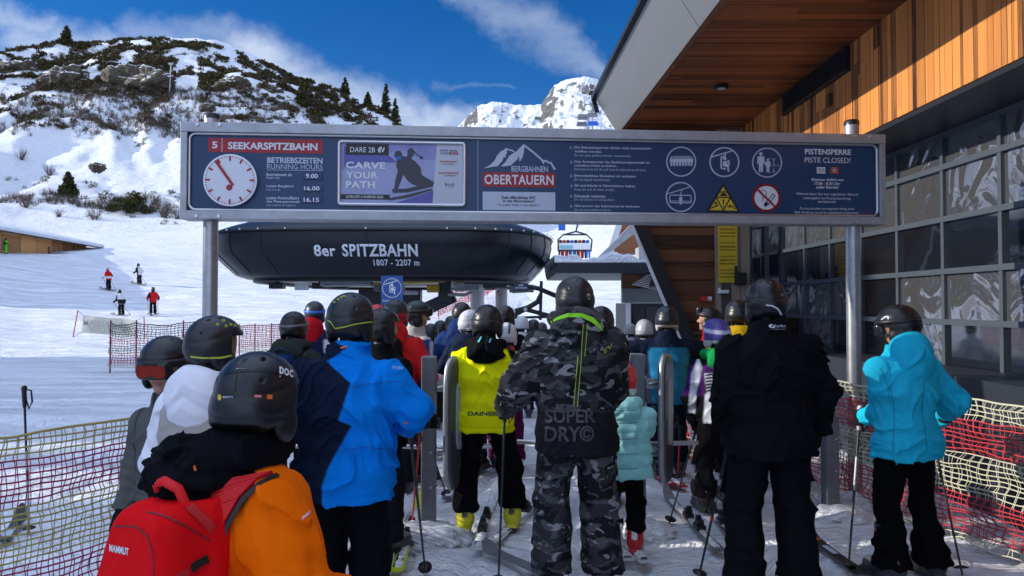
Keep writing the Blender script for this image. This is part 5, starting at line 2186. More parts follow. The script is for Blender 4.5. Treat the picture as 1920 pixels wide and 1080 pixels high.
def safety_net(label, path, ztop, zbot, cols_, dx, nrows, thick=0.004, posts=(), post_col='red', seed=3, sag=0.0, group='safety nets', cat='net', warp=0.012, base=None):
    """path: ground points; strands of real cord, rows in bands of colour"""
    pts = [Vector(p) for p in path]
    cum = [0]
    for i in range(1, len(pts)):
        cum.append(cum[-1] + (pts[i] - pts[i - 1]).length)
    L_ = cum[-1]
    rgn = np.random.default_rng(seed)

    def at_s(s):
        s = min(max(s, 0), L_)
        for i in range(1, len(pts)):
            if s <= cum[i] + 1e-9:
                f = (s - cum[i - 1]) / (cum[i] - cum[i - 1])
                return pts[i - 1].lerp(pts[i], f)
        return pts[-1]
    wob = rgn.normal(size=(64, 64)) * warp

    def nz(u, v):
        u, v = (u * 9) % 60, (v * 9) % 60
        i, j = int(u), int(v)
        a, b_ = u - i, v - j
        return (wob[i, j] * (1 - a) * (1 - b_) + wob[i + 1, j] * a * (1 - b_) + wob[i, j + 1] * (1 - a) * b_ + wob[i + 1, j + 1] * a * b_)
    pposts = sorted(posts)

    def top_sag(s):
        if not sag or len(pposts) < 2:
            return 0
        for i in range(len(pposts) - 1):
            if pposts[i] <= s <= pposts[i + 1]:
                f = (s - pposts[i]) / (pposts[i + 1] - pposts[i])
                return sag * 4 * f * (1 - f)
        return 0

    def pt(s, v):
        g_ = at_s(s)
        zb_ = g_.z + zbot
        zt_ = g_.z + ztop - top_sag(s)
        q = Vector((g_.x, g_.y, zb_ + (zt_ - zb_) * v))
        d = (at_s(s + 0.05) - at_s(s - 0.05)).normalized()
        q += Vector((d.y, -d.x, 0)) * nz(s * 0.7, v * 2) * 2.5
        q += d * nz(s * 0.5 + 3, v * 3) * 1.0
        q.z += nz(s * 0.9 + 7, v * 3 + 5) * 0.6
        return q
    root = empty('safety_net', pts[0] if base is None else base, 0, label, cat, group)
    seq = []
    for c_, n in cols_:
        seq += [c_] * n
    N_ = len(seq)
    ncol = int(L_ / dx)
    groups = {}
    for i, c_ in enumerate(seq):
        v = 1 - i / (N_ - 1)
        t_ = groups.setdefault(c_, MB())
        w = thick * (2.0 if i == 0 else 1.25)
        t_.tube([pt(k * L_ / (ncol * 2), v) for k in range(ncol * 2 + 1)], w, 4, cap=False)
    for k in range(ncol + 1):
        s = k * L_ / ncol
        for ds in (-thick * 2.2, thick * 2.2):
            i = 0
            while i < N_ - 1:
                j = i
                while j < N_ - 1 and seq[j + 1] == seq[i]:
                    j += 1
                j2 = min(j + 1, N_ - 1)
                vs = [1 - q / (N_ - 1) for q in range(i, j2 + 1)]
                if len(vs) > 1:
                    groups[seq[i]].tube([pt(s + ds * (1 + 0.6 * math.sin(q * 37 + k)), v) for q, v in enumerate(vs)], thick * 0.75, 4, cap=False)
                i = j + 1
    for c_, t_ in groups.items():
        t_.build('netting', NETM[c_], root)
    for s in posts:
        t_ = MB()
        g_ = at_s(s)
        t_.tube([g_ + Vector((0, 0.02, -0.2)), g_ + Vector((0, 0.02, ztop + 0.06))], 0.018, 8)
        t_.build('stake', NETM[post_col], root)
    return root


NETM = {'y': mat('yellow_net_cord', (0.42, 0.34, 0.10), 0.75), 'r': mat('magenta_net_cord', (0.34, 0.02, 0.09), 0.75), 'w': mat('pale_yellow_cord', (0.55, 0.53, 0.38), 0.75),
        'R': mat('red_net_cord', (0.50, 0.035, 0.05), 0.75), 'd': mat('dark_net_cord', (0.05, 0.03, 0.035), 0.8), 'red': mat('dark_red_stake', (0.20, 0.012, 0.03), 0.5), 'blk': M['black']}
zt_n = 1.02
pl_ = [(-3.25, 3.15, 0), (-2.78, 3.42, 0), (-2.40, 3.88, 0), (-2.08, 4.55, 0), (-1.95, 5.1, 0), (-1.9, 6.2, 0)]
safety_net('yellow and magenta safety net hanging in the left foreground', pl_, 1.0, 0.03, [('y', 4), ('r', 7), ('y', 9), ('r', 8), ('y', 2)], 0.055, 30, 0.0036, posts=(0.62,), post_col='red', seed=3, warp=0.006)
pr_ = [(2.45, 7.8, 0), (2.62, 6.9, 0), (2.80, 6.35, 0), (3.02, 5.5, 0), (3.22, 4.85, 0), (3.32, 4.3, 0), (3.35, 3.6, 0)]
safety_net('red and pale yellow safety net along the dark windowed wall at right', pr_, 1.0, 0.03, [('w', 4), ('R', 7), ('w', 8), ('R', 8), ('w', 2)], 0.065, 29, 0.0038, posts=(0.05,), post_col='red', seed=5)
q0_, q1_ = on_ground(206, 18.2), on_ground(345, 18.6)
safety_net('red net on dark red poles on the shaded snow, behind the boy with goggles', [q0_, on_ground(265, 18.0), q1_, on_ground(420, 19.0)], 1.22, 0.14, [('d', 6), ('R', 3), ('d', 3), ('R', 5), ('w', 2)], 0.085, 19, 0.006,
           posts=(0.02, 0.75, 1.85), post_col='red', seed=7, sag=0.06)
safety_net('low red net seen between the black helmets at the foot of the sunny slope', [on_ground(448, 24), on_ground(510, 24.5), on_ground(570, 25)], 0.95, 0.1, [('R', 12), ('w', 3)], 0.12, 15, 0.008,
           posts=(0.02, 0.5, 1.02, 1.5), post_col='red', seed=8)
safety_net('small red and black net between the blue jacket and the purple jacket', [(1.72, 7.9, 0), (1.85, 7.75, 0), (2.02, 7.6, 0)], 0.95, 0.05, [('d', 8), ('R', 6), ('w', 6)], 0.05, 20, 0.004,
           posts=(0.02, 0.30), post_col='blk', seed=9)
safety_net('faint red net climbing the sunny slope under the lift housing', [on_ground(822, 42), on_ground(870, 50), on_ground(905, 60), on_ground(935, 70)], 1.5, 0.2, [('R', 5), ('w', 2), ('R', 5)], 0.5, 12, 0.016,
           posts=(0.1, 5, 10, 16, 21), post_col='red', seed=10)

# banner on two thin poles
bn = empty('slow_banner', on_ground(205, 31.5), 0, 'pale banner on two thin red poles with mirrored writing showing through, on the piste', 'banner')
zb1 = P(160, 600, 40)
BB = Board(P(155, 610, 31.5), P(256, 610, 31.5))
t = MB()
tp, bt = [(156, 590.5), (180, 593), (205, 596), (230, 597), (252, 600), (257, 601)], [(154, 623.5), (180, 626), (205, 627.5), (230, 629), (252, 631), (255, 631)]
n = len(tp)
vs = [BB.S(x, y, 0.05 * math.sin(i * 1.7)) for i, (x, y) in enumerate(tp)] + [BB.S(x, y, 0.05 * math.sin(i * 1.7 + 1)) for i, (x, y) in enumerate(bt)]
t.add(vs, [(n + i, n + i + 1, i + 1, i) for i in range(n - 1)], 0)
o = t.build('cloth', mat('pale_cream_banner', (0.62, 0.60, 0.53), 0.7, var=0.06, vscale=3), bn)
sm = o.modifiers.new('thickness', 'SOLIDIFY')
sm.thickness = 0.01
t = MB()


def mirror_text(txt, x0, y0, y1, x1, dy):
    vs, fs = text_geo(txt, 0.02)
    q = []
    for u, v in vs:
        x = x1 + (x0 - x1) * u
        q.append(BB.S(x, y1 + (y0 - y1) * v + dy * (x - x0) / (x1 - x0), 0.14))
    t.add(q, [tuple(reversed(f)) for f in fs])


mirror_text("LANGSAM", 160, 599, 610, 222, 5)
mirror_text("SLOW", 170, 613, 622, 206, 3)
BB.poly(t, [(226, 606), (232, 602), (240, 615), (236, 624), (228, 614)], 0.14)
t.build('lettering', mat('show_through_grey', (0.42, 0.41, 0.38), 0.7), bn)
for (xt, yt, xb, yb) in ((146, 582, 136, 637), (270, 594, 271, 636)):
    t = MB()
    t.tube([BB.S(xb, yb), BB.S(xt, yt)], 0.022, 6)
    t.build('pole', M['red'], bn)
t = MB()
t.tube([BB.S(146, 582), BB.S(156, 591)], 0.008, 5)
t.tube([BB.S(257, 601), BB.S(270, 594)], 0.008, 5)
t.tube([BB.S(138, 632), BB.S(154, 623)], 0.008, 5)
t.build('cord', M['bark'], bn)
o = MB()
g_ = on_ground(382, 78)
o.tube([g_, g_ + Vector((0, 0, 1.9))], 0.05, 6)
tag(o.build('marker_pole', M['orange'], None, origin=g_), 'thin orange marker pole on the piste left of the sign post', 'marker pole')

# ------------------------------------------------------------------ entry gates
def gate(x, y, label, face=0.0, panel=True, h=1.28, arm=1, low=False):
    root = empty('entry_gate', (x, y, 0), face, label, 'entry gate', 'entry gates of the queue')
    t = MB()
    t.box((0, 0, h * 0.5 - 0.1), (0.10, 0.13, h + 0.2))
    t.build('post', M['gate_grey'], root, world=False, bevel=0.008)
    if panel:
        # tall rounded reader shell, seen edge on
        n = 26
        outl = []
        hh, ww = 0.455, 0.15
        for k in range(n):
            a = 2 * math.pi * k / n
            c_, s_ = math.cos(a), math.sin(a)
            outl.append((math.copysign(abs(c_) ** 0.55, c_) * ww, math.copysign(abs(s_) ** 0.38, s_) * hh))
        cz = h - 0.47
        an = R(-24)

        def rt(x, y, z):
            dx_, dy_ = x - 0.185, y + 0.05
            return (0.20 + dx_ * math.cos(an) - dy_ * math.sin(an), -0.05 + dx_ * math.sin(an) + dy_ * math.cos(an), z)
        t = MB()
        t.prism(outl, lambda u, v: rt(0.155, -0.05 + u, cz + v), lambda u, v: rt(0.215, -0.05 + u, cz + v))
        sh = t.build('reader_shell', M['gate_dark'], root, world=False, bevel=0.012)
        t = MB()
        t.tube([rt(0.185, -0.05 + u * 1.03, cz + v * 1.01) for u, v in outl], 0.019, 8, closed=True)
        t.build('rim', M['steel'], sh, world=False)
        t = MB()
        sc = 0.62
        t.prism([(u * 0.42, v * 0.52 + 0.05) for u, v in outl], lambda u, v: rt(0.2155, -0.05 + u, cz + v), lambda u, v: rt(0.2235, -0.05 + u, cz + v))
        t.prism([(u * 0.30, v * 0.46 + 0.05) for u, v in outl], lambda u, v: rt(0.1455, -0.05 + u, cz + v), lambda u, v: rt(0.1545, -0.05 + u, cz + v))
        t.build('inset', M['grey'], sh, world=False)
        for z in (0.25, -0.25):
            t = MB()
            t.box((0.105, 0.0, cz + z), (0.09, 0.05, 0.07))
            t.tube([(0.07, -0.075, cz + z), (0.13, -0.075, cz + z + 0.01), (0.15, -0.05, cz + z + 0.01)], 0.012, 6)
            t.build('bracket', M['steel'], root, world=False)
    for z in (0.35, 0.6, 0.85):
        t = MB()
        t.tube([(0.02, -0.0705, z), (0.02, -0.076, z)], 0.011, 8)
        t.build('bolt', M['steel'], root, world=False)
    if arm:
        t = MB()
        z = 0.62
        t.tube([(0.06 * arm, 0.02, z), (0.46 * arm, 0.06, z)], 0.017, 10)
        t.tube([(-0.06 * arm, 0.02, z), (-0.22 * arm, 0.06, z)], 0.017, 10)
        t.build('turnstile_arm', M['alu'], root, world=False)
    # trampled snow round the foot
    return root


gate(-1.42, 5.45, 'grey gate post beside the left arm of the blue and navy jacket', 0, False, 1.05, -1)
gate(-0.60, 5.42, 'grey entry gate with tall oval reader shell left of the yellow jacket', 0, True, 1.28, 1)
gate(0.26, 5.6, 'grey entry gate hidden behind the camouflage jacket', 0, False, 1.0, 1)
gate(0.93, 5.55, 'grey entry gate with reader shell right of the child in mint', 0, True, 1.29, 1)
gate(2.28, 6.35, 'bare grey post behind the black jacket, at the right net', 0, False, 0.80, 0)
gate(2.52, 5.95, 'bare grey post just left of the right sign post', 0, False, 0.78, 0)
t = MB()
t.tube([(2.28, 6.28, 0.72), (2.28, 6.2, 0.86), (2.42, 6.0, 0.88), (2.52, 5.88, 0.78)], 0.022, 8)
tag(t.build('grab_handle', M['gate_grey'], None, origin=(2.28, 6.28, 0.72)), 'bent grey grab handle joining the two bare posts by the right net', 'handle')

# heaps of loose snow at the gate feet
for i, (x, y, s) in enumerate(((-0.60, 5.28, 0.30), (0.93, 5.4, 0.24), (-1.42, 5.3, 0.2), (2.52, 5.82, 0.22), (2.80, 6.2, 0.26))):
    bm = bmesh.new()
    bmesh.ops.create_icosphere(bm, subdivisions=4, radius=1)
    vs = np.array([v.co[:] for v in bm.verts])
    q = fbm(vs * 2.4 + i * 7, 5, 200 + i, 0.65)[:, None]
    vs = vs * (0.55 + 0.9 * q) * np.array([s, s * 0.8, s * 0.36])
    for v, co in zip(bm.verts, vs):
        v.co = co
    me = bpy.data.meshes.new('snow_heap')
    bm.to_mesh(me)
    bm.free()
    me.polygons.foreach_set('use_smooth', np.ones(len(me.polygons), bool))
    o = link_mesh('snow_heap', me, [M['snow']])
    o.location = (x, y, 0.01)
    tag(o, ['kicked up snow at the foot of the gate left of the yellow jacket', 'kicked up snow at the foot of the gate beside the child in mint', 'kicked up snow at the foot of the gate post beside the blue jacket',
            'kicked up snow under the bare post by the right sign post', 'kicked up snow round the foot of the right sign post'][i], 'snow heap', 'snow heaps at the gate feet')

# ------------------------------------------------------------------ distance-field modelling of people
def sd_cap(p, a, b, ra, rb):
    a, b = np.asarray(a, float), np.asarray(b, float)
    ab = b - a
    t = np.clip(((p - a) @ ab) / max(ab @ ab, 1e-9), 0, 1)
    return np.linalg.norm(p - a - t[:, None] * ab, axis=1) - (ra + (rb - ra) * t)


def sd_ell(p, c, r):
    r = np.asarray(r, float)
    q = p - np.asarray(c, float)
    k0 = np.linalg.norm(q / r, axis=1)
    k1 = np.linalg.norm(q / (r * r), axis=1) + 1e-9
    return k0 * (k0 - 1) / k1


def sd_box(p, c, h, r):
    q = np.abs(p - np.asarray(c, float)) - (np.asarray(h, float) - r)
    return np.linalg.norm(np.maximum(q, 0), axis=1) + np.minimum(q.max(1), 0) - r


def smin(a, b, k):
    h = np.clip(0.5 + 0.5 * (b - a) / k, 0, 1)
    return b * (1 - h) + a * h - k * h * (1 - h)


def smax(a, b, k):
    return -smin(-a, -b, k)


def loft(p, secs, n=2.4):
    z = p[:, 2]
    zs = [s[0] for s in secs]
    hw = np.interp(z, zs, [s[1] for s in secs])
    hd = np.interp(z, zs, [s[2] for s in secs])
    yc = np.interp(z, zs, [s[3] for s in secs])
    x, y = np.abs(p[:, 0]) / hw, np.abs(p[:, 1] - yc) / hd
    k = (x ** n + y ** n) ** (1 / n)
    d = (k - 1) * np.minimum(hw, hd)
    return np.maximum(d, np.maximum(zs[0] - z, z - zs[-1]))


_CORN = np.array([[i, j, k] for i in (0, 1) for j in (0, 1) for k in (0, 1)])
_EDG = [(a, b) for a in range(8) for b in range(a + 1, 8) if np.abs(_CORN[a] - _CORN[b]).sum() == 1]


def surface(f, lo, hi, h, name='m', smooth=True):
    """mesh of the zero level of f inside the box lo..hi, voxel size h"""
    lo, hi = np.asarray(lo, float), np.asarray(hi, float)
    c = 4
    nb = np.maximum(np.ceil((hi - lo) / (h * c)).astype(int), 1)
    bx = [lo[i] + (np.arange(nb[i]) + 0.5) * h * c for i in range(3)]
    BP = np.stack(np.meshgrid(*bx, indexing='ij'), -1).reshape(-1, 3)
    bd = f(BP).reshape(nb)
    near = np.abs(bd) < h * c * 1.35 + 0.02
    n = nb * c + 1
    d = np.repeat(np.repeat(np.repeat(np.where(bd < 0, -1.0, 1.0), c, 0), c, 1), c, 2)
    d = np.pad(d, ((0, 1), (0, 1), (0, 1)), mode='edge')
    m_ = np.repeat(np.repeat(np.repeat(near, c, 0), c, 1), c, 2)
    m_ = np.pad(m_, ((0, 1), (0, 1), (0, 1)), mode='edge')
    for ax in range(3):
        s1 = [slice(None)] * 3
        s0 = [slice(None)] * 3
        s1[ax], s0[ax] = slice(1, None), slice(None, -1)
        mm = m_.copy()
        mm[tuple(s1)] |= m_[tuple(s0)]
        m_ = mm
    idx = np.argwhere(m_)
    d[m_] = f(lo + idx * h)
    ins = d < 0
    ins[[0, -1]] = False
    ins[:, [0, -1]] = False
    ins[:, :, [0, -1]] = False
    d = np.where(ins, np.minimum(d, -1e-6), np.maximum(d, 1e-6))
    cnt = sum(ins[i:n[0] - 1 + i, j:n[1] - 1 + j, k:n[2] - 1 + k].astype(np.int8) for i in (0, 1) for j in (0, 1) for k in (0, 1))
    cells = np.argwhere((cnt > 0) & (cnt < 8))
    dv = np.stack([d[cells[:, 0] + o[0], cells[:, 1] + o[1], cells[:, 2] + o[2]] for o in _CORN], 1)
    acc = np.zeros((len(cells), 3))
    num = np.zeros(len(cells))
    for a, b in _EDG:
        da, db = dv[:, a], dv[:, b]
        cr = (da < 0) != (db < 0)
        t = np.where(cr, da / np.where(cr, da - db, 1), 0)
        acc += np.where(cr[:, None], _CORN[a] + t[:, None] * (_CORN[b] - _CORN[a]), 0)
        num += cr
    Vv = lo + (cells + acc / num[:, None]) * h
    imap = np.full(n - 1, -1, np.int64)
    imap[cells[:, 0], cells[:, 1], cells[:, 2]] = np.arange(len(cells))
    Fs = []
    for ax in range(3):
        u, v = [(1, 2), (2, 0), (0, 1)][ax]
        s1 = [slice(None)] * 3
        s0 = [slice(None)] * 3
        s1[ax], s0[ax] = slice(1, None), slice(None, -1)
        A_, B__ = ins[tuple(s0)], ins[tuple(s1)]
        e_ = np.argwhere(A_ != B__)
        flip = A_[e_[:, 0], e_[:, 1], e_[:, 2]]
        q = []
        for (du, dv_) in ((0, 0), (-1, 0), (-1, -1), (0, -1)):
            w = e_.copy()
            w[:, u] += du
            w[:, v] += dv_
            q.append(imap[w[:, 0], w[:, 1], w[:, 2]])
        q = np.stack(q, 1)
        q = np.where(flip[:, None], q, q[:, ::-1])
        Fs.append(q)
    F = np.concatenate(Fs)
    F = F[(F >= 0).all(1)]
    me = np_mesh(name, Vv, F, smooth)
    return me, Vv


def vnormals(me):
    a = np.zeros(len(me.vertices) * 3, np.float32)
    me.vertices.foreach_get('normal', a)
    return a.reshape(-1, 3)


def folds(p, amp, sx=7.0, sz=11.0, seed=0):
    """creases of cloth: drawn-out ridges, sharp on one side"""
    w = vnoise(p * 4.0 + seed, seed) - 0.5
    w2 = vnoise(p * 9.0 + seed, seed + 4) - 0.5
    q = np.stack([p[:, 0] * sx + w * 2.4, p[:, 1] * sx, p[:, 2] * sz + w * 3.0 + np.abs(p[:, 0]) * 9 + w2], 1)
    a = 1 - np.abs(vnoise(q, seed + 1) * 2 - 1)
    q2 = q * 1.9 + 4
    b = 1 - np.abs(vnoise(q2, seed + 2) * 2 - 1)
    m_ = np.clip(vnoise(p * 3.1 + 7, seed + 6) * 2.2 - 0.5, 0, 1)
    return amp * (1.25 * (a ** 4 - 0.25) * (0.35 + m_) + 0.6 * (b ** 4 - 0.25) * m_)


def in_poly(x, z, poly):
    r = np.zeros(len(x), bool)
    n = len(poly)
    for i in range(n):
        x0, z0 = poly[i]
        x1, z1 = poly[(i + 1) % n]
        c = ((z0 > z) != (z1 > z)) & (x < (x1 - x0) * (z - z0) / (z1 - z0 + 1e-12) + x0)
        r ^= c
    return r


def rotz(v, a):
    c, s = math.cos(a), math.sin(a)
    return np.stack([v[..., 0] * c - v[..., 1] * s, v[..., 0] * s + v[..., 1] * c, v[..., 2]], -1)


_cache = {}

# arm poses: (elbow offset, wrist offset) from the shoulder, x outwards, y forward
ARMS = {
    'down': ((0.09, -0.05, -0.29), (0.11, 0.06, -0.53)),
    'pole': ((0.13, -0.10, -0.27), (0.14, 0.15, -0.37)),
    'front': ((0.12, -0.06, -0.28), (0.00, 0.19, -0.30)),
    'wide': ((0.22, -0.04, -0.22), (0.20, 0.17, -0.32)),
    'hip': ((0.26, -0.06, -0.18), (0.08, 0.08, -0.32)),
    'low': ((0.12, -0.08, -0.29), (0.14, 0.12, -0.48)),
}


def glove_mesh(col1, cuff):
    key = ('glove', col1, cuff)
    if key in _cache:
        return _cache[key]

    def f(p):
        d = sd_ell(p, (0.0, 0.048, 0), (0.027, 0.062, 0.052))
        for i, z in enumerate((0.036, 0.012, -0.012, -0.036)):
            k = (1.0, 1.08, 1.02, 0.88)[i]
            a = [(0.004, 0.085, z), (-0.018, 0.085 + 0.042 * k, z * 1.03), (-0.054, 0.088 + 0.040 * k, z), (-0.072, 0.088, z * 0.97)]
            g = np.minimum(np.minimum(sd_cap(p, a[0], a[1], 0.0145, 0.0135), sd_cap(p, a[1], a[2], 0.0135, 0.013)), sd_cap(p, a[2], a[3], 0.013, 0.011))
            d = smin(d, g, 0.008)
        th = np.minimum(sd_cap(p, (-0.006, 0.03, 0.042), (-0.042, 0.062, 0.056), 0.017, 0.015), sd_cap(p, (-0.042, 0.062, 0.056), (-0.066, 0.094, 0.046), 0.015, 0.012))
        d = smin(d, th, 0.012)
        c = sd_cap(p, (0, -0.085, 0), (0, -0.01, 0), 0.053, 0.042)
        return smin(d, c, 0.02)
    me, V_ = surface(f, (-0.11, -0.16, -0.08), (0.07, 0.16, 0.085), 0.0055, 'glove')
    C = np.where((V_[:, 1] < -0.02)[:, None], np.array(cuff), np.array(col1))
    set_col(me, C)
    me.materials.append(M['cloth'])
    _cache[key] = me
    return me


def boot_mesh(col1, buckle):
    key = ('boot', col1, buckle)
    if key in _cache:
        return _cache[key]

    def f(p):
        d = sd_cap(p, (0, -0.045, 0.12), (0, 0.015, 0.33), 0.066, 0.070)
        ft = sd_cap(p * np.array([1, 1, 1.0]), (0, -0.055, 0.065), (0, 0.155, 0.055), 0.055, 0.047)
        d = smin(d, ft, 0.05)
        d = smin(d, sd_box(p, (0, 0.045, 0.017), (0.045, 0.165, 0.02), 0.01), 0.008)
        d = np.maximum(d, p[:, 2] - 0.345)
        for z in (0.10, 0.17, 0.24, 0.30):
            d = d - 0.006 * np.exp(-((p[:, 2] - z) / 0.012) ** 2) * (p[:, 1] > -0.02)
        return d
    me, V_ = surface(f, (-0.12, -0.16, -0.02), (0.12, 0.25, 0.38), 0.009, 'ski_boot')
    C = np.tile(np.array(col1), (len(V_), 1)).astype(float)
    for z in (0.10, 0.17, 0.24, 0.30):
        C[(np.abs(V_[:, 2] - z) < 0.012) & (V_[:, 1] > -0.01)] = buckle
    C[V_[:, 2] < 0.025] = (0.02, 0.02, 0.02)
    C[(np.abs(V_[:, 0]) < 0.02) & (V_[:, 1] < -0.05) & (V_[:, 2] > 0.12)] = buckle
    set_col(me, C)
    me.materials.append(M['boot'])
    _cache[key] = me
    return me


HR = (0.122, 0.146, 0.130)


def helmet_mesh(kind, colfn, vox, material):
    key = ('helmet', kind, colfn, vox, material)
    if key in _cache:
        return _cache[key]

    def f(p):
        q = p.copy()
        d = sd_ell(q, (0, 0, 0), HR)
        if kind == 'poc':            # round, long at the nape
            d = smin(d, sd_ell(q, (0, -0.04, -0.055), (0.119, 0.112, 0.09)), 0.03)
        else:
            d = smin(d, sd_ell(q, (0, -0.03, -0.04), (0.116, 0.116, 0.085)), 0.03)
        # raised crown plate
        ridge = np.exp(-((q[:, 2] - 0.03 - 0.25 * q[:, 1]) / 0.010) ** 2)
        d = d + 0.0028 * ridge
        d = d + 0.0022 * np.exp(-((q[:, 2] + 0.055 - 0.1 * q[:, 1]) / 0.008) ** 2)
        # vents
        for (x, y, z, l) in ((0.045, -0.05, 0.105, .02), (-0.045, -0.05, 0.105, .02), (0.0, -0.085, 0.10, .02), (0.05, 0.02, 0.117, .025), (-0.05, 0.02, 0.117, .025), (0.07, -0.10, 0.045, .015), (-0.07, -0.10, 0.045, .015)):
            d = smax(d, -sd_cap(q, (x, y, z), (x * 1.1, y - l, z - 0.004), 0.0055, 0.0035), 0.004)
        # rim: open at the front and below
        low = -0.088 + 0.10 * np.clip(q[:, 1], 0, 1)
        d = smax(d, low - q[:, 2], 0.012)
        face = np.maximum(np.maximum(0.035 - q[:, 1], q[:, 2] - 0.028), np.abs(q[:, 0]) - 0.2)
        d = smax(d, -face, 0.012)
        # padded ear flaps
        for s in (-1, 1):
            d = smin(d, sd_ell(q, (s * 0.098, -0.005, -0.088), (0.025, 0.060, 0.058)), 0.012)
        d = smin(d, sd_cap(q, (-0.07, -0.085, -0.082), (0.07, -0.085, -0.082), 0.024, 0.024) , 0.02)
        return d
    me, V_ = surface(f, (-0.17, -0.2, -0.19), (0.17, 0.2, 0.17), vox, 'helmet')
    C = colfn(V_)
    set_col(me, C)
    me.materials.append(M[material])
    _cache[key] = me
    return me


def const(c):
    key = ('const', c)
    if key not in _cache:
        arr = np.array(c, float)
        _cache[key] = lambda p: np.tile(arr, (len(p), 1))
    return _cache[key]


BLK = (0.011, 0.012, 0.015)
MBLK = (0.017, 0.018, 0.021)


def plain_helmet(main, flap=BLK):
    key = ('ph', main, flap)
    if key not in _cache:
        def fn(p):
            C = np.tile(np.array(main, float), (len(p), 1))
            C[p[:, 2] < -0.082] = flap
            return C
        _cache[key] = fn
    return _cache[key]


def goggle_strap(root, mats, z0=0.0, tilt=-0.12, lens='lens_red', Mh=None, strap=True, lift=0.0):
    t = MB()
    n = 40
    vs = []
    for k in range(n):
        a = 2 * math.pi * k / n
        for (dz, o_) in ((-0.019, 0.004), (-0.019, 0.0075), (0.019, 0.0075), (0.019, 0.004)):
            zz_ = z0 + dz + tilt * (-math.sin(a)) * 0.14 * -1
            kk = math.sqrt(max(0.05, 1 - (zz_ / (HR[2] + 0.012)) ** 2))
            vs.append((math.cos(a) * (HR[0] * kk + o_), math.sin(a) * (HR[1] * kk + o_), zz_))
    fs = []
    for k in range(n):
        for j in range(4):
            a, b = k * 4 + j, k * 4 + (j + 1) % 4
            c_, d_ = ((k + 1) % n) * 4 + (j + 1) % 4, ((k + 1) % n) * 4 + j
            fs.append((a, d_, c_, b))
    t.add([Mh @ Vector(v) for v in vs], fs, 0, True)
    g = t.build('goggles', mats, root, world=False)
    # lens and frame over the eyes
    zl = z0 + tilt * -0.14 * -1 * -1 + lift

    def fr(p):
        q = p - np.array([0, 0, zl])
        return sd_box(np.stack([q[:, 0], q[:, 1] - 0.118 + 1.6 * q[:, 0] ** 2, q[:, 2]], 1), (0, 0, 0), (0.088, 0.032, 0.047), 0.026)
    me, V_ = surface(fr, (-0.13, 0.03, zl - 0.08), (0.13, 0.2, zl + 0.08), 0.008, 'frame')
    for v in me.vertices:
        v.co = Mh @ v.co
    set_col(me, np.tile(np.array(MBLK), (len(V_), 1)))
    link_mesh('frame', me, [M['gloss']], g)
    t = MB()
    nx, nz_ = 16, 6
    vs = []
    for i in range(nx + 1):
        for j in range(nz_ + 1):
            x = -0.074 + 0.148 * i / nx
            z = -0.033 + 0.066 * j / nz_
            z *= 1 - 0.35 * (abs(x) / 0.074) ** 4
            if z < 0:
                z *= 1 - 0.55 * math.exp(-(x / 0.02) ** 2)
            vs.append(Mh @ Vector((x, 0.1535 - 1.6 * x * x, zl + z)))
    t.add(vs, [(i * (nz_ + 1) + j, (i + 1) * (nz_ + 1) + j, (i + 1) * (nz_ + 1) + j + 1, i * (nz_ + 1) + j + 1) for i in range(nx) for j in range(nz_)], 0, True)
    t.build('lens', M[lens], g, world=False)
    return g


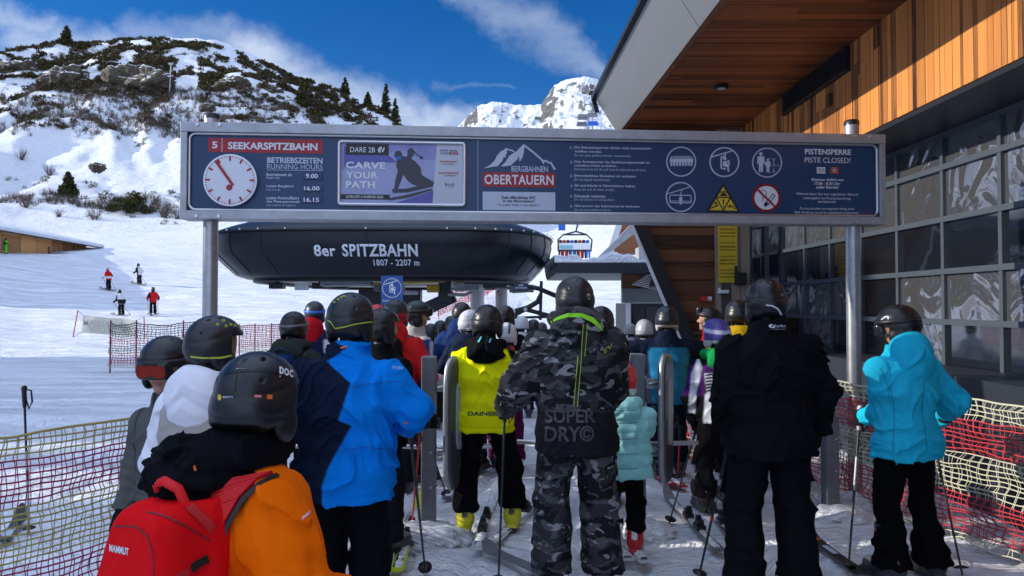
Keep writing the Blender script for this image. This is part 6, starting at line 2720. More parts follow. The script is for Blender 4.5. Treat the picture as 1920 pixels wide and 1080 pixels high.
def person(label, px, py, Y, yaw=0.0, **k):
    """px,py: photo position of the helmet top; Y distance. yaw: turn to the right in degrees (0 = back to the camera)"""
    top = P(px, py, Y)
    gz = ground_z(top.x, Y) if k.get('onslope') else 0.0
    if 'z0' in k:
        gz = k['z0']
    H = top.z - gz
    hs = 0.925 * k.get('hs', min(1.0, 0.55 + 0.45 * H / 1.75))
    s = H / 1.76
    W = k.get('W', 1.0) * (0.35 + 0.65 * s)
    D = k.get('D', 1.0) * (0.35 + 0.65 * s)
    lean = k.get('lean', 0.06)
    vox = k.get('vox') or float(np.clip(0.0021 * Y, 0.0065, 0.022))
    hc = H - 0.132 * hs
    zs = hc - 0.283 * hs                       # shoulder joint
    zhip = 0.52 * H
    zn = hc - 0.15 * hs

    def sh(z):
        return lean * max(z - zhip, 0)
    headoff = k.get('headoff', (0, 0.02))
    ry = math.radians(-yaw)
    # keep the head where the photo has it
    loc_off = rotz(np.array([headoff[0], sh(hc) + headoff[1], 0.0]), ry)
    loc = (top.x - loc_off[0], Y - loc_off[1], gz)
    col = k.get('jacket', const((0.3, 0.3, 0.3)))
    seed = k.get('seed', int(px) % 97)
    root_bodyname = 'person'

    sx = 0.175 * W
    arms = []
    for sd, key in ((-1, k.get('armL', 'pole')), (1, k.get('armR', 'pole'))):
        S_ = np.array([sd * sx, sh(zs), zs - 0.028 * s])
        if not isinstance(key, str) and key[0] == 'px':
            q = [rotz(np.array(P(a_[0], a_[1], Y + a_[2])) - np.array(loc), -ry) for a_ in key[1:]]
            arms.append((S_, q[0], q[1]))
            continue
        e_, w_ = ARMS[key] if isinstance(key, str) else key
        E_ = S_ + np.array([sd * e_[0], e_[1], e_[2]]) * (0.25 + 0.75 * s)
        W_ = S_ + np.array([sd * w_[0], w_[1], w_[2]]) * (0.25 + 0.75 * s)
        arms.append((S_, E_, W_))
    hem = k.get('hem', 0.445) * H
    # ---------------- body: one continuous skin
    st = k.get('stance', 0.11) * (0.5 + 0.5 * s)
    legs = []
    for sd in (-1, 1):
        ft = k.get('footR' if sd > 0 else 'footL', (0, 0))
        legs.append((np.array([sd * 0.095 * s, 0, 0.50 * H]), np.array([sd * st + ft[0] * .5, 0.045 * s + ft[1] * .5, 0.275 * H]), np.array([sd * st * 1.05 + ft[0], ft[1], 0.07 * H])))
    face = k.get('face', False)
    hyaw, hpitch = math.radians(-k.get('hyaw', 0)), math.radians(k.get('hpitch', 0))
    hroll = math.radians(k.get('hroll', 0))
    Mh = Matrix.Translation(Vector((headoff[0], sh(hc) + headoff[1], hc))) @ Matrix.Rotation(hyaw, 4, 'Z') @ Matrix.Rotation(hpitch, 4, 'X') @ Matrix.Rotation(hroll, 4, 'Y') @ Matrix.Scale(hs, 4)
    Mi = np.array(Mh.inverted())

    def fbody(p):
        d = loft(p - np.stack([np.zeros(len(p)), lean * np.maximum(p[:, 2] - zhip, 0), np.zeros(len(p))], 1),
                 [(0.46 * H, 0.15 * W, 0.10 * D, 0), (0.6 * H, 0.14 * W, 0.09 * D, 0), (zs - 0.1 * s, 0.165 * W, 0.10 * D, 0), (zs + 0.02, 0.14 * W, 0.08 * D, 0), (zs + 0.07 * s, 0.06 * W, 0.06 * D, 0)])
        for S_, E_, W_ in arms:
            d = smin(d, np.minimum(sd_cap(p, S_, E_, 0.046 * s, 0.04 * s), sd_cap(p, E_, W_, 0.038 * s, 0.028 * s)), 0.03)
            hd_ = W_ + (W_ - E_) / np.linalg.norm(W_ - E_) * 0.06
            d = smin(d, sd_cap(p, W_, hd_, 0.024, 0.02), 0.02)
        for a, b, c in legs:
            d = smin(d, np.minimum(sd_cap(p, a, b, 0.075 * s, 0.055 * s), sd_cap(p, b, c, 0.052 * s, 0.04 * s)), 0.04)
            d = smin(d, sd_cap(p, c, c + np.array([0, 0.11 * s, -0.035]), 0.035 * s, 0.028 * s), 0.02)
        hq = np.concatenate([p, np.ones((len(p), 1))], 1) @ Mi.T
        hq = hq[:, :3]
        hd = sd_ell(hq, (0, 0.0, 0.0), (0.088, 0.110, 0.108))
        hd = smin(hd, sd_ell(hq, (0, 0.030, -0.075), (0.060, 0.074, 0.075)), 0.03)
        if face:
            hd = smin(hd, sd_cap(hq, (0, 0.100, -0.005), (0, 0.128, -0.045), 0.010, 0.015), 0.014)
            hd = smin(hd, sd_cap(hq, (-0.016, 0.112, -0.050), (0.016, 0.112, -0.050), 0.010, 0.010), 0.010)
            for sd in (-1, 1):
                hd = smax(hd, -sd_ell(hq, (sd * 0.033, 0.116, -0.004), (0.018, 0.014, 0.011)), 0.014)
                hd = smin(hd, sd_ell(hq, (sd * 0.033, 0.097, -0.005), (0.014, 0.012, 0.011)), 0.004)
                hd = smin(hd, sd_ell(hq, (sd * 0.048, 0.075, -0.045), (0.028, 0.03, 0.028)), 0.02)
            hd = smin(hd, sd_cap(hq, (-0.018, 0.101, -0.083), (0.018, 0.101, -0.083), 0.0075, 0.0075), 0.007)
            hd = smin(hd, sd_cap(hq, (-0.014, 0.099, -0.095), (0.014, 0.099, -0.095), 0.0085, 0.0085), 0.007)
            hd = smin(hd, sd_ell(hq, (0, 0.083, -0.125), (0.026, 0.022, 0.020)), 0.02)
        hd = hd * hs
        nk = sd_cap(p, (headoff[0] * .5, sh(zs), zs + 0.02), (headoff[0], sh(zn) + headoff[1], zn + 0.02), 0.062 * hs, 0.055 * hs)
        return smin(smin(d, nk, 0.03), hd, 0.025)
    ext = 0.16 + max(max(abs(a[1][0]), abs(a[2][0])) for a in arms)
    yext = 0.26 + max([abs(a[2][1]) for a in arms] + [abs(l[2][1]) for l in legs])
    bv = 0.0065 if (face and Y < 9) else max(0.018, vox)
    me, V_ = surface(fbody, (-ext - 0.1, -yext, -0.02), (ext + 0.1, yext, H), bv, 'person')
    hq = (np.concatenate([V_, np.ones((len(V_), 1))], 1) @ Mi.T)[:, :3]
    base_ = np.array(k.get('gaiter', (0.015, 0.015, 0.018)))
    C = np.tile(base_, (len(V_), 1)).astype(float)
    inh = (hq[:, 2] > -0.155) & (np.linalg.norm(hq[:, :2], axis=1) < 0.16)
    skin = np.array(k.get('skin', (0.42, 0.22, 0.15)))
    fc = inh & (hq[:, 1] > 0.02)
    C[fc] = skin
    if face:
        for sd in (-1, 1):
            ey = inh & (((hq[:, 0] - sd * 0.033) / 0.012) ** 2 + ((hq[:, 2] + 0.005) / 0.006) ** 2 < 1) & (hq[:, 1] > 0.09)
            C[ey] = (0.55, 0.53, 0.5)
            ir = inh & (((hq[:, 0] - sd * 0.033) / 0.005) ** 2 + ((hq[:, 2] + 0.005) / 0.0055) ** 2 < 1) & (hq[:, 1] > 0.09)
            C[ir] = (0.03, 0.025, 0.02)
            br = inh & (((hq[:, 0] - sd * 0.034) / 0.022) ** 2 + ((hq[:, 2] - 0.016) / 0.005) ** 2 < 1) & (hq[:, 1] > 0.08)
            C[br] = (0.08, 0.045, 0.03)
        lp = inh & (np.abs(hq[:, 0]) < 0.024) & (np.abs(hq[:, 2] + 0.088) < 0.011) & (hq[:, 1] > 0.095)
        C[lp] = (0.36, 0.13, 0.11)
    set_col(me, C)
    body = link_mesh('person', me, [M['body']])
    body.location = loc
    body.rotation_euler = (0, 0, ry)
    MATRIX[body.name] = Matrix.Translation(Vector(loc)) @ Matrix.Rotation(ry, 4, 'Z')
    tag(body, label, 'person', k.get('group', 'people waiting in the lift queue'))

    # ---------------- trousers
    flare = k.get('flare', 1.0)
    tcol = k.get('trousers', const((0.012, 0.012, 0.015)))
    tw = k.get('TW', 1.0)

    def ftr(p):
        d = loft(p, [(0.45 * H, 0.155 * W, 0.115 * D, 0), (0.50 * H, 0.172 * W * min(1, k.get('waist', .94) + .08), 0.128 * D, -0.002), (0.55 * H, 0.150 * W * min(1, k.get('waist', .94) + .08), 0.105 * D, 0.005)])
        for a, b, c in legs:
            m_ = (b + c) / 2 + np.array([0, -0.012, 0])
            g = smin(sd_cap(p, a, b, 0.098 * s * tw, 0.082 * s * tw), sd_cap(p, b, m_, 0.082 * s * tw, 0.083 * s * tw * flare), 0.03)
            g = smin(g, sd_cap(p, m_, c, 0.083 * s * tw * flare, 0.100 * s * tw * flare), 0.03)
            d = smin(d, g, 0.035)
        d = smax(d, k.get('cuff', 0.075) * H - p[:, 2], 0.008)
        d = d - folds(p * np.array([1, 1, 0.55]), 0.015 * s, 6, 7, seed + 50)
        lowf = np.exp(-((p[:, 2] - 0.12 * H) / (0.07 * H)) ** 2)
        d = d - 0.0065 * lowf * np.sin(p[:, 2] * 60 / s + 9 * vnoise(p * 5, seed)) * (0.2 + 1.2 * vnoise(p * 7 + 3, seed + 9))
        d = d - 0.006 * np.exp(-((p[:, 2] - 0.27 * H) / (0.06 * H)) ** 2) * np.sin(p[:, 2] * 45 / s + 9 * vnoise(p * 4 + 9, seed + 7)) * (0.1 + 1.2 * vnoise(p * 6 + 5, seed + 19))
        return d
    me, V_ = surface(ftr, (-0.45 * s - abs(legs[0][2][0]) * .5, -yext, 0.05 * H), (0.45 * s + abs(legs[1][2][0]) * .5, yext, 0.6 * H), vox, 'trousers')
    set_col(me, tcol(V_))
    link_mesh('trousers', me, [k.get('tmat') or M['cloth']], body)

    # ---------------- jacket
    hood = k.get('hood', 'none')
    puff = k.get('puff', 0)
    waist = k.get('waist', 0.94)
    slv = k.get('sleeve', 1.0)
    foldamp = k.get('fold', 0.010)

    def unlean(p):
        q = p.copy()
        q[:, 1] -= lean * np.maximum(p[:, 2] - zhip, 0)
        return q

    def ftorso(p):
        q = unlean(p)
        hemw = k.get('hemw', 1.0)
        d = loft(q, [(hem, 0.215 * W * hemw, 0.150 * D, 0), (0.52 * H, 0.212 * W * (0.5 + 0.5 * hemw), 0.148 * D, 0), (0.61 * H, 0.205 * W * waist, 0.142 * D, 0), (zs - 0.16 * s, 0.222 * W, 0.155 * D, -0.005),
                     (zs - 0.04 * s, 0.208 * W, 0.142 * D, -0.006), (zs + 0.025 * s, 0.150 * W, 0.115 * D, -0.004), (zs + 0.075 * s, 0.098 * W, 0.095 * D, 0.0), (zs + 0.115 * s, 0.082 * W, 0.085 * D, 0.006)], 2.3)
        for S_, E_, W_ in arms:
            dn = (W_ - E_) / np.linalg.norm(W_ - E_)
            g = smin(sd_cap(p, S_ + np.array([0, 0, -0.012]), E_, 0.088 * s * slv, 0.074 * s * slv), sd_cap(p, E_, W_ - dn * 0.01, 0.074 * s * slv, 0.058 * s * slv), 0.03)
            g = smax(g, (p - W_) @ dn, 0.006)
            # sleeve wrinkles round the elbow
            r_ = np.linalg.norm(p - E_, axis=1)
            al = (p - E_) @ dn
            g = g - 0.007 * s * np.exp(-(r_ / (0.13 * s)) ** 2) * np.sin(al * 95 / s + 4 * vnoise(p * 8, seed + 3))
            d = smin(d, g, 0.035 * s)
        if not puff:
            d = d + 0.0035 * np.exp(-((p[:, 2] - hem - 0.035) / 0.007) ** 2)
            d = d + 0.004 * np.exp(-((np.abs(p[:, 0]) - sx * 1.02 - 0.10 * np.maximum(zs - 0.05 - p[:, 2], 0)) / 0.007) ** 2) * (p[:, 2] > zs - 0.22 * s)
        if hood == 'none':
            d = smin(d, loft(q, [(zs + 0.06 * s, 0.095 * W, 0.095 * D, 0.0), (zs + 0.145 * s, 0.083 * W, 0.083 * D, 0.006)]), 0.02)
        return d

    def fhood(p):
        q = unlean(p)
        hd_ = None
        if hood == 'down':
            hz = zs + (0.055 + k.get('hoodlift', 0.0)) * s
            hk = k.get('hoodsize', 1.0)
            hd_ = sd_ell(q, (0, -0.118 * D, hz - 0.02 * s * hk), (0.140 * W, 0.066, 0.100 * s * hk))
            ring = np.full(len(p), 9.0)
            pr = None
            for a in np.linspace(-2.5, 2.5, 9):
                c_ = np.array([math.sin(a) * 0.118 * W, -math.cos(a) * 0.108 * D, hz + 0.035 * s + 0.012 * math.cos(a)])
                if pr is not None:
                    ring = np.minimum(ring, sd_cap(q, pr, c_, 0.040, 0.040))
                pr = c_
            hd_ = smin(hd_, ring, 0.035)
            hd_ = hd_ + 0.010 * np.exp(-((q[:, 2] - hz + 0.02 * s + 0.6 * np.abs(q[:, 0])) / 0.016) ** 2)
        elif hood == 'up':      # worn hood pooling around the helmet's nape
            hz = zs + 0.06 * s
            hd_ = sd_ell(q, (0, -0.07, hz + 0.02), (0.135 * W, 0.115, 0.13 * s))
            hd_ = smin(hd_, sd_ell(q, (0, -0.125 * D, hz - 0.05 * s), (0.125 * W, 0.06, 0.10 * s)), 0.03)
            hd_ = hd_ + 0.008 * np.exp(-((q[:, 2] - hz + 0.03 * s + 0.5 * np.abs(q[:, 0])) / 0.014) ** 2)
        elif hood == 'big':     # wide turned-back black collar hood
            hz = zs + 0.055 * s
            # folded-back collar hood: a thick roll round the nape with a loose flap behind
            hd_ = sd_cap(q, (-0.10 * W, -0.09, hz + 0.035), (0.085 * W, -0.06, hz + 0.06), 0.062, 0.066)
            hd_ = smin(hd_, sd_ell(q, (-0.02, -0.15, hz + 0.01 * s), (0.145 * W, 0.10, 0.072 * s)), 0.025)
            hd_ = smin(hd_, sd_cap(q, (-0.185 * W, -0.14, hz + 0.02), (-0.06 * W, -0.17, hz + 0.085), 0.040, 0.036), 0.015)
            hd_ = smin(hd_, sd_cap(q, (0.10 * W, 0.0, hz + 0.05), (0.06 * W, 0.10, hz + 0.06), 0.055, 0.05), 0.03)
            hd_ = smin(hd_, sd_cap(q, (-0.13 * W, 0.0, hz + 0.03), (-0.08 * W, 0.10, hz + 0.05), 0.055, 0.055), 0.03)
            w = vnoise(p * 8, seed) * 0.05
            for (o_, a_, wd) in ((0.01, 0.016, 0.010), (-0.045, 0.012, 0.010), (0.055, 0.012, 0.012)):
                hd_ = hd_ + a_ * np.exp(-((q[:, 2] - hz + o_ + 0.22 * q[:, 0] + w - 0.03) / wd) ** 2)
        return hd_

    def fj(p):
        d = ftorso(p)
        hd_ = fhood(p)
        if hd_ is not None:
            d = smin(d, hd_, 0.012)
        if puff:
            ph = (p[:, 2] - hem) / (puff * s)
            d = d - 0.014 * s * (np.abs(np.sin(math.pi * ph)) ** 0.6 - 0.6)
            d = d - folds(p, 0.005, 9, 5, seed + 5)
        d = d - folds(p, foldamp * s, 6, 9, seed)
        hi_ = np.exp(-((p[:, 2] - 0.60 * H) / (0.09 * H)) ** 2)
        d = d - 0.35 * foldamp * hi_ * np.sin(p[:, 2] * 42 / s + 3.5 * vnoise(p * np.array([3, 3, 1.5]), seed + 11))
        if k.get('dome'):
            d = smin(d, k['dome'](p), 0.04)
        return d
    topz = zs + 0.27 * s
    me, V_ = surface(fj, (-ext - 0.06, -yext - 0.06, hem - 0.05), (ext + 0.06, yext, topz), vox, 'jacket')
    N_ = vnormals(me)
    hm_ = None
    if hood != 'none':
        hm_ = lambda V__: fhood(V__) < ftorso(V__) + 0.002
    ctx = dict(hmf=hm_, vox=vox, H=H, s=s, W=W, D=D, zs=zs, hem=hem, arms=arms, N=N_, top=top, Y=Y, loc=np.array(loc), ry=ry, hood=hood, sx=sx)
    C = col(V_, ctx) if col.__code__.co_argcount == 2 else col(V_)
    set_col(me, C)
    jk = link_mesh('jacket', me, [k.get('jmat') or M['cloth']], body)
    bvh = BVHTree.FromPolygons([tuple(v.co) for v in me.vertices], [tuple(p_.vertices) for p_ in me.polygons])

    # ---------------- helmet, goggles
    hm = k.get('helmet', plain_helmet(MBLK))
    hvox = 0.0055 if Y < 3.5 else (0.007 if Y < 7.5 else 0.012)
    hob = link_mesh('helmet', helmet_mesh(k.get('hkind', 'std'), hm, hvox, k.get('hmat', 'helmet')), [], body)
    hob.matrix_local = Mh
    if k.get('strap'):
        goggle_strap(body, k['strap'], k.get('strapz', 0.005), 0.12, k.get('lens', 'lens_red'), Mh, lift=k.get('lenslift', -0.02))
    # ---------------- gloves
    gl = k.get('glove', (BLK, (0.03, 0.03, 0.033)))
    grips = []
    if gl:
        gm = glove_mesh(*gl)
        for sd, (S_, E_, W_) in zip((-1, 1), arms):
            y_ = Vector(W_ - E_).normalized()
            zt_ = Vector((0, 0, 1)) if abs(y_.z) < 0.85 else Vector((0, 1, 0))
            if abs(y_.z) < 0.85:
                y_.z *= 0.5
                y_.normalize()
            x_ = y_.cross(zt_).normalized()
            z_ = x_.cross(y_).normalized()
            Rm = Matrix((x_, y_, z_)).transposed().to_4x4()
            gs = 0.65 + 0.35 * s
            # right hand: palm towards the body (-x)
            mm = Matrix.Translation(Vector(W_)) @ Rm @ (Matrix.Diagonal((gs if sd > 0 else -gs, gs, gs, 1)))
            o = link_mesh('glove', gm, [], body)
            o.matrix_local = mm
            grips.append(MATRIX[body.name] @ (mm @ Vector((-0.038, 0.098, 0.0))))
    # ---------------- boots
    bt = k.get('boot', ((0.03, 0.03, 0.035), (0.2, 0.2, 0.2)))
    if bt:
        bm_ = boot_mesh(*bt)
        for sd, l in zip((-1, 1), legs):
            o = link_mesh('ski_boot', bm_, [], body)
            toe = math.radians(k.get('toe', 0) - sd * k.get('splay', 3))
            bs = (0.35 + 0.65 * s)
            o.matrix_local = Matrix.Translation(Vector((l[2][0], l[2][1] + 0.02, 0.03))) @ Matrix.Rotation(toe, 4, 'Z') @ Matrix.Scale(bs, 4)
    box_ = ((-ext - 0.06, -yext - 0.06, hem - 0.05), (ext + 0.06, yext, topz))
    return dict(box=box_, ftorso=ftorso, body=body, jacket=jk, helmet=hob, bvh=bvh, grips=grips, ctx=ctx, Mh=Mh, loc=loc, ry=ry, legs=legs, s=s, H=H)


def decal(pr, txt, px0, py0, py1, px1, m_, Y=None, bold=0.01, off=0.004, polys=None, target='jacket', name='lettering', par_root=None, thick=0.0, smooth=0.0):
    """lettering or a printed patch laid on a garment: pixel box -> ray cast onto the cloth"""
    body = pr['body']
    Mw = MATRIX[body.name]
    Mi = Mw.inverted()
    if target == 'helmet':
        me = pr['helmet'].data
        mloc = pr['Mh']
        bvh = BVHTree.FromPolygons([tuple(mloc @ v.co) for v in me.vertices], [tuple(p_.vertices) for p_ in me.polygons])
        par = pr['helmet']
        inv_par = mloc.inverted()
    else:
        bvh, par, inv_par = pr['bvh'], pr['jacket'], Matrix.Identity(4)
    if par_root is not None:
        par, inv_par = par_root, MATRIX[par_root.name].inverted() @ Mw
    o = Mi @ Vector((0, 0, CAM_Z))
    t = MB()
    vs2, fs2 = [], []
    if txt:
        vs, fs = text_geo(txt, bold)
        sl_ = (py0[1] - py0[0] if isinstance(py0, tuple) else 0.0)
        y0 = py0[0] if isinstance(py0, tuple) else py0
        for u, v in vs:
            vs2.append((px0 + (px1 - px0) * u, py1 + (y0 - py1) * v + sl_ * u))
        fs2 += [tuple(f) for f in fs]
    for pl in polys or []:
        b0 = len(vs2)
        vs2 += list(pl)
        fs2.append(tuple(range(b0, b0 + len(pl))))
    out = []
    for (x, y) in vs2:
        d = (Mi.to_3x3() @ (P(x, y, 10.0) - Vector((0, 0, CAM_Z)))).normalized()
        hit = bvh.ray_cast(o, d)
        if hit[0] is None:
            out.append(None)
        else:
            out.append(inv_par @ (hit[0] - d * off))
    if smooth:
        rays = [(Mi.to_3x3() @ (P(x, y, 10.0) - Vector((0, 0, CAM_Z)))).normalized() for x, y in vs2]
        ts = [None if q is None else (inv_par.inverted() @ q - o).length for q in out]
        new = []
        for i, (x, y) in enumerate(vs2):
            if ts[i] is None:
                new.append(None)
                continue
            w_, a_ = 0.0, 0.0
            for j, (x2, y2) in enumerate(vs2):
                if ts[j] is not None:
                    ww = math.exp(-((x - x2) ** 2 + (y - y2) ** 2) / (2 * smooth ** 2))
                    w_ += ww
                    a_ += ww * ts[j]
            new.append(inv_par @ (o + rays[i] * (a_ / w_)))
        out = new
    good = [q for q in out if q is not None]
    if not good:
        return
    dq = Vector((sum(q.x for q in good) / len(good), sum(q.y for q in good) / len(good), sum(q.z for q in good) / len(good)))
    fs2 = [f for f in fs2 if all(out[i] is not None for i in f)]
    if not fs2:
        return
    t.add([q if q is not None else dq for q in out], fs2)
    o_ = t.build(name, m_, par, world=False)
    if thick:
        sm_ = o_.modifiers.new('thickness', 'SOLIDIFY')
        sm_.thickness = thick
        sm_.offset = -1
    return o_


# ------------------------------------------------------------------ ski poles and skis
def ski_pole(top, tip, label, shaft='pole_black', grip='black', basket='black', r=0.0085, band=None, strap=True, group='ski poles', kink=None):
    top, tip = Vector(top), Vector(tip)
    L_ = (tip - top).length
    d = (tip - top).normalized()
    root = empty('ski_pole', tip, 0, label, 'ski pole', group)
    t = MB()
    t.tube([top + d * 0.10, tip - d * 0.02], [r, r * 0.72], 10)
    sh = t.build('shaft', M[shaft] if isinstance(shaft, str) else shaft, root)
    if band:
        for (f0, f1, m_) in band:
            t = MB()
            t.tube([top + d * L_ * f0, top + d * L_ * f1], [r * 1.08] * 2, 10)
            t.build('band', m_, sh)
    t = MB()
    t.tube([top - d * 0.015, top, top + d * 0.03, top + d * 0.09, top + d * 0.14], [0.014, 0.021, 0.016, 0.0155, 0.012], 12)
    t.build('grip', M[grip], root)
    s_ = d.orthogonal().normalized()
    t = MB()
    bc = tip - d * 0.065
    t.tube([bc - d * 0.012, bc, bc + d * 0.006], [0.012, 0.044, 0.042], 14)
    t.build('basket', M[basket], root)
    t = MB()
    t.tube([tip - d * 0.05, tip], [0.006, 0.003], 8)
    t.build('tip', M['steel'], root)
    if strap:
        t = MB()
        side = Vector((1, 0, 0))
        t.tube([top + d * 0.01 + side * 0.012, top + d * 0.02 + side * 0.05, top + d * 0.10 + side * 0.055, top + d * 0.15 + side * 0.03, top + d * 0.08 + side * 0.012], 0.006, 6)
        t.build('strap', M['black'], root)
    return root


def ski(tail, tip, label, topm, base='black', w=0.085, binding=True, at=0.50, snowy=0.0, marks=(), group='skis in the queue', rise=0.10, zt=0.035, bindm='black'):
    """tail and tip on the snow"""
    tail, tip = Vector(tail), Vector(tip)
    d = (tip - tail)
    L_ = d.length
    d.normalize()
    sd = Vector((d.y, -d.x, 0)).normalized()
    root = empty('ski', (tail + tip) / 2, 0, label, 'ski', group)
    n = 36
    vs, fs, mi = [], [], []
    for i in range(n + 1):
        f = i / n
        ww = w * (0.5 - 0.17 * math.sin(math.pi * min(max((f - 0.05) / 0.85, 0), 1)))
        if f > 0.90:
            ww *= math.sqrt(max(0.0, 1 - ((f - 0.90) / 0.102) ** 2))
        if f < 0.02:
            ww *= 0.88
        z = zt + (rise * ((f - 0.86) / 0.14) ** 1.7 if f > 0.86 else 0) + (0.012 * ((0.06 - f) / 0.06) if f < 0.06 else 0)
        c = tail + d * (L_ * f)
        z += c.z
        th = 0.014 if f < .85 else 0.008
        for (sx_, zz_) in ((-1, 0), (1, 0), (1, th), (-1, th)):
            q = c + sd * (sx_ * max(ww, 0.004))
            vs.append((q.x, q.y, z + zz_))
    for i in range(n):
        for j in range(4):
            fs.append((i * 4 + j, i * 4 + (j + 1) % 4, (i + 1) * 4 + (j + 1) % 4, (i + 1) * 4 + j))
    t = MB()
    t.add(vs, fs)
    t.add(vs[:4], [(3, 2, 1, 0)])
    t.add(vs[-4:], [(0, 1, 2, 3)])
    t.build('blade', topm if not isinstance(topm, str) else M[topm], root)

    def onski(f, x, z):
        c = tail + d * (L_ * f)
        return Vector((c.x, c.y, c.z + zt + 0.0145 + z)) + sd * x
    for (f0, f1, x0, x1, m_) in marks:
        t = MB()
        t.add([onski(f0, x0, .0015), onski(f0, x1, .0015), onski(f1, x1, .0015), onski(f1, x0, .0015)], [(0, 1, 2, 3)])
        t.build('marking', m_, root)
    if binding:
        rot = Matrix((sd, d, Vector((0, 0, 1)))).transposed()
        for (f, lab, ln) in ((at - 0.095, 'heel_piece', 0.12), (at + 0.10, 'toe_piece', 0.10)):
            t = MB()
            t.box(onski(f, 0, 0.018), (0.066, ln, 0.034), rot=rot)
            t.box(onski(f, 0, 0.05), (0.050, ln * 0.6, 0.034), rot=rot)
            t.box(onski(f + (0.018 if 'heel' in lab else -0.014), 0, 0.075), (0.036, ln * 0.35, 0.03), rot=rot)
            t.build(lab, M[bindm], root, bevel=0.005)
    if snowy:
        rgs = np.random.default_rng(int(abs(tail.x) * 1000) % 997)
        m_i = 26
        vs, fs = [], []
        for i in range(m_i + 1):
            f = 0.04 + 0.82 * i / m_i
            hh = snowy * (0.35 + 0.65 * rgs.random())
            wl, wr = w * (0.22 + 0.2 * rgs.random()), w * (0.22 + 0.2 * rgs.random())
            vs += [onski(f, -wl, -0.002), onski(f, -wl * 0.5, hh), onski(f, wr * 0.5, hh * 0.9), onski(f, wr, -0.002)]
        for i in range(m_i):
            for j in range(3):
                fs.append((i * 4 + j, i * 4 + j + 1, (i + 1) * 4 + j + 1, (i + 1) * 4 + j))
        t = MB()
        t.add(vs, fs, 0, True)
        t.build('snow_cover', M['snow'], root)
    return root

# ------------------------------------------------------------------ the queue
def topx(V_, c):
    w = rotz(V_, c['ry']) + c['loc'] - np.array([0, 0, CAM_Z])
    dep = w[:, 1] * _cp + w[:, 2] * _sp
    up = -w[:, 1] * _sp + w[:, 2] * _cp
    return 960 + FPX * w[:, 0] / dep, 540 - FPX * up / dep


def panels(base, *layers):
    """base colour plus (colour, test) layers; test gets (V, ctx, px, py)"""
    def fn(V_, c):
        tot = np.zeros((len(V_), 3))
        rj = np.random.default_rng(1)
        nj = 7 if c['Y'] < 9 else 2
        for j in range(nj):
            Vj = V_ + (rj.random((1, 3)) - 0.5) * c['vox'] * 1.3
            C = np.tile(np.array(base, float), (len(V_), 1))
            x, y = topx(Vj, c)
            for col_, test in layers:
                C[test(Vj, c, x, y)] = col_
            tot += C
        return tot / nj
    return fn


def hood_zone(dz=0):
    return lambda V_, c, x, y: c['hmf'](V_)


def sleeves(side=0, frm=0.0):
    def t_(V_, c, x, y):
        r = np.zeros(len(V_), bool)
        for i, (S_, E_, W_) in enumerate(c['arms']):
            if side and (side < 0) != (i == 0):
                continue
            d1 = np.minimum(sd_cap(V_, S_, E_, 0.1 * c['s'], 0.085 * c['s']), sd_cap(V_, E_, W_, 0.085 * c['s'], 0.07 * c['s']))
            r |= (d1 < 0.012) & (np.abs(V_[:, 0]) > c['sx'] * 0.93)
        return r
    return t_


def poly(pts):
    return lambda V_, c, x, y: in_poly(x, y, pts)


def zband(a, b):
    return lambda V_, c, x, y: (V_[:, 2] > a * c['H']) & (V_[:, 2] < b * c['H'])


def strip(pa, pb, n=24):
    """quads between two pixel polylines"""
    def res(pl):
        pl = [Vector(p_) for p_ in pl]
        cum = [0]
        for i in range(1, len(pl)):
            cum.append(cum[-1] + (pl[i] - pl[i - 1]).length)
        o = []
        for k in range(n + 1):
            s_ = cum[-1] * k / n
            for i in range(1, len(pl)):
                if s_ <= cum[i] + 1e-9:
                    o.append(pl[i - 1].lerp(pl[i], (s_ - cum[i - 1]) / max(cum[i] - cum[i - 1], 1e-9)))
                    break
        return o
    A_, B__ = res(pa), res(pb)
    return [(A_[k], A_[k + 1], B__[k + 1], B__[k]) for k in range(n)]


NAVY = (0.008, 0.014, 0.035)
BLACK = (0.005, 0.0056, 0.0075)
SOFTBLK = (0.013, 0.013, 0.016)

# --- camouflage cloth
cm = mat('camouflage_fabric', (0.02, 0.02, 0.02), 0.68, spec=0.16)
nt = cm.node_tree
N, L = nt.nodes.new, nt.links.new
b = nt.nodes['Principled BSDF']
tc = N('ShaderNodeTexCoord')
prev = None
for i, (sc, st, thr, col_) in enumerate(((7.0, (1, 1, 1.6), 0.50, (0.030, 0.031, 0.034)), (9.0, (1, 1, 1.9), 0.565, (0.075, 0.076, 0.080)), (11.0, (0.9, 1, 2.1), 0.625, (0.24, 0.24, 0.245)))):
    mp = N('ShaderNodeMapping')
    mp.inputs['Scale'].default_value = st
    mp.inputs['Location'].default_value = (i * 3.7, i * 1.9, i * 5.1)
    L(tc.outputs['Object'], mp.inputs[0])
    n = N('ShaderNodeTexNoise')
    n.inputs['Scale'].default_value = sc
    n.inputs['Detail'].default_value = 2.0
    n.inputs['Roughness'].default_value = 0.45
    n.inputs['Distortion'].default_value = 0.7
    L(mp.outputs[0], n.inputs['Vector'])
    g_ = N('ShaderNodeMath')
    g_.operation = 'GREATER_THAN'
    g_.inputs[1].default_value = thr
    L(n.outputs[0], g_.inputs[0])
    mx = N('ShaderNodeMix')
    mx.data_type = 'RGBA'
    L(g_.outputs[0], mx.inputs['Factor'])
    if prev is None:
        mx.inputs['A'].default_value = (0.0085, 0.009, 0.0105, 1)
    else:
        L(prev, mx.inputs['A'])
    mx.inputs['B'].default_value = (*col_, 1)
    prev = mx.outputs['Result']
at = N('ShaderNodeAttribute')
at.attribute_name = 'col'
sp = N('ShaderNodeSeparateColor')
L(at.outputs['Color'], sp.inputs[0])
mx = N('ShaderNodeMix')
mx.data_type = 'RGBA'
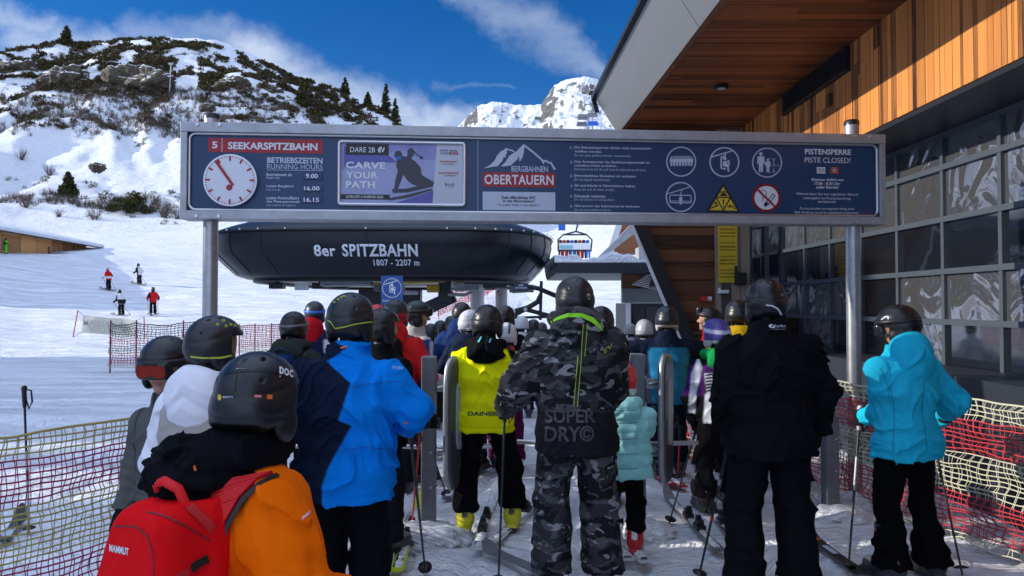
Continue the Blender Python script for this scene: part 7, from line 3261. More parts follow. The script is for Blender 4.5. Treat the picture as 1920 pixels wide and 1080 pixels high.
L(sp.outputs[0], mx.inputs['Factor'])
L(prev, mx.inputs['A'])
mx.inputs['B'].default_value = (0.0085, 0.009, 0.0115, 1)
L(mx.outputs['Result'], b.inputs['Base Color'])
nb_ = N('ShaderNodeTexNoise')
nb_.inputs['Scale'].default_value = 240
bp = N('ShaderNodeBump')
bp.inputs['Strength'].default_value = 0.3
bp.inputs['Distance'].default_value = 0.002
L(nb_.outputs[0], bp.inputs['Height'])
L(bp.outputs[0], b.inputs['Normal'])
M['camo'] = cm
crease(cm)
neon = mat('neon_green_print', (0.25, 0.72, 0.01), 0.55)
lime = mat('lime_print', (0.45, 0.58, 0.06), 0.55)
M['dk_print'] = mat('raised_dark_print', (0.050, 0.050, 0.054), 0.38)


def ring_decal(pr, target='helmet'):
    return None


PEOPLE = {}
# 1 -- orange jacket, red backpack
p1 = person('person in orange jacket and black turned-back hood wearing a big red backpack', 484, 657, 2.12, 33, W=0.93, D=1.08, lean=0.10, headoff=(0.035, 0.02), hood='big', seed=5, hkind='poc',
            jacket=panels((0.95, 0.155, 0.001), (BLACK, hood_zone())),
            helmet=plain_helmet((0.010, 0.011, 0.014), (0.007, 0.0075, 0.009)), hyaw=-22, hpitch=-4, face=True, skin=(0.42, 0.24, 0.17), armL=((0.05, 0.02, -0.27), (0.0, 0.2, -0.30)), armR=((0.15, -0.02, -0.27), (0.10, 0.18, -0.34)), hem=0.46, sleeve=1.3, fold=0.019,
            vox=0.0062, hs=1.0, gaiter=(0.012, 0.012, 0.014))
PEOPLE[1] = p1
decal(p1, "poc", 524, (686, 694), 706, 550, M['sign_white'], bold=0.025, target='helmet', off=0.002)
decal(p1, "POCITO & SPIN", 443, 690.3, 692.3, 479, M['sign_white'], bold=0.0, target='helmet', off=0.0015)
decal(p1, None, 0, 0, 0, 0, M['sign_yellow'], polys=[circ(411.5, 745, 3.6, 16, 6)], target='helmet', off=0.002, name='sticker')
decal(p1, None, 0, 0, 0, 0, M['red'], polys=[[(476, 739.5), (491, 740.5), (491, 746), (476, 745)]], target='helmet', off=0.002, name='sticker')
decal(p1, "RECCO", 478, 740.8, 744.6, 489.5, M['sign_white'], target='helmet', off=0.003)
decal(p1, None, 0, 0, 0, 0, M['orange'], polys=[[(500.5, 740), (511, 740), (511, 748.5), (500.5, 748)]], target='helmet', off=0.002, name='sticker')
decal(p1, "MIPS", 418, 742.5, 746.5, 437, M['sign_pale'], target='helmet', off=0.002)
for xs in (441, 471):
    decal(p1, None, 0, 0, 0, 0, M['pole_black'], polys=strip([(xs, 700), (xs + (xs - 456) * 0.25, 735)], [(xs + 2.5, 700), (xs + 2.5 + (xs - 456) * 0.25, 735)], 10), target='helmet', off=0.003, name='strap_guide')
decal(p1, None, 0, 0, 0, 0, M['lift_black'], polys=strip([(408, 700), (450, 691), (500, 690), (556, 712)], [(408, 704), (450, 697), (500, 696), (556, 716)], 24), target='helmet', off=0.002, name='slot')
decal(p1, "MAMMUT", 567, (968, 955), 975, 583, M['sign_white'], bold=0.02)
decal(p1, None, 0, 0, 0, 0, M['orange'], polys=[[(362, 874), (366, 872), (369, 882), (364, 883)]], name='cord_end')


# backpack generic
def backpack(pr, label, main, dark, size=(0.155, 0.10, 0.235), cz=-0.24, dx=0.0, big=False, seedb=3, logo=None, straps=True):
    c = pr['ctx']
    D_, s_, zs_ = c['D'], c['s'], c['zs']
    by = -0.155 * D_ - size[1] * 0.80
    lean = 0.07
    cc = np.array([dx, by + (0.02 if big else 0.01), zs_ + cz * s_])
    Mw = MATRIX[pr['body'].name]
    base_w = Mw @ Vector((cc[0], cc[1], cc[2] - size[2]))
    root = empty('backpack', base_w, pr['ry'], label, 'backpack', None)
    off = np.array([cc[0], cc[1], cc[2] - size[2]])

    def f(p):
        q = p + off
        tap = 1 - (0.42 if big else 0.28) * np.clip((q[:, 2] - cc[2]) / size[2], -0.3, 1)
        qq = np.stack([(q[:, 0] - cc[0]) / tap, q[:, 1] - cc[1] - 0.35 * np.maximum(q[:, 2] - cc[2], 0) * (0.6 if big else 0.3), q[:, 2] - cc[2]], 1)
        d = sd_box(qq, (0, 0, 0), size, 0.06)
        # front pocket
        d2 = sd_box(qq, (0, -size[1] * 0.75, -size[2] * 0.34), (size[0] * 0.78, size[1] * 0.55, size[2] * 0.56), 0.05)
        d = smin(d, d2, 0.012)
        # zip seams
        zline = qq[:, 2] - size[2] * (0.33 if big else 0.5) - 0.25 * np.abs(qq[:, 0]) * 0 + 0.9 * qq[:, 0] ** 2
        d = d + 0.007 * np.exp(-(zline / 0.007) ** 2)
        r2 = np.sqrt((qq[:, 0] / (size[0] * 0.62)) ** 2 + ((qq[:, 2] + size[2] * 0.34) / (size[2] * 0.46)) ** 2)
        d = d + 0.006 * np.exp(-((r2 - 1) / 0.035) ** 2) * (qq[:, 1] < -size[1] * 0.6)
        return d - folds(p, 0.007, 7, 8, seedb)
    vx = 0.0065 if big else 0.012
    me, V_ = surface(f, np.array([-size[0] - 0.08, -size[1] - 0.16, -0.08]), np.array([size[0] + 0.08, size[1] + 0.12, size[2] * 2 + 0.1]), vx, 'pack_body')
    set_col(me, np.tile(np.array(main), (len(V_), 1)))
    body = link_mesh('pack_body', me, [M['cloth']], root)
    MATRIX[root.name] = Matrix.Translation(base_w) @ Matrix.Rotation(pr['ry'], 4, 'Z')
    bvh = BVHTree.FromPolygons([tuple(v.co) for v in me.vertices], [tuple(p_.vertices) for p_ in me.polygons])
    if straps:
        for sd in (-1, 1):
            vs, fs, edge = [], [], [[], []]
            rows_ = []
            wv = 0.052 if big else 0.032
            for k in range(22):
                f_ = k / 21
                yy_ = -0.17 * D_ + 0.36 * D_ * f_
                row = []
                for j in range(5):
                    xx = sd * (0.125 * c['W'] + 0.012) + (j - 2) / 2 * wv
                    zg = np.linspace(zs_ + 0.2, zs_ - 0.45, 160)
                    dd = pr['ftorso'](np.stack([np.full(160, xx), np.full(160, yy_ + 0.03), zg], 1))
                    hit = np.nonzero(dd < 0)[0]
                    if len(hit) == 0:
                        break
                    row.append(Vector((xx, yy_ + 0.03, zg[hit[0]] + 0.012)) - Vector(off))
                if len(row) == 5:
                    rows_.append(row)
            for r_ in rows_:
                vs += r_
            for i in range(len(rows_) - 1):
                for j in range(4):
                    fs.append((i * 5 + j, i * 5 + j + 1, (i + 1) * 5 + j + 1, (i + 1) * 5 + j))
            t = MB()
            t.add(vs, fs, 0, True)
            o = t.build('shoulder_strap', dark if not big else main_mat(main), root, world=False)
            sm = o.modifiers.new('thickness', 'SOLIDIFY')
            sm.thickness = 0.016
            if big:
                t = MB()
                for j in (0, 4):
                    t.tube([r_[j] + Vector((0, 0, -0.004)) for r_ in rows_], 0.011, 8)
                t.build('piping', dark, o, world=False)
    t = MB()
    zt_ = size[2] * 2
    t.tube([Vector((-0.05, 0.05, zt_ - 0.015)), Vector((-0.045, 0.03, zt_ + 0.035)), Vector((0.0, 0.02, zt_ + 0.05)), Vector((0.045, 0.03, zt_ + 0.035)), Vector((0.05, 0.05, zt_ - 0.015))], 0.013 if big else 0.009, 8)
    t.build('grab_loop', main_mat(main), root, world=False)
    return dict(root=root, bvh=bvh, body=body, off=off)


_mm = {}


def main_mat(c):
    if c not in _mm:
        _mm[c] = mat('strap_webbing', c, 0.7, bump=0.3, bscale=200)
    return _mm[c]


def pack_decal(pk, txt, x0, y0, y1, x1, m_, polys=None, name='lettering', off=0.004, bold=0.02):
    fake = dict(body=pk['root'], bvh=pk['bvh'], jacket=pk['body'])
    return decal(fake, txt, x0, y0, y1, x1, m_, bold=bold, off=off, polys=polys, name=name)


bp1 = backpack(p1, 'big red ski backpack with white lettering on the orange jacket', (0.78, 0.007, 0.011), M['black'], (0.172, 0.11, 0.28), -0.30, 0.035, True, 3, straps=False)
tm_, _tv = surface(p1['ftorso'], p1['box'][0], p1['box'][1], 0.014, 'torso')
p1t = dict(p1)
p1t['bvh'] = BVHTree.FromPolygons([tuple(v.co) for v in tm_.vertices], [tuple(p_.vertices) for p_ in tm_.polygons])
bpy.data.meshes.remove(tm_)
sa = [(540, 862), (522, 884), (484, 902), (450, 935), (424, 980), (410, 1030), (405, 1100)]
sb = [(440, 880), (410, 915), (385, 960), (366, 1010), (356, 1050), (350, 1100), (350, 1110)]
decal(p1t, None, 0, 0, 0, 0, main_mat((0.66, 0.008, 0.012)), polys=strip(sa, sb, 30), name='shoulder_strap', smooth=16.0, off=0.026, par_root=bp1['root'], thick=0.014)
decal(p1t, None, 0, 0, 0, 0, M['black'], polys=strip(sa, [(x + 7, y + 5) for x, y in sa], 36), name='piping', smooth=14.0, off=0.030, par_root=bp1['root'], thick=0.016)
decal(p1t, '5', 508, 882, 890, 514, M['sign_white'], bold=0.0, off=0.027, par_root=bp1['root'])
pack_decal(bp1, "MAMMUT", 205, (1020, 1028), 1034, 241, M['sign_white'], bold=0.03)
for path, w in (([(276, 958), (310, 965), (350, 985), (395, 1012)], 3.0), ([(215, 985), (255, 985), (278, 1005), (287, 1040), (287, 1080)], 3.5)):
    pa = [(x, y) for x, y in path]
    pb = [(x - 0.6 * w, y + w) for x, y in path]
    pack_decal(bp1, None, 0, 0, 0, 0, mat('dark_red_zip', (0.20, 0.008, 0.012), 0.6), polys=strip(pa, pb, 20), name='zip', off=0.003)
pack_decal(bp1, None, 0, 0, 0, 0, main_mat((0.50, 0.010, 0.014)), polys=strip([(352, 935), (380, 960), (405, 985)], [(342, 948), (368, 972), (395, 1000)], 14), name='webbing', off=0.005)
pack_decal(bp1, None, 0, 0, 0, 0, M['black'], polys=strip([(356, 1060), (372, 1048), (388, 1040)], [(362, 1075), (378, 1062), (394, 1054)], 10), name='buckle', off=0.012)
pack_decal(bp1, None, 0, 0, 0, 0, main_mat((0.50, 0.010, 0.014)), polys=strip([(330, 1078), (352, 1064)], [(334, 1088), (358, 1076)], 6), name='webbing', off=0.006)

# 2 -- white and beige jacket
p2 = person('person in white and beige jacket with a black helmet edged in lime', 403, 590, 3.3, 14, W=1.0, hood='down', hoodsize=1.45, seed=8,
            jacket=panels((0.40, 0.37, 0.335), ((0.82, 0.83, 0.88), hood_zone(-0.115)), ((0.82, 0.83, 0.88), lambda V_, c, x, y: sleeves(0)(V_, c, x, y) & ((x < 338 - (y - 740) * 0.16) | (x > 470)))),
            helmet=plain_helmet((0.016, 0.017, 0.020)), hyaw=28, armL=('px', (300, 865, 0.0), (325, 925, 0.16)), armR='front', hem=0.47, glove=((0.03, 0.03, 0.035), (0.05, 0.05, 0.055)), trousers=const((0.02, 0.02, 0.022)), sleeve=1.12, fold=0.008)
PEOPLE[2] = p2
decal(p2, None, 0, 0, 0, 0, lime, polys=strip([(357, 667), (380, 670), (415, 669), (438, 664), (452, 645)], [(357, 670.5), (380, 673), (415, 672.5), (440, 667), (455, 645)], 26), target='helmet', off=0.003, name='edge_line')
for (x, y) in ((408, 608), (419, 601), (424, 611), (433, 608), (441, 610)):
    decal(p2, None, 0, 0, 0, 0, lime, polys=strip([(x - 2.5, y - 2), (x + 2.5, y - 2), (x + 2.5, y + 2), (x - 2.5, y + 2), (x - 2.5, y - 2)], [(x - 1.4, y - 1), (x + 1.4, y - 1), (x + 1.4, y + 1), (x - 1.4, y + 1), (x - 1.4, y - 1)], 12), target='helmet', off=0.002, name='marking')

# 3 -- boy in grey with goggles looking back
p3 = person('boy in grey jacket and black helmet with red mirrored goggles looking back', 312, 628, 3.7, -163, hs=1.06, W=0.92, hood='none', face=True, seed=12, skin=(0.46, 0.24, 0.17),
            jacket=panels((0.105, 0.105, 0.100), ((0.02, 0.02, 0.022), lambda V_, c, x, y: (np.abs(V_[:, 0] - 0.02) < 0.009) & (V_[:, 1] > 0)), ((0.02, 0.02, 0.022), lambda V_, c, x, y: (np.abs(np.abs(V_[:, 0]) - 0.14) < 0.006) & (V_[:, 1] > 0))),
            helmet=plain_helmet((0.014, 0.015, 0.018)), hyaw=-12, hpitch=-10, strap=[M['black']], lens='lens_red', strapz=0.004, lenslift=-0.004, armL='down', armR=((0.08, -0.02, -0.28), (0.10, 0.06, -0.50)), hem=0.46, glove=((0.012, 0.012, 0.014), (0.02, 0.02, 0.02)))
PEOPLE[3] = p3
decal(p3, "ALPINA", 333, (681, 668), 681, 358, M['sign_white'], bold=0.03, target='helmet', off=0.003)

# 4 -- blue and navy jacket
blue_poly = [(632, 560), (630, 642), (650, 653), (612.8, 678), (657.5, 718.8), (634, 788.8), (659.4, 798.5), (639, 835), (616, 876), (604, 911), (603, 990), (900, 990), (900, 560)]
p4 = person('tall man in bright blue jacket with navy left side and black helmet', 658, 547, 3.6, 6, W=1.11, D=1.05, hood='none', seed=17,
            jacket=panels(NAVY, ((0.002, 0.215, 0.74), poly(blue_poly))), helmet=plain_helmet((0.017, 0.018, 0.020)), hyaw=6,
            armL=('px', (584, 800, -0.02), (606, 815, 0.22)), armR=('px', (776, 770, -0.05), (765, 790, 0.22)), hem=0.435, hemw=1.02, vox=0.0065, sleeve=1.14, trousers=const((0.005, 0.0055, 0.0075)), waist=1.0, fold=0.016, TW=1.12)
PEOPLE[4] = p4
decal(p4, None, 0, 0, 0, 0, lime, polys=strip([(614, 600), (620, 602), (628, 615), (645, 612), (665, 607), (690, 603), (702, 602)], [(614, 602), (619, 604), (628, 617.5), (645, 614.5), (665, 609), (690, 605.5), (702, 604.5)], 26), target='helmet', off=0.003, name='edge_line')
for (x, y) in ((627, 566), (634, 561), (640, 557), (645, 555)):
    decal(p4, None, 0, 0, 0, 0, lime, polys=strip([(x - 2, y - 1.5), (x + 2, y - 1.5), (x + 2, y + 1.5), (x - 2, y + 1.5), (x - 2, y - 1.5)], [(x - 1, y - .6), (x + 1, y - .6), (x + 1, y + .6), (x - 1, y + .6), (x - 1, y - .6)], 12), target='helmet', off=0.002, name='marking')
decal(p4, "SPYDER", 735, (686, 688), 691, 755, M['sign_pale'], bold=0.0)
decal(p4, None, 0, 0, 0, 0, M['sign_black'], polys=strip([(648, 636), (672, 634), (698, 634)], [(648, 638.5), (672, 636.6), (698, 636)], 16), name='seam')
decal(p4, None, 0, 0, 0, 0, M['orange'], polys=strip([(638, 651), (645, 649), (651, 648)], [(640, 654), (646, 652), (651, 650.5)], 8) + strip([(757, 792), (764, 791)], [(757, 795.5), (764, 794.5)], 4) + strip([(752, 828), (757, 815)], [(754.5, 829), (760, 815)], 6), name='accent')

seam_b = mat('blue_seam', (0.003, 0.10, 0.42), 0.7)
for pth in ([(659, 726), (690, 719), (725, 715), (752, 714)], [(634, 845), (680, 838), (740, 842)]):
    decal(p4, None, 0, 0, 0, 0, seam_b, polys=strip(pth, [(x, y + 1.5) for x, y in pth], 24), name='seam', off=0.003)
# 5 -- yellow jacket
p5 = person('skier in lime yellow jacket with black striped hood and black trousers', 914, 570, 5.45, 4, W=1.0, hood='down', seed=21,
            jacket=panels((0.76, 0.78, 0.004), (BLACK, hood_zone(-0.12)), (BLACK, poly([(940, 618), (962, 632), (973, 690), (966, 686), (955, 668), (947, 645)]))),
            helmet=plain_helmet((0.011, 0.012, 0.014)), hyaw=4, armL=('px', (866, 722, -0.02), (880, 765, 0.18)), armR=('px', (962, 715, -0.02), (953, 762, 0.12)), hem=0.452, sleeve=1.1, trousers=const((0.004, 0.004, 0.0055)),
            footL=(0.0, 0.0), footR=(0.03, 0.10), stance=0.15, cuff=0.11, boot=((0.62, 0.56, 0.02), (0.03, 0.03, 0.03)), fold=0.013, vox=0.0085, strap=[M['black']], strapz=0.0)
PEOPLE[5] = p5
cy = mat('cyan_piping', (0.12, 0.62, 0.68), 0.5)
for pth in ([(904, 611), (901, 622), (900, 633), (895, 641)], [(933, 618), (926, 627), (919, 634), (916, 642)]):
    decal(p5, None, 0, 0, 0, 0, cy, polys=strip(pth, [(x + 3, y + .4) for x, y in pth], 14), name='piping', off=0.005)
decal(p5, "DAINESE", 877, 771.5, 779.5, 938, M['sign_black'], bold=0.035)
decal(p5, None, 0, 0, 0, 0, cy, polys=strip([(957, 680), (970, 686)], [(957, 682), (970, 688)], 6), name='piping', off=0.004)

# 6 -- camouflage
p6 = person('tall man in grey and black camouflage ski suit with a neon green collar band', 1077, 517, 4.4, -3, W=1.09, D=1.05, hood='down', hoodlift=0.04, hoodsize=1.3, seed=24, jmat=M['camo'], tmat=M['camo'],
            jacket=lambda V_, c: np.where(((V_[:, 2] < c['hem'] + 0.235) & (np.abs(V_[:, 0]) < 0.235) & ~sleeves(0)(V_, c, None, None))[:, None], np.array([1.0, 0, 0]), np.array([0.0, 0, 0])),
            trousers=const((0.0, 0.0, 0.0)), helmet=plain_helmet((0.016, 0.016, 0.018)), hyaw=-8, armL=('px', (972, 728, -0.04), (947, 765, 0.16)), armR=('px', (1144, 728, -0.02), (1130, 762, 0.2)), hem=0.445, sleeve=1.28, stance=0.14, TW=1.15, flare=1.06, vox=0.0085,
            fold=0.012, waist=0.98)
PEOPLE[6] = p6
decal(p6, None, 0, 0, 0, 0, neon, polys=strip([(1032, 603), (1045, 594), (1065, 587), (1090, 587), (1110, 594), (1122, 604), (1130, 618)], [(1032, 606), (1045, 600), (1065, 594.5), (1090, 595), (1108, 603), (1120, 612), (1129, 621)], 34), name='collar_band', off=0.004)
for (xa, xb, ya, yb) in ((1093, 1089, 607, 668), (1101, 1096, 607, 668), (1083, 1075, 668, 762), (1090, 1082, 668, 762)):
    decal(p6, None, 0, 0, 0, 0, lime, polys=strip([(xa, ya), (xb, yb)], [(xa + 1.2, ya), (xb + 1.2, yb)], 26), name='piping', off=0.004)
for (xa, xb, ya, yb, w) in ((1094.5, 1090.5, 607, 668, 6), (1084.5, 1076.5, 668, 762, 5.2)):
    decal(p6, None, 0, 0, 0, 0, M['sign_black'], polys=strip([(xa, ya), (xb, yb)], [(xa + w, ya), (xb + w, yb)], 26), name='zip_cover', off=0.003)
decal(p6, "SUPER", 1022, 767, 793, 1117, M['dk_print'], bold=0.02, off=0.006)
decal(p6, "DRY©", 1021, 798, 828, 1114, M['dk_print'], bold=0.02, off=0.006)
decal(p6, "EV", 1133, (655, 643), 664, 1148, lime, bold=0.0)
decal(p6, "CAN", 1099, 552, 556, 1107, M['sign_pale'], bold=0.0, target='helmet')

# 7 -- child in mint
p7 = person('child in mint green quilted jacket, red and teal helmet, black trousers and red boots', 1166, 677, 5.0, 6, W=1.02, D=1.1, hood='down', puff=0.105, seed=27, hs=0.88,
            jacket=const((0.32, 0.70, 0.66)), helmet=panels((0, 0, 0)) if False else plain_helmet((0.62, 0.025, 0.03), (0.62, 0.62, 0.62)), hyaw=18, armL='down', armR=('px', (1208, 800, 0.02), (1200, 826, 0.12)), hem=0.41, hemw=1.08, waist=1.04, sleeve=1.2,
            trousers=const((0.004, 0.004, 0.0055)), cuff=0.135, boot=((0.52, 0.015, 0.02), (0.7, 0.7, 0.7)), stance=0.095, fold=0.006, glove=((0.6, 0.6, 0.6), (0.6, 0.05, 0.05)), vox=0.0082, splay=10, skin=(0.5, 0.28, 0.2), face=True)
PEOPLE[7] = p7
decal(p7, None, 0, 0, 0, 0, mat('teal_print', (0.05, 0.38, 0.45), 0.4), polys=strip([(1160, 686), (1170, 685), (1182, 690)], [(1160, 679), (1172, 679), (1182, 685)], 10), target='helmet', name='marking', off=0.002)

seam_m = mat('mint_quilt_seam', (0.10, 0.28, 0.28), 0.7)
for yq in (768, 792, 822, 850, 878):
    decal(p7, None, 0, 0, 0, 0, seam_m, polys=strip([(1128, yq - 1), (1160, yq + 1), (1196, yq)], [(1128, yq + .4), (1160, yq + 2.4), (1196, yq + 1.4)], 20), name='seam', off=0.002)
# 8 -- black jacket
p8 = person('broad man all in black with black helmet and small white lettering between the shoulders', 1436, 521, 4.25, 2, W=1.09, D=1.08, hood='none', seed=30, jacket=const((0.006, 0.0064, 0.0082)),
            helmet=plain_helmet((0.010, 0.010, 0.012)), hyaw=4, armL=('px', (1366, 735, -0.04), (1360, 806, 0.06)), armR=('px', (1541, 732, -0.04), (1532, 804, 0.08)), hem=0.452, trousers=const((0.0055, 0.006, 0.008)), sleeve=1.16, stance=0.14, TW=1.14, vox=0.0085, fold=0.018,
            strap=[M['black']], strapz=0.0)
PEOPLE[8] = p8
decal(p8, "hydas", 1453, 608, 615, 1473, M['sign_pale'], bold=0.01)
decal(p8, "wintersport", 1444, 616, 618.6, 1473, M['sign_pale'], bold=0.0)
decal(p8, None, 0, 0, 0, 0, M['sign_white'], polys=[[(1441, 610), (1446, 607.5), (1452, 609.5), (1454, 613), (1450, 615.5), (1443, 614)]], name='emblem')
decal(p8, None, 0, 0, 0, 0, M['sign_white'], polys=strip([(1436, 571), (1448, 572), (1460, 578), (1468, 592)], [(1436, 573), (1447, 574.5), (1458, 580.5), (1465, 594)], 14), target='helmet', off=0.004, name='liner_edge')

# 9 -- turquoise woman
p9 = person('woman in turquoise hooded jacket and black flared trousers beside the steel sign post', 1683, 570, 4.5, -14, hs=0.93, W=0.93, D=0.98, hood='up', seed=33, jacket=const((0.018, 0.47, 0.66)),
            helmet=plain_helmet((0.009, 0.010, 0.012)), hyaw=-34, hpitch=-12, armL=('px', (1664, 768, -0.06), (1622, 782, 0.14)), armR=('px', (1790, 752, 0.02), (1762, 782, 0.24)), hem=0.452, waist=0.80, hemw=1.06, flare=1.16, stance=0.115, TW=0.86, sleeve=1.05,
            trousers=const((0.003, 0.003, 0.004)), vox=0.0082, fold=0.015, footR=(0.05, 0.0), strap=[M['black']], strapz=0.01)
PEOPLE[9] = p9
rp = [(1666, 600), (1660, 606), (1654, 608), (1650, 606), (1651, 600), (1657, 594), (1663, 592), (1667, 594)]
pr_in = [(1664, 599.5), (1659, 604.5), (1655, 606), (1652.5, 604.5), (1653.5, 600.5), (1658, 596), (1662, 594.3), (1664.6, 596)]
decal(p9, None, 0, 0, 0, 0, M['sign_white'], polys=strip(rp + [rp[0]], pr_in + [pr_in[0]], 30), target='helmet', off=0.004, name='emblem')

seam_t = mat('turquoise_seam', (0.008, 0.20, 0.30), 0.7)
for pth in ([(1668, 720), (1676, 770), (1674, 845)], [(1732, 715), (1728, 770), (1738, 842)], [(1650, 690), (1664, 722), (1668, 760)]):
    decal(p9, None, 0, 0, 0, 0, seam_t, polys=strip(pth, [(x + 1.5, y) for x, y in pth], 24), name='seam', off=0.003)
# 10 -- purple, white and green
p10 = person('young skier in purple, white and black jacket with green hood and purple helmet', 1343, 596, 6.0, -6, W=0.96, hood='down', seed=36,
             jacket=panels(BLACK, ((0.07, 0.015, 0.12), lambda V_, c, x, y: (y > 685) & (y < 742)), ((0.01, 0.30, 0.07), hood_zone(-0.13)), ((0.72, 0.73, 0.78), poly([(1290, 775), (1296, 700), (1309, 670), (1317, 690), (1306, 735), (1303, 775)])),
                           ((0.72, 0.73, 0.78), poly([(1318, 800), (1322, 740), (1345, 725), (1370, 720), (1395, 800)])), ((0.72, 0.73, 0.78), poly([(1321, 700), (1347, 700), (1347, 738), (1325, 738)]))),
             helmet=lambda p_: np.where((p_[:, 2] < -0.07)[:, None], np.array([0.42, 0.42, 0.40]), np.where((np.abs(p_[:, 2] - 0.02 - 0.12 * p_[:, 1]) < 0.018)[:, None], np.array([0.55, 0.55, 0.70]), np.array([0.085, 0.06, 0.28]))),
             hyaw=-14, armL=('px', (1296, 745, -0.02), (1300, 790, 0.14)), armR='pole', hem=0.47, trousers=const((0.008, 0.008, 0.010)), boot=((0.02, 0.02, 0.024), (0.35, 0.35, 0.35)), splay=2, vox=0.010, footL=(-0.02, 0.0), footR=(0.03, 0.12), cuff=0.095)
PEOPLE[10] = p10
for k in range(6):
    yq = 702 + k * 6
    decal(p10, None, 0, 0, 0, 0, M['sign_black'], polys=strip([(1322, yq + 1), (1332, yq - 1.5), (1346, yq + 1)], [(1322, yq + 2.6), (1332, yq + 1), (1346, yq + 2.8)], 8), name='stripe', off=0.004)

# 11.. the people farther on
p11 = person('person in mustard yellow jacket half hidden behind the man all in black', 1383, 561, 6.9, 10, hood='down', seed=39, jacket=const((0.55, 0.33, 0.01)), helmet=plain_helmet((0.012, 0.013, 0.016)))
p12 = person('person in red jacket with blue goggles pushed up on a black helmet, looking left', 1330, 575, 7.7, -62, face=True, seed=42, jacket=panels((0.30, 0.008, 0.012)), helmet=plain_helmet((0.012, 0.012, 0.016)), strap=[M['black']], lens='lens_blue', strapz=0.03, lenslift=0.062, hpitch=4)
p13 = person('man in navy jacket with teal blue back panel standing with elbows out', 1250, 573, 7.3, 4, W=1.08, seed=45, armL=('px', (1184, 655, 0.0), (1222, 700, 0.18)), armR=('px', (1312, 655, 0.0), (1272, 700, 0.1)), hem=0.43, hemw=0.9, sleeve=1.15,
             jacket=panels(NAVY, ((0.016, 0.16, 0.32), lambda V_, c, x, y: (np.abs(V_[:, 0]) < 0.19 + 0.1 * (V_[:, 2] - c['zs'] + 0.15)) & (V_[:, 2] < c['zs'] - 0.03) & ~sleeves(0)(V_, c, x, y))),
             helmet=lambda p_: np.where((p_[:, 2] < -0.075)[:, None], np.array([0.45, 0.45, 0.45]), np.array([0.012, 0.016, 0.024])), trousers=const((0.008, 0.012, 0.024)), cuff=0.10)
p14 = person('man in black jacket with red collar just right of the camouflage jacket', 1127, 573, 6.3, 10, seed=48, jacket=panels(BLACK, ((0.28, 0.008, 0.015), lambda V_, c, x, y: (V_[:, 2] > c['zs'] + 0.09))), helmet=plain_helmet((0.014, 0.015, 0.02)))
p15 = person('person in dark olive hooded jacket with a blue rucksack', 551, 583, 6.3, 10, hood='down', seed=51, W=1.05, strap=[M['gate_grey']], strapz=0.0, jacket=const((0.030, 0.038, 0.033)), helmet=plain_helmet((0.012, 0.012, 0.014)))
backpack(p15, 'dark blue rucksack on the olive hooded jacket', (0.010, 0.030, 0.11), M['black'], (0.15, 0.09, 0.22), -0.22, seedb=6)
p16 = person('person in navy and white jacket with a red hood and blue goggle strap', 590, 564, 8.4, 8, hood='up', seed=54, W=1.05, jacket=panels((0.010, 0.016, 0.06), ((0.42, 0.010, 0.016), hood_zone(-0.08)), ((0.55, 0.55, 0.6), lambda V_, c, x, y: sleeves(0)(V_, c, x, y) & (V_[:, 2] < c['zs'] - 0.05) & (V_[:, 2] > c['zs'] - 0.2))),
             helmet=plain_helmet((0.014, 0.016, 0.022)), strap=[M['blue']], hyaw=-30)
p17 = person('person in bright red jacket and red banded helmet carrying a black rucksack', 742, 560, 6.6, 8, hood='up', seed=57, jacket=const((0.62, 0.020, 0.022)), W=1.02,
             helmet=lambda p_: np.where(((p_[:, 2] < -0.01) & (p_[:, 2] > -0.085))[:, None], np.array([0.36, 0.008, 0.014]), np.array([0.020, 0.028, 0.026])), armR=((0.15, -0.04, -0.27), (0.12, 0.2, -0.36)))
bp17 = backpack(p17, 'black rucksack with small white lettering on the bright red jacket', (0.012, 0.012, 0.014), M['black'], (0.15, 0.10, 0.24), -0.20, seedb=9)
pack_decal(bp17, "MAMMUT", 764, 655, 658.6, 781, M['sign_white'], bold=0.01)
decal(p17, "OBERT", 744, 600, 620, 752, M['sign_black'], bold=0.01)
p18 = person('person with plain black helmet half hidden right behind the blue jacket', 716, 577, 5.0, 25, seed=60, jacket=const(BLACK), helmet=plain_helmet((0.010, 0.010, 0.012)), hyaw=18, face=True, skin=(0.45, 0.26, 0.19))
p19 = person('man in profile with orange mirrored goggles up on a dark green helmet', 783, 563, 7.0, 50, face=True, seed=63, jacket=panels((0.030, 0.060, 0.20), ((0.50, 0.48, 0.45), lambda V_, c, x, y: (V_[:, 2] > c['zs'] + 0.02)), ((0.5, 0.5, 0.55), lambda V_, c, x, y: (x > 806) & (y > 640))), helmet=plain_helmet((0.012, 0.020, 0.018)),
             strap=[M['black']], lens='lens_orange', strapz=0.015, lenslift=0.03, hpitch=-8, hyaw=24, skin=(0.42, 0.25, 0.18))
p20 = person('tall person in dark blue hooded jacket left of the yellow jacket', 866, 566, 8.6, 4, hood='up', seed=66, strap=[M['black']], W=1.12, D=1.1, jacket=const((0.014, 0.035, 0.125)), helmet=plain_helmet((0.012, 0.012, 0.014)))
p21 = person('person in dark navy jacket with a white helmet left of the yellow jacket', 882, 580, 7.4, 20, hood='down', seed=69, jacket=const((0.010, 0.018, 0.045)), helmet=plain_helmet((0.62, 0.64, 0.68), (0.5, 0.5, 0.5)), hyaw=20)
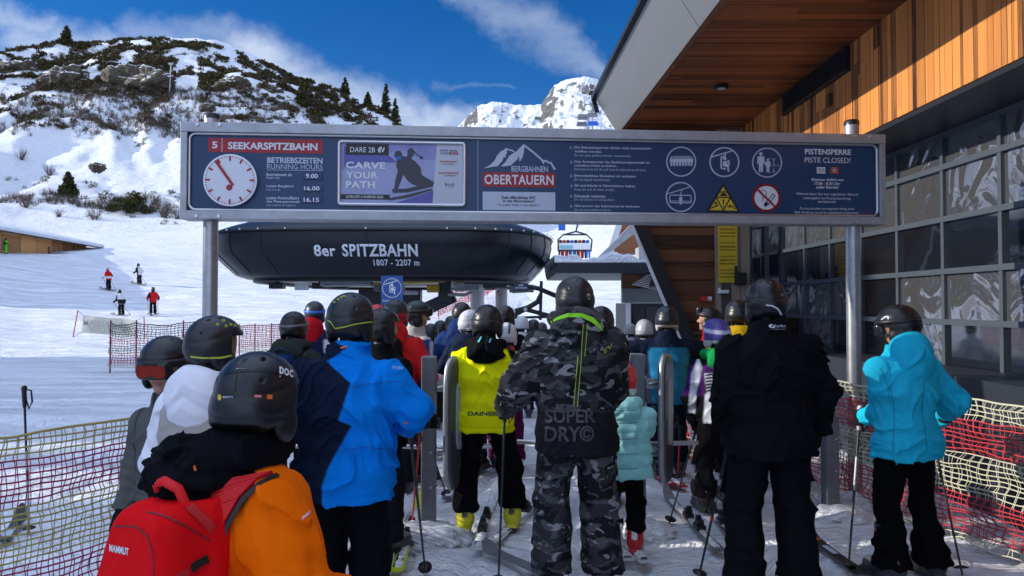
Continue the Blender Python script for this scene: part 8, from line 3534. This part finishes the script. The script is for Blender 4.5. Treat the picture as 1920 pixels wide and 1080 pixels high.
p22 = person('person in dark jacket with red, pink and white bands and a white striped helmet', 950, 604, 7.6, 6, hood='none', seed=72,
             jacket=panels((0.025, 0.028, 0.042), ((0.70, 0.07, 0.03), lambda V_, c, x, y: (y > 643 - 0.25 * (x - 960)) & (y < 657) & (x > 957)), ((0.55, 0.015, 0.13), lambda V_, c, x, y: (y >= 656) & (y < 674) & (x > 957)), ((0.62, 0.62, 0.66), lambda V_, c, x, y: (y >= 674) & (y < 690))),
             helmet=lambda p_: np.where(((np.abs(p_[:, 0]) > 0.03) & (np.abs(p_[:, 0]) < 0.055) & (p_[:, 2] > 0))[:, None], np.array([0.03, 0.03, 0.035]), np.array([0.62, 0.62, 0.64])), trousers=const((0.10, 0.008, 0.06)))
p23 = person('person in black jacket with small orange lettering behind the striped helmet', 948, 572, 8.6, 14, hood='down', seed=75, jacket=const(BLACK), helmet=plain_helmet((0.012, 0.013, 0.016)))
decal(p23, "dav", 974, 611, 615, 984, M['orange'], bold=0.02)
p24 = person('person whose red helmet shows between the blue jacket and the bright red jacket', 708, 570, 8.2, 0, seed=78, jacket=const((0.02, 0.02, 0.025)), helmet=plain_helmet((0.36, 0.010, 0.016)))
far = [('person in white jacket with a white helmet far up the queue near the chair hanger', 978, 592, 11.0, (0.6, 0.62, 0.68), (0.6, 0.6, 0.62)),
       ('person in black with a black helmet far up the queue left of the camouflage jacket', 1000, 598, 11.5, (0.012, 0.012, 0.014), (0.012, 0.012, 0.014)),
       ('person in black far up the queue, just left of the dark blue hooded jacket', 826, 600, 11.0, (0.02, 0.02, 0.024), (0.012, 0.012, 0.014)),
       ('person in dark grey beyond the dark blue hooded jacket', 845, 592, 13.0, (0.03, 0.03, 0.036), (0.014, 0.014, 0.017)),
       ('person with a silver helmet beside the man with elbows out', 1208, 598, 9.0, (0.5, 0.52, 0.55), (0.42, 0.42, 0.44)),
       ('person in grey far up the queue left of the silver helmet', 1182, 606, 12.5, (0.34, 0.35, 0.38), (0.3, 0.3, 0.3)),
       ('person in green and black between the profile man and the queue barrier', 808, 606, 10.0, (0.015, 0.05, 0.02), (0.012, 0.012, 0.014)),
       ('person in a pale jacket with a dark helmet beyond the orange lettering', 1016, 604, 13.5, (0.55, 0.57, 0.62), (0.03, 0.03, 0.03))]
for i, (lab, px, py, Y, jc, hcq) in enumerate(far):
    person(lab, px, py, Y, 0, seed=80 + i * 3, jacket=const(jc), helmet=plain_helmet(hcq), vox=0.019)

# ------------------------------------------------------------------ poles and skis of the queue
g6 = p6['grips'][0]
ski_pole(g6 + Vector((0, 0, 0.07)), G(934, 1104), 'black ski pole held in the left hand of the camouflage man')
g4 = p4['grips'][1]
ski_pole(P(768, 800, 3.85), G(798, 1075), 'black ski pole leaning at the right of the blue jacket, basket in view')
redm = mat('red_pole_shaft', (0.62, 0.02, 0.025), 0.35)
ski_pole(P(791, 775, 4.7), G(771, 1000) + Vector((0, 0, 0)), 'bright red ski pole between the blue jacket and the entry gate', shaft=redm)
ski_pole(p8['grips'][0] + Vector((0, 0, 0.06)), G(1308, 1092), 'dark speckled ski pole under the left hand of the man all in black', band=[(0.30, 0.34, M['steel']), (0.42, 0.45, M['steel']), (0.55, 0.58, M['red'])])
ski_pole(p9['grips'][0] + Vector((0, 0, 0.06)), G(1590, 1078), 'black ski pole held in the left hand of the woman in turquoise', grip='grey', band=[(0.3, 0.5, M['alu_dull'])])
ski_pole(p9['grips'][1] + Vector((0, 0, 0.05)), G(1806, 1085), 'black ski pole slanting right beside the woman in turquoise')
ski_pole(p10['grips'][0] + Vector((0, 0, 0.05)), G(1253, 987), 'black ski pole with round basket held beside the purple jacket')
ski_pole(p7['grips'][1] + Vector((0, 0, 0.04)), G(1203, 1012), 'white ski pole with red grip held by the child in mint', shaft='white', grip='red', basket='grey', r=0.007)
ski_pole(P(893, 850, 5.6), G(863, 984), 'short black ski pole left of the yellow jacket skier', r=0.008)
ski_pole(P(1300, 800, 6.9) + Vector((-0.12, 0, 0)), G(1270, 905), 'red ski pole in front of the small net behind the purple jacket', shaft=redm)
ski_pole(P(655, 820, 4.6), G(800, 985) + Vector((-0.65, 0, 0)), 'dark ski pole mostly hidden behind the blue jacket')
ski_pole(P(45, 727, 5.3), G(55, 1006), 'lone black ski pole standing upright behind the yellow net at far left', band=[(0.42, 0.55, M['alu_dull']), (0.62, 0.9, M['alu_dull'])])
ski_pole(P(800, 820, 6.2), G(840, 935), 'dark ski pole leaning across the gap left of the oval reader', r=0.008)
ski_pole(P(1160, 850, 4.9) + Vector((0.02, 0, 0)), G(1150, 935), 'dark ski pole just behind the camouflage suit')

wski = mat('white_ski_top', (0.55, 0.56, 0.58), 0.4, var=0.25, vscale=9)
bski = mat('black_ski_top', (0.014, 0.014, 0.017), 0.35)
gski = mat('grey_ski_top', (0.16, 0.16, 0.175), 0.4, var=0.2, vscale=8)
rski = mat('red_ski_top', (0.55, 0.03, 0.03), 0.4, var=0.3, vscale=12)
yski = mat('neon_yellow_ski_top', (0.48, 0.55, 0.02), 0.4, var=0.2, vscale=8)


def S2(x0, y0, x1, y1, label, m_, **k):
    a, b_ = G(x0, y0), G(x1, y1)
    L0 = k.pop('length', None)
    if L0:
        d = (b_ - a).normalized()
        b_ = a + d * L0
    return ski(a, b_, label, m_, **k)


S2(893, 1045, 925, 945, 'white ski tail under the left yellow boot of the yellow jacket skier', wski, length=1.6, at=0.36, snowy=0.012, marks=[(0.05, 0.16, -0.025, 0.025, M['sign_black']), (0.2, 0.28, -0.02, 0.02, M['sign_black'])])
S2(922, 1030, 1010, 950, 'white and black lettered ski under the right boot of the yellow jacket skier', wski, length=1.6, at=0.40, snowy=0.008,
   marks=[(0.05, 0.09, -0.03, 0.03, M['sign_black']), (0.11, 0.14, -0.028, 0.02, M['sign_black']), (0.16, 0.21, -0.025, 0.028, M['sign_black']), (0.24, 0.26, -0.025, 0.028, M['sign_black'])])
S2(1180, 1066, 1128, 985, 'snowy white child ski, left of the pair below the mint jacket', wski, length=1.2, at=0.36, snowy=0.022, w=0.09, bindm='white')
S2(1212, 1070, 1152, 982, 'snowy white child ski, right of the pair below the mint jacket', wski, length=1.2, at=0.36, snowy=0.022, w=0.09, bindm='white')
S2(1352, 1048, 1268, 958, 'snow dusted black ski left under the purple jacket skier', gski, length=1.5, at=0.42, snowy=0.014)
S2(1390, 1035, 1322, 955, 'snow dusted black ski right under the purple jacket skier', bski, length=1.5, at=0.42, snowy=0.012)
S2(1282, 924, 1232, 885, 'red and white ski, right of the pair behind the reader shell', rski, length=1.6, at=0.35, snowy=0.006, marks=[(0.12, 0.2, -0.03, 0.03, M['white'])])
S2(1262, 920, 1205, 880, 'red and white ski, left of the pair behind the reader shell', rski, length=1.6, at=0.35, snowy=0.006, marks=[(0.12, 0.2, -0.03, 0.03, M['white'])])
S2(742, 1088, 778, 985, 'neon yellow edged ski beside the red pole', yski, length=1.65, at=0.44, snowy=0.006, marks=[(0.02, 0.5, -0.03, 0.018, M['sign_black'])])
S2(716, 1100, 742, 1015, 'white topped ski under the right boot behind the blue jacket', wski, length=1.6, at=0.42, snowy=0.012)
S2(1030, 1090, 938, 1052, 'dark rounded ski tip poking out left of the camouflage trousers', gski, length=0.62, at=0.2, binding=False, w=0.11, rise=0.07)
sk = S2(1620, 1092, 1543, 1035, 'black ski tip with an orange mark left of the woman in turquoise', bski, length=0.80, binding=False, w=0.105, rise=0.06, marks=[(0.80, 0.90, -0.028, 0.028, M['orange']), (0.45, 0.66, -0.02, 0.02, M['sign_pale'])])
S2(2, 1030, 55, 960, 'dark ski with pale tip behind the net at the far left', bski, length=0.7, binding=False, w=0.10, marks=[(0.2, 0.45, -0.03, 0.03, M['sign_pale'])])
S2(838, 945, 872, 880, 'grey ski behind the gate left of the yellow jacket skier', gski, length=1.5, at=0.4, snowy=0.01)
S2(1050, 965, 1030, 905, 'grey ski seen between the camouflage trouser legs', gski, length=1.5, at=0.4, snowy=0.01)
S2(1112, 990, 1090, 920, 'snowy grey ski just behind the right camouflage leg', wski, length=1.4, at=0.4, snowy=0.01)
S2(1300, 870, 1290, 840, 'red ski tip seen beyond the turnstile arm behind the purple jacket', rski, length=1.2, binding=False)
S2(570, 975, 610, 915, 'green edged ski beside the left gate post', mat('green_ski_top', (0.03, 0.22, 0.04), 0.4), length=1.5, at=0.4)

# ------------------------------------------------------------------ skiers on the piste
def piste_skier(label, px, pyfoot, Y, hpx, yaw, jacket, trousers, helmet, skilab, **k):
    gx = (px - 960) / FPX * Y
    gz = ground_z(gx, Y)
    Hh = hpx * Y / FPX
    pyt = HOR - (gz + Hh - CAM_Z) / Y * FPX
    pr = person(label, px, pyt, Y, yaw, z0=gz, jacket=jacket, trousers=trousers, helmet=helmet, vox=0.021, group='skiers out on the piste', seed=int(px), **k)
    f = Vector((math.sin(R(yaw)), math.cos(R(yaw)), 0))
    r_ = Vector((f.y, -f.x, 0))
    for i, sd in enumerate((-1, 1)):
        c0 = Vector(pr['loc']) + r_ * 0.13 * sd + f * (0.1 * sd)
        a, b_ = c0 - f * 0.75, c0 + f * 0.95
        a.z, b_.z = ground_z(a.x, a.y) + 0.01, ground_z(b_.x, b_.y) + 0.01
        ski(a, b_, skilab + (' (outer one)' if False else ''), bski, w=0.10, zt=0.03, binding=False, group='skis of the ' + skilab.split('ski of the ')[-1])
    for g_ in pr['grips']:
        tip = Vector(g_) - f * 0.75 + Vector((0, 0, 0))
        tip.z = ground_z(tip.x, tip.y) + 0.05
        ski_pole(Vector(g_) + Vector((0, 0, 0.05)), tip, 'thin pole of the ' + skilab.split('ski of the ')[-1], r=0.012, strap=False, group='poles of the ' + skilab.split('ski of the ')[-1])
    return pr


kn = dict(lean=0.22)
piste_skier('skier in red jacket with white front and a pale helmet, left of the upper two', 201, 536, 57, 43, -70, panels((0.50, 0.012, 0.016), ((0.6, 0.6, 0.62), zband(0.50, 0.60))), const((0.010, 0.010, 0.012)), plain_helmet((0.35, 0.33, 0.30)), 'ski of the red jacketed skier', **kn)
piste_skier('skier in black and white jacket, highest of the four on the slope', 259, 523, 60, 40, -65, panels((0.015, 0.015, 0.018), ((0.66, 0.62, 0.62), lambda V_, c, x, y: x > 259)), const((0.010, 0.010, 0.012)), plain_helmet((0.012, 0.012, 0.014)), 'ski of the highest skier', **kn)
piste_skier('skier in black and white jacket gliding in above the pale banner', 224, 602, 45, 50, -60, panels((0.6, 0.62, 0.66), ((0.014, 0.014, 0.016), zband(0.45, 0.62)), ((0.014, 0.014, 0.016), lambda V_, c, x, y: x < 220)), const((0.010, 0.010, 0.012)), plain_helmet((0.014, 0.014, 0.016)), 'ski of the skier above the banner',
            armR='down', lean=0.3)
piste_skier('skier with red back panel and black sleeves on the slope right of the banner', 287, 590, 46, 52, -28, panels((0.014, 0.014, 0.016), ((0.55, 0.015, 0.02), lambda V_, c, x, y: (x > 283) & (x < 297) & (y > 548) & (y < 568)), ((0.4, 0.012, 0.016), lambda V_, c, x, y: (x < 279) & (y > 556))), const((0.010, 0.010, 0.012)), plain_helmet((0.05, 0.035, 0.03)),
            'ski of the skier right of the banner', **kn)
person('skier in neon green suit standing before the barn', 12, 446, 71, 40, z0=ground_z((12 - 960) / FPX * 71, 71), jacket=panels((0.10, 0.62, 0.02), ((0.02, 0.04, 0.02), zband(0.58, 0.70))), trousers=const((0.10, 0.66, 0.03)), helmet=plain_helmet((0.02, 0.02, 0.02)), vox=0.021, group='skiers out on the piste')
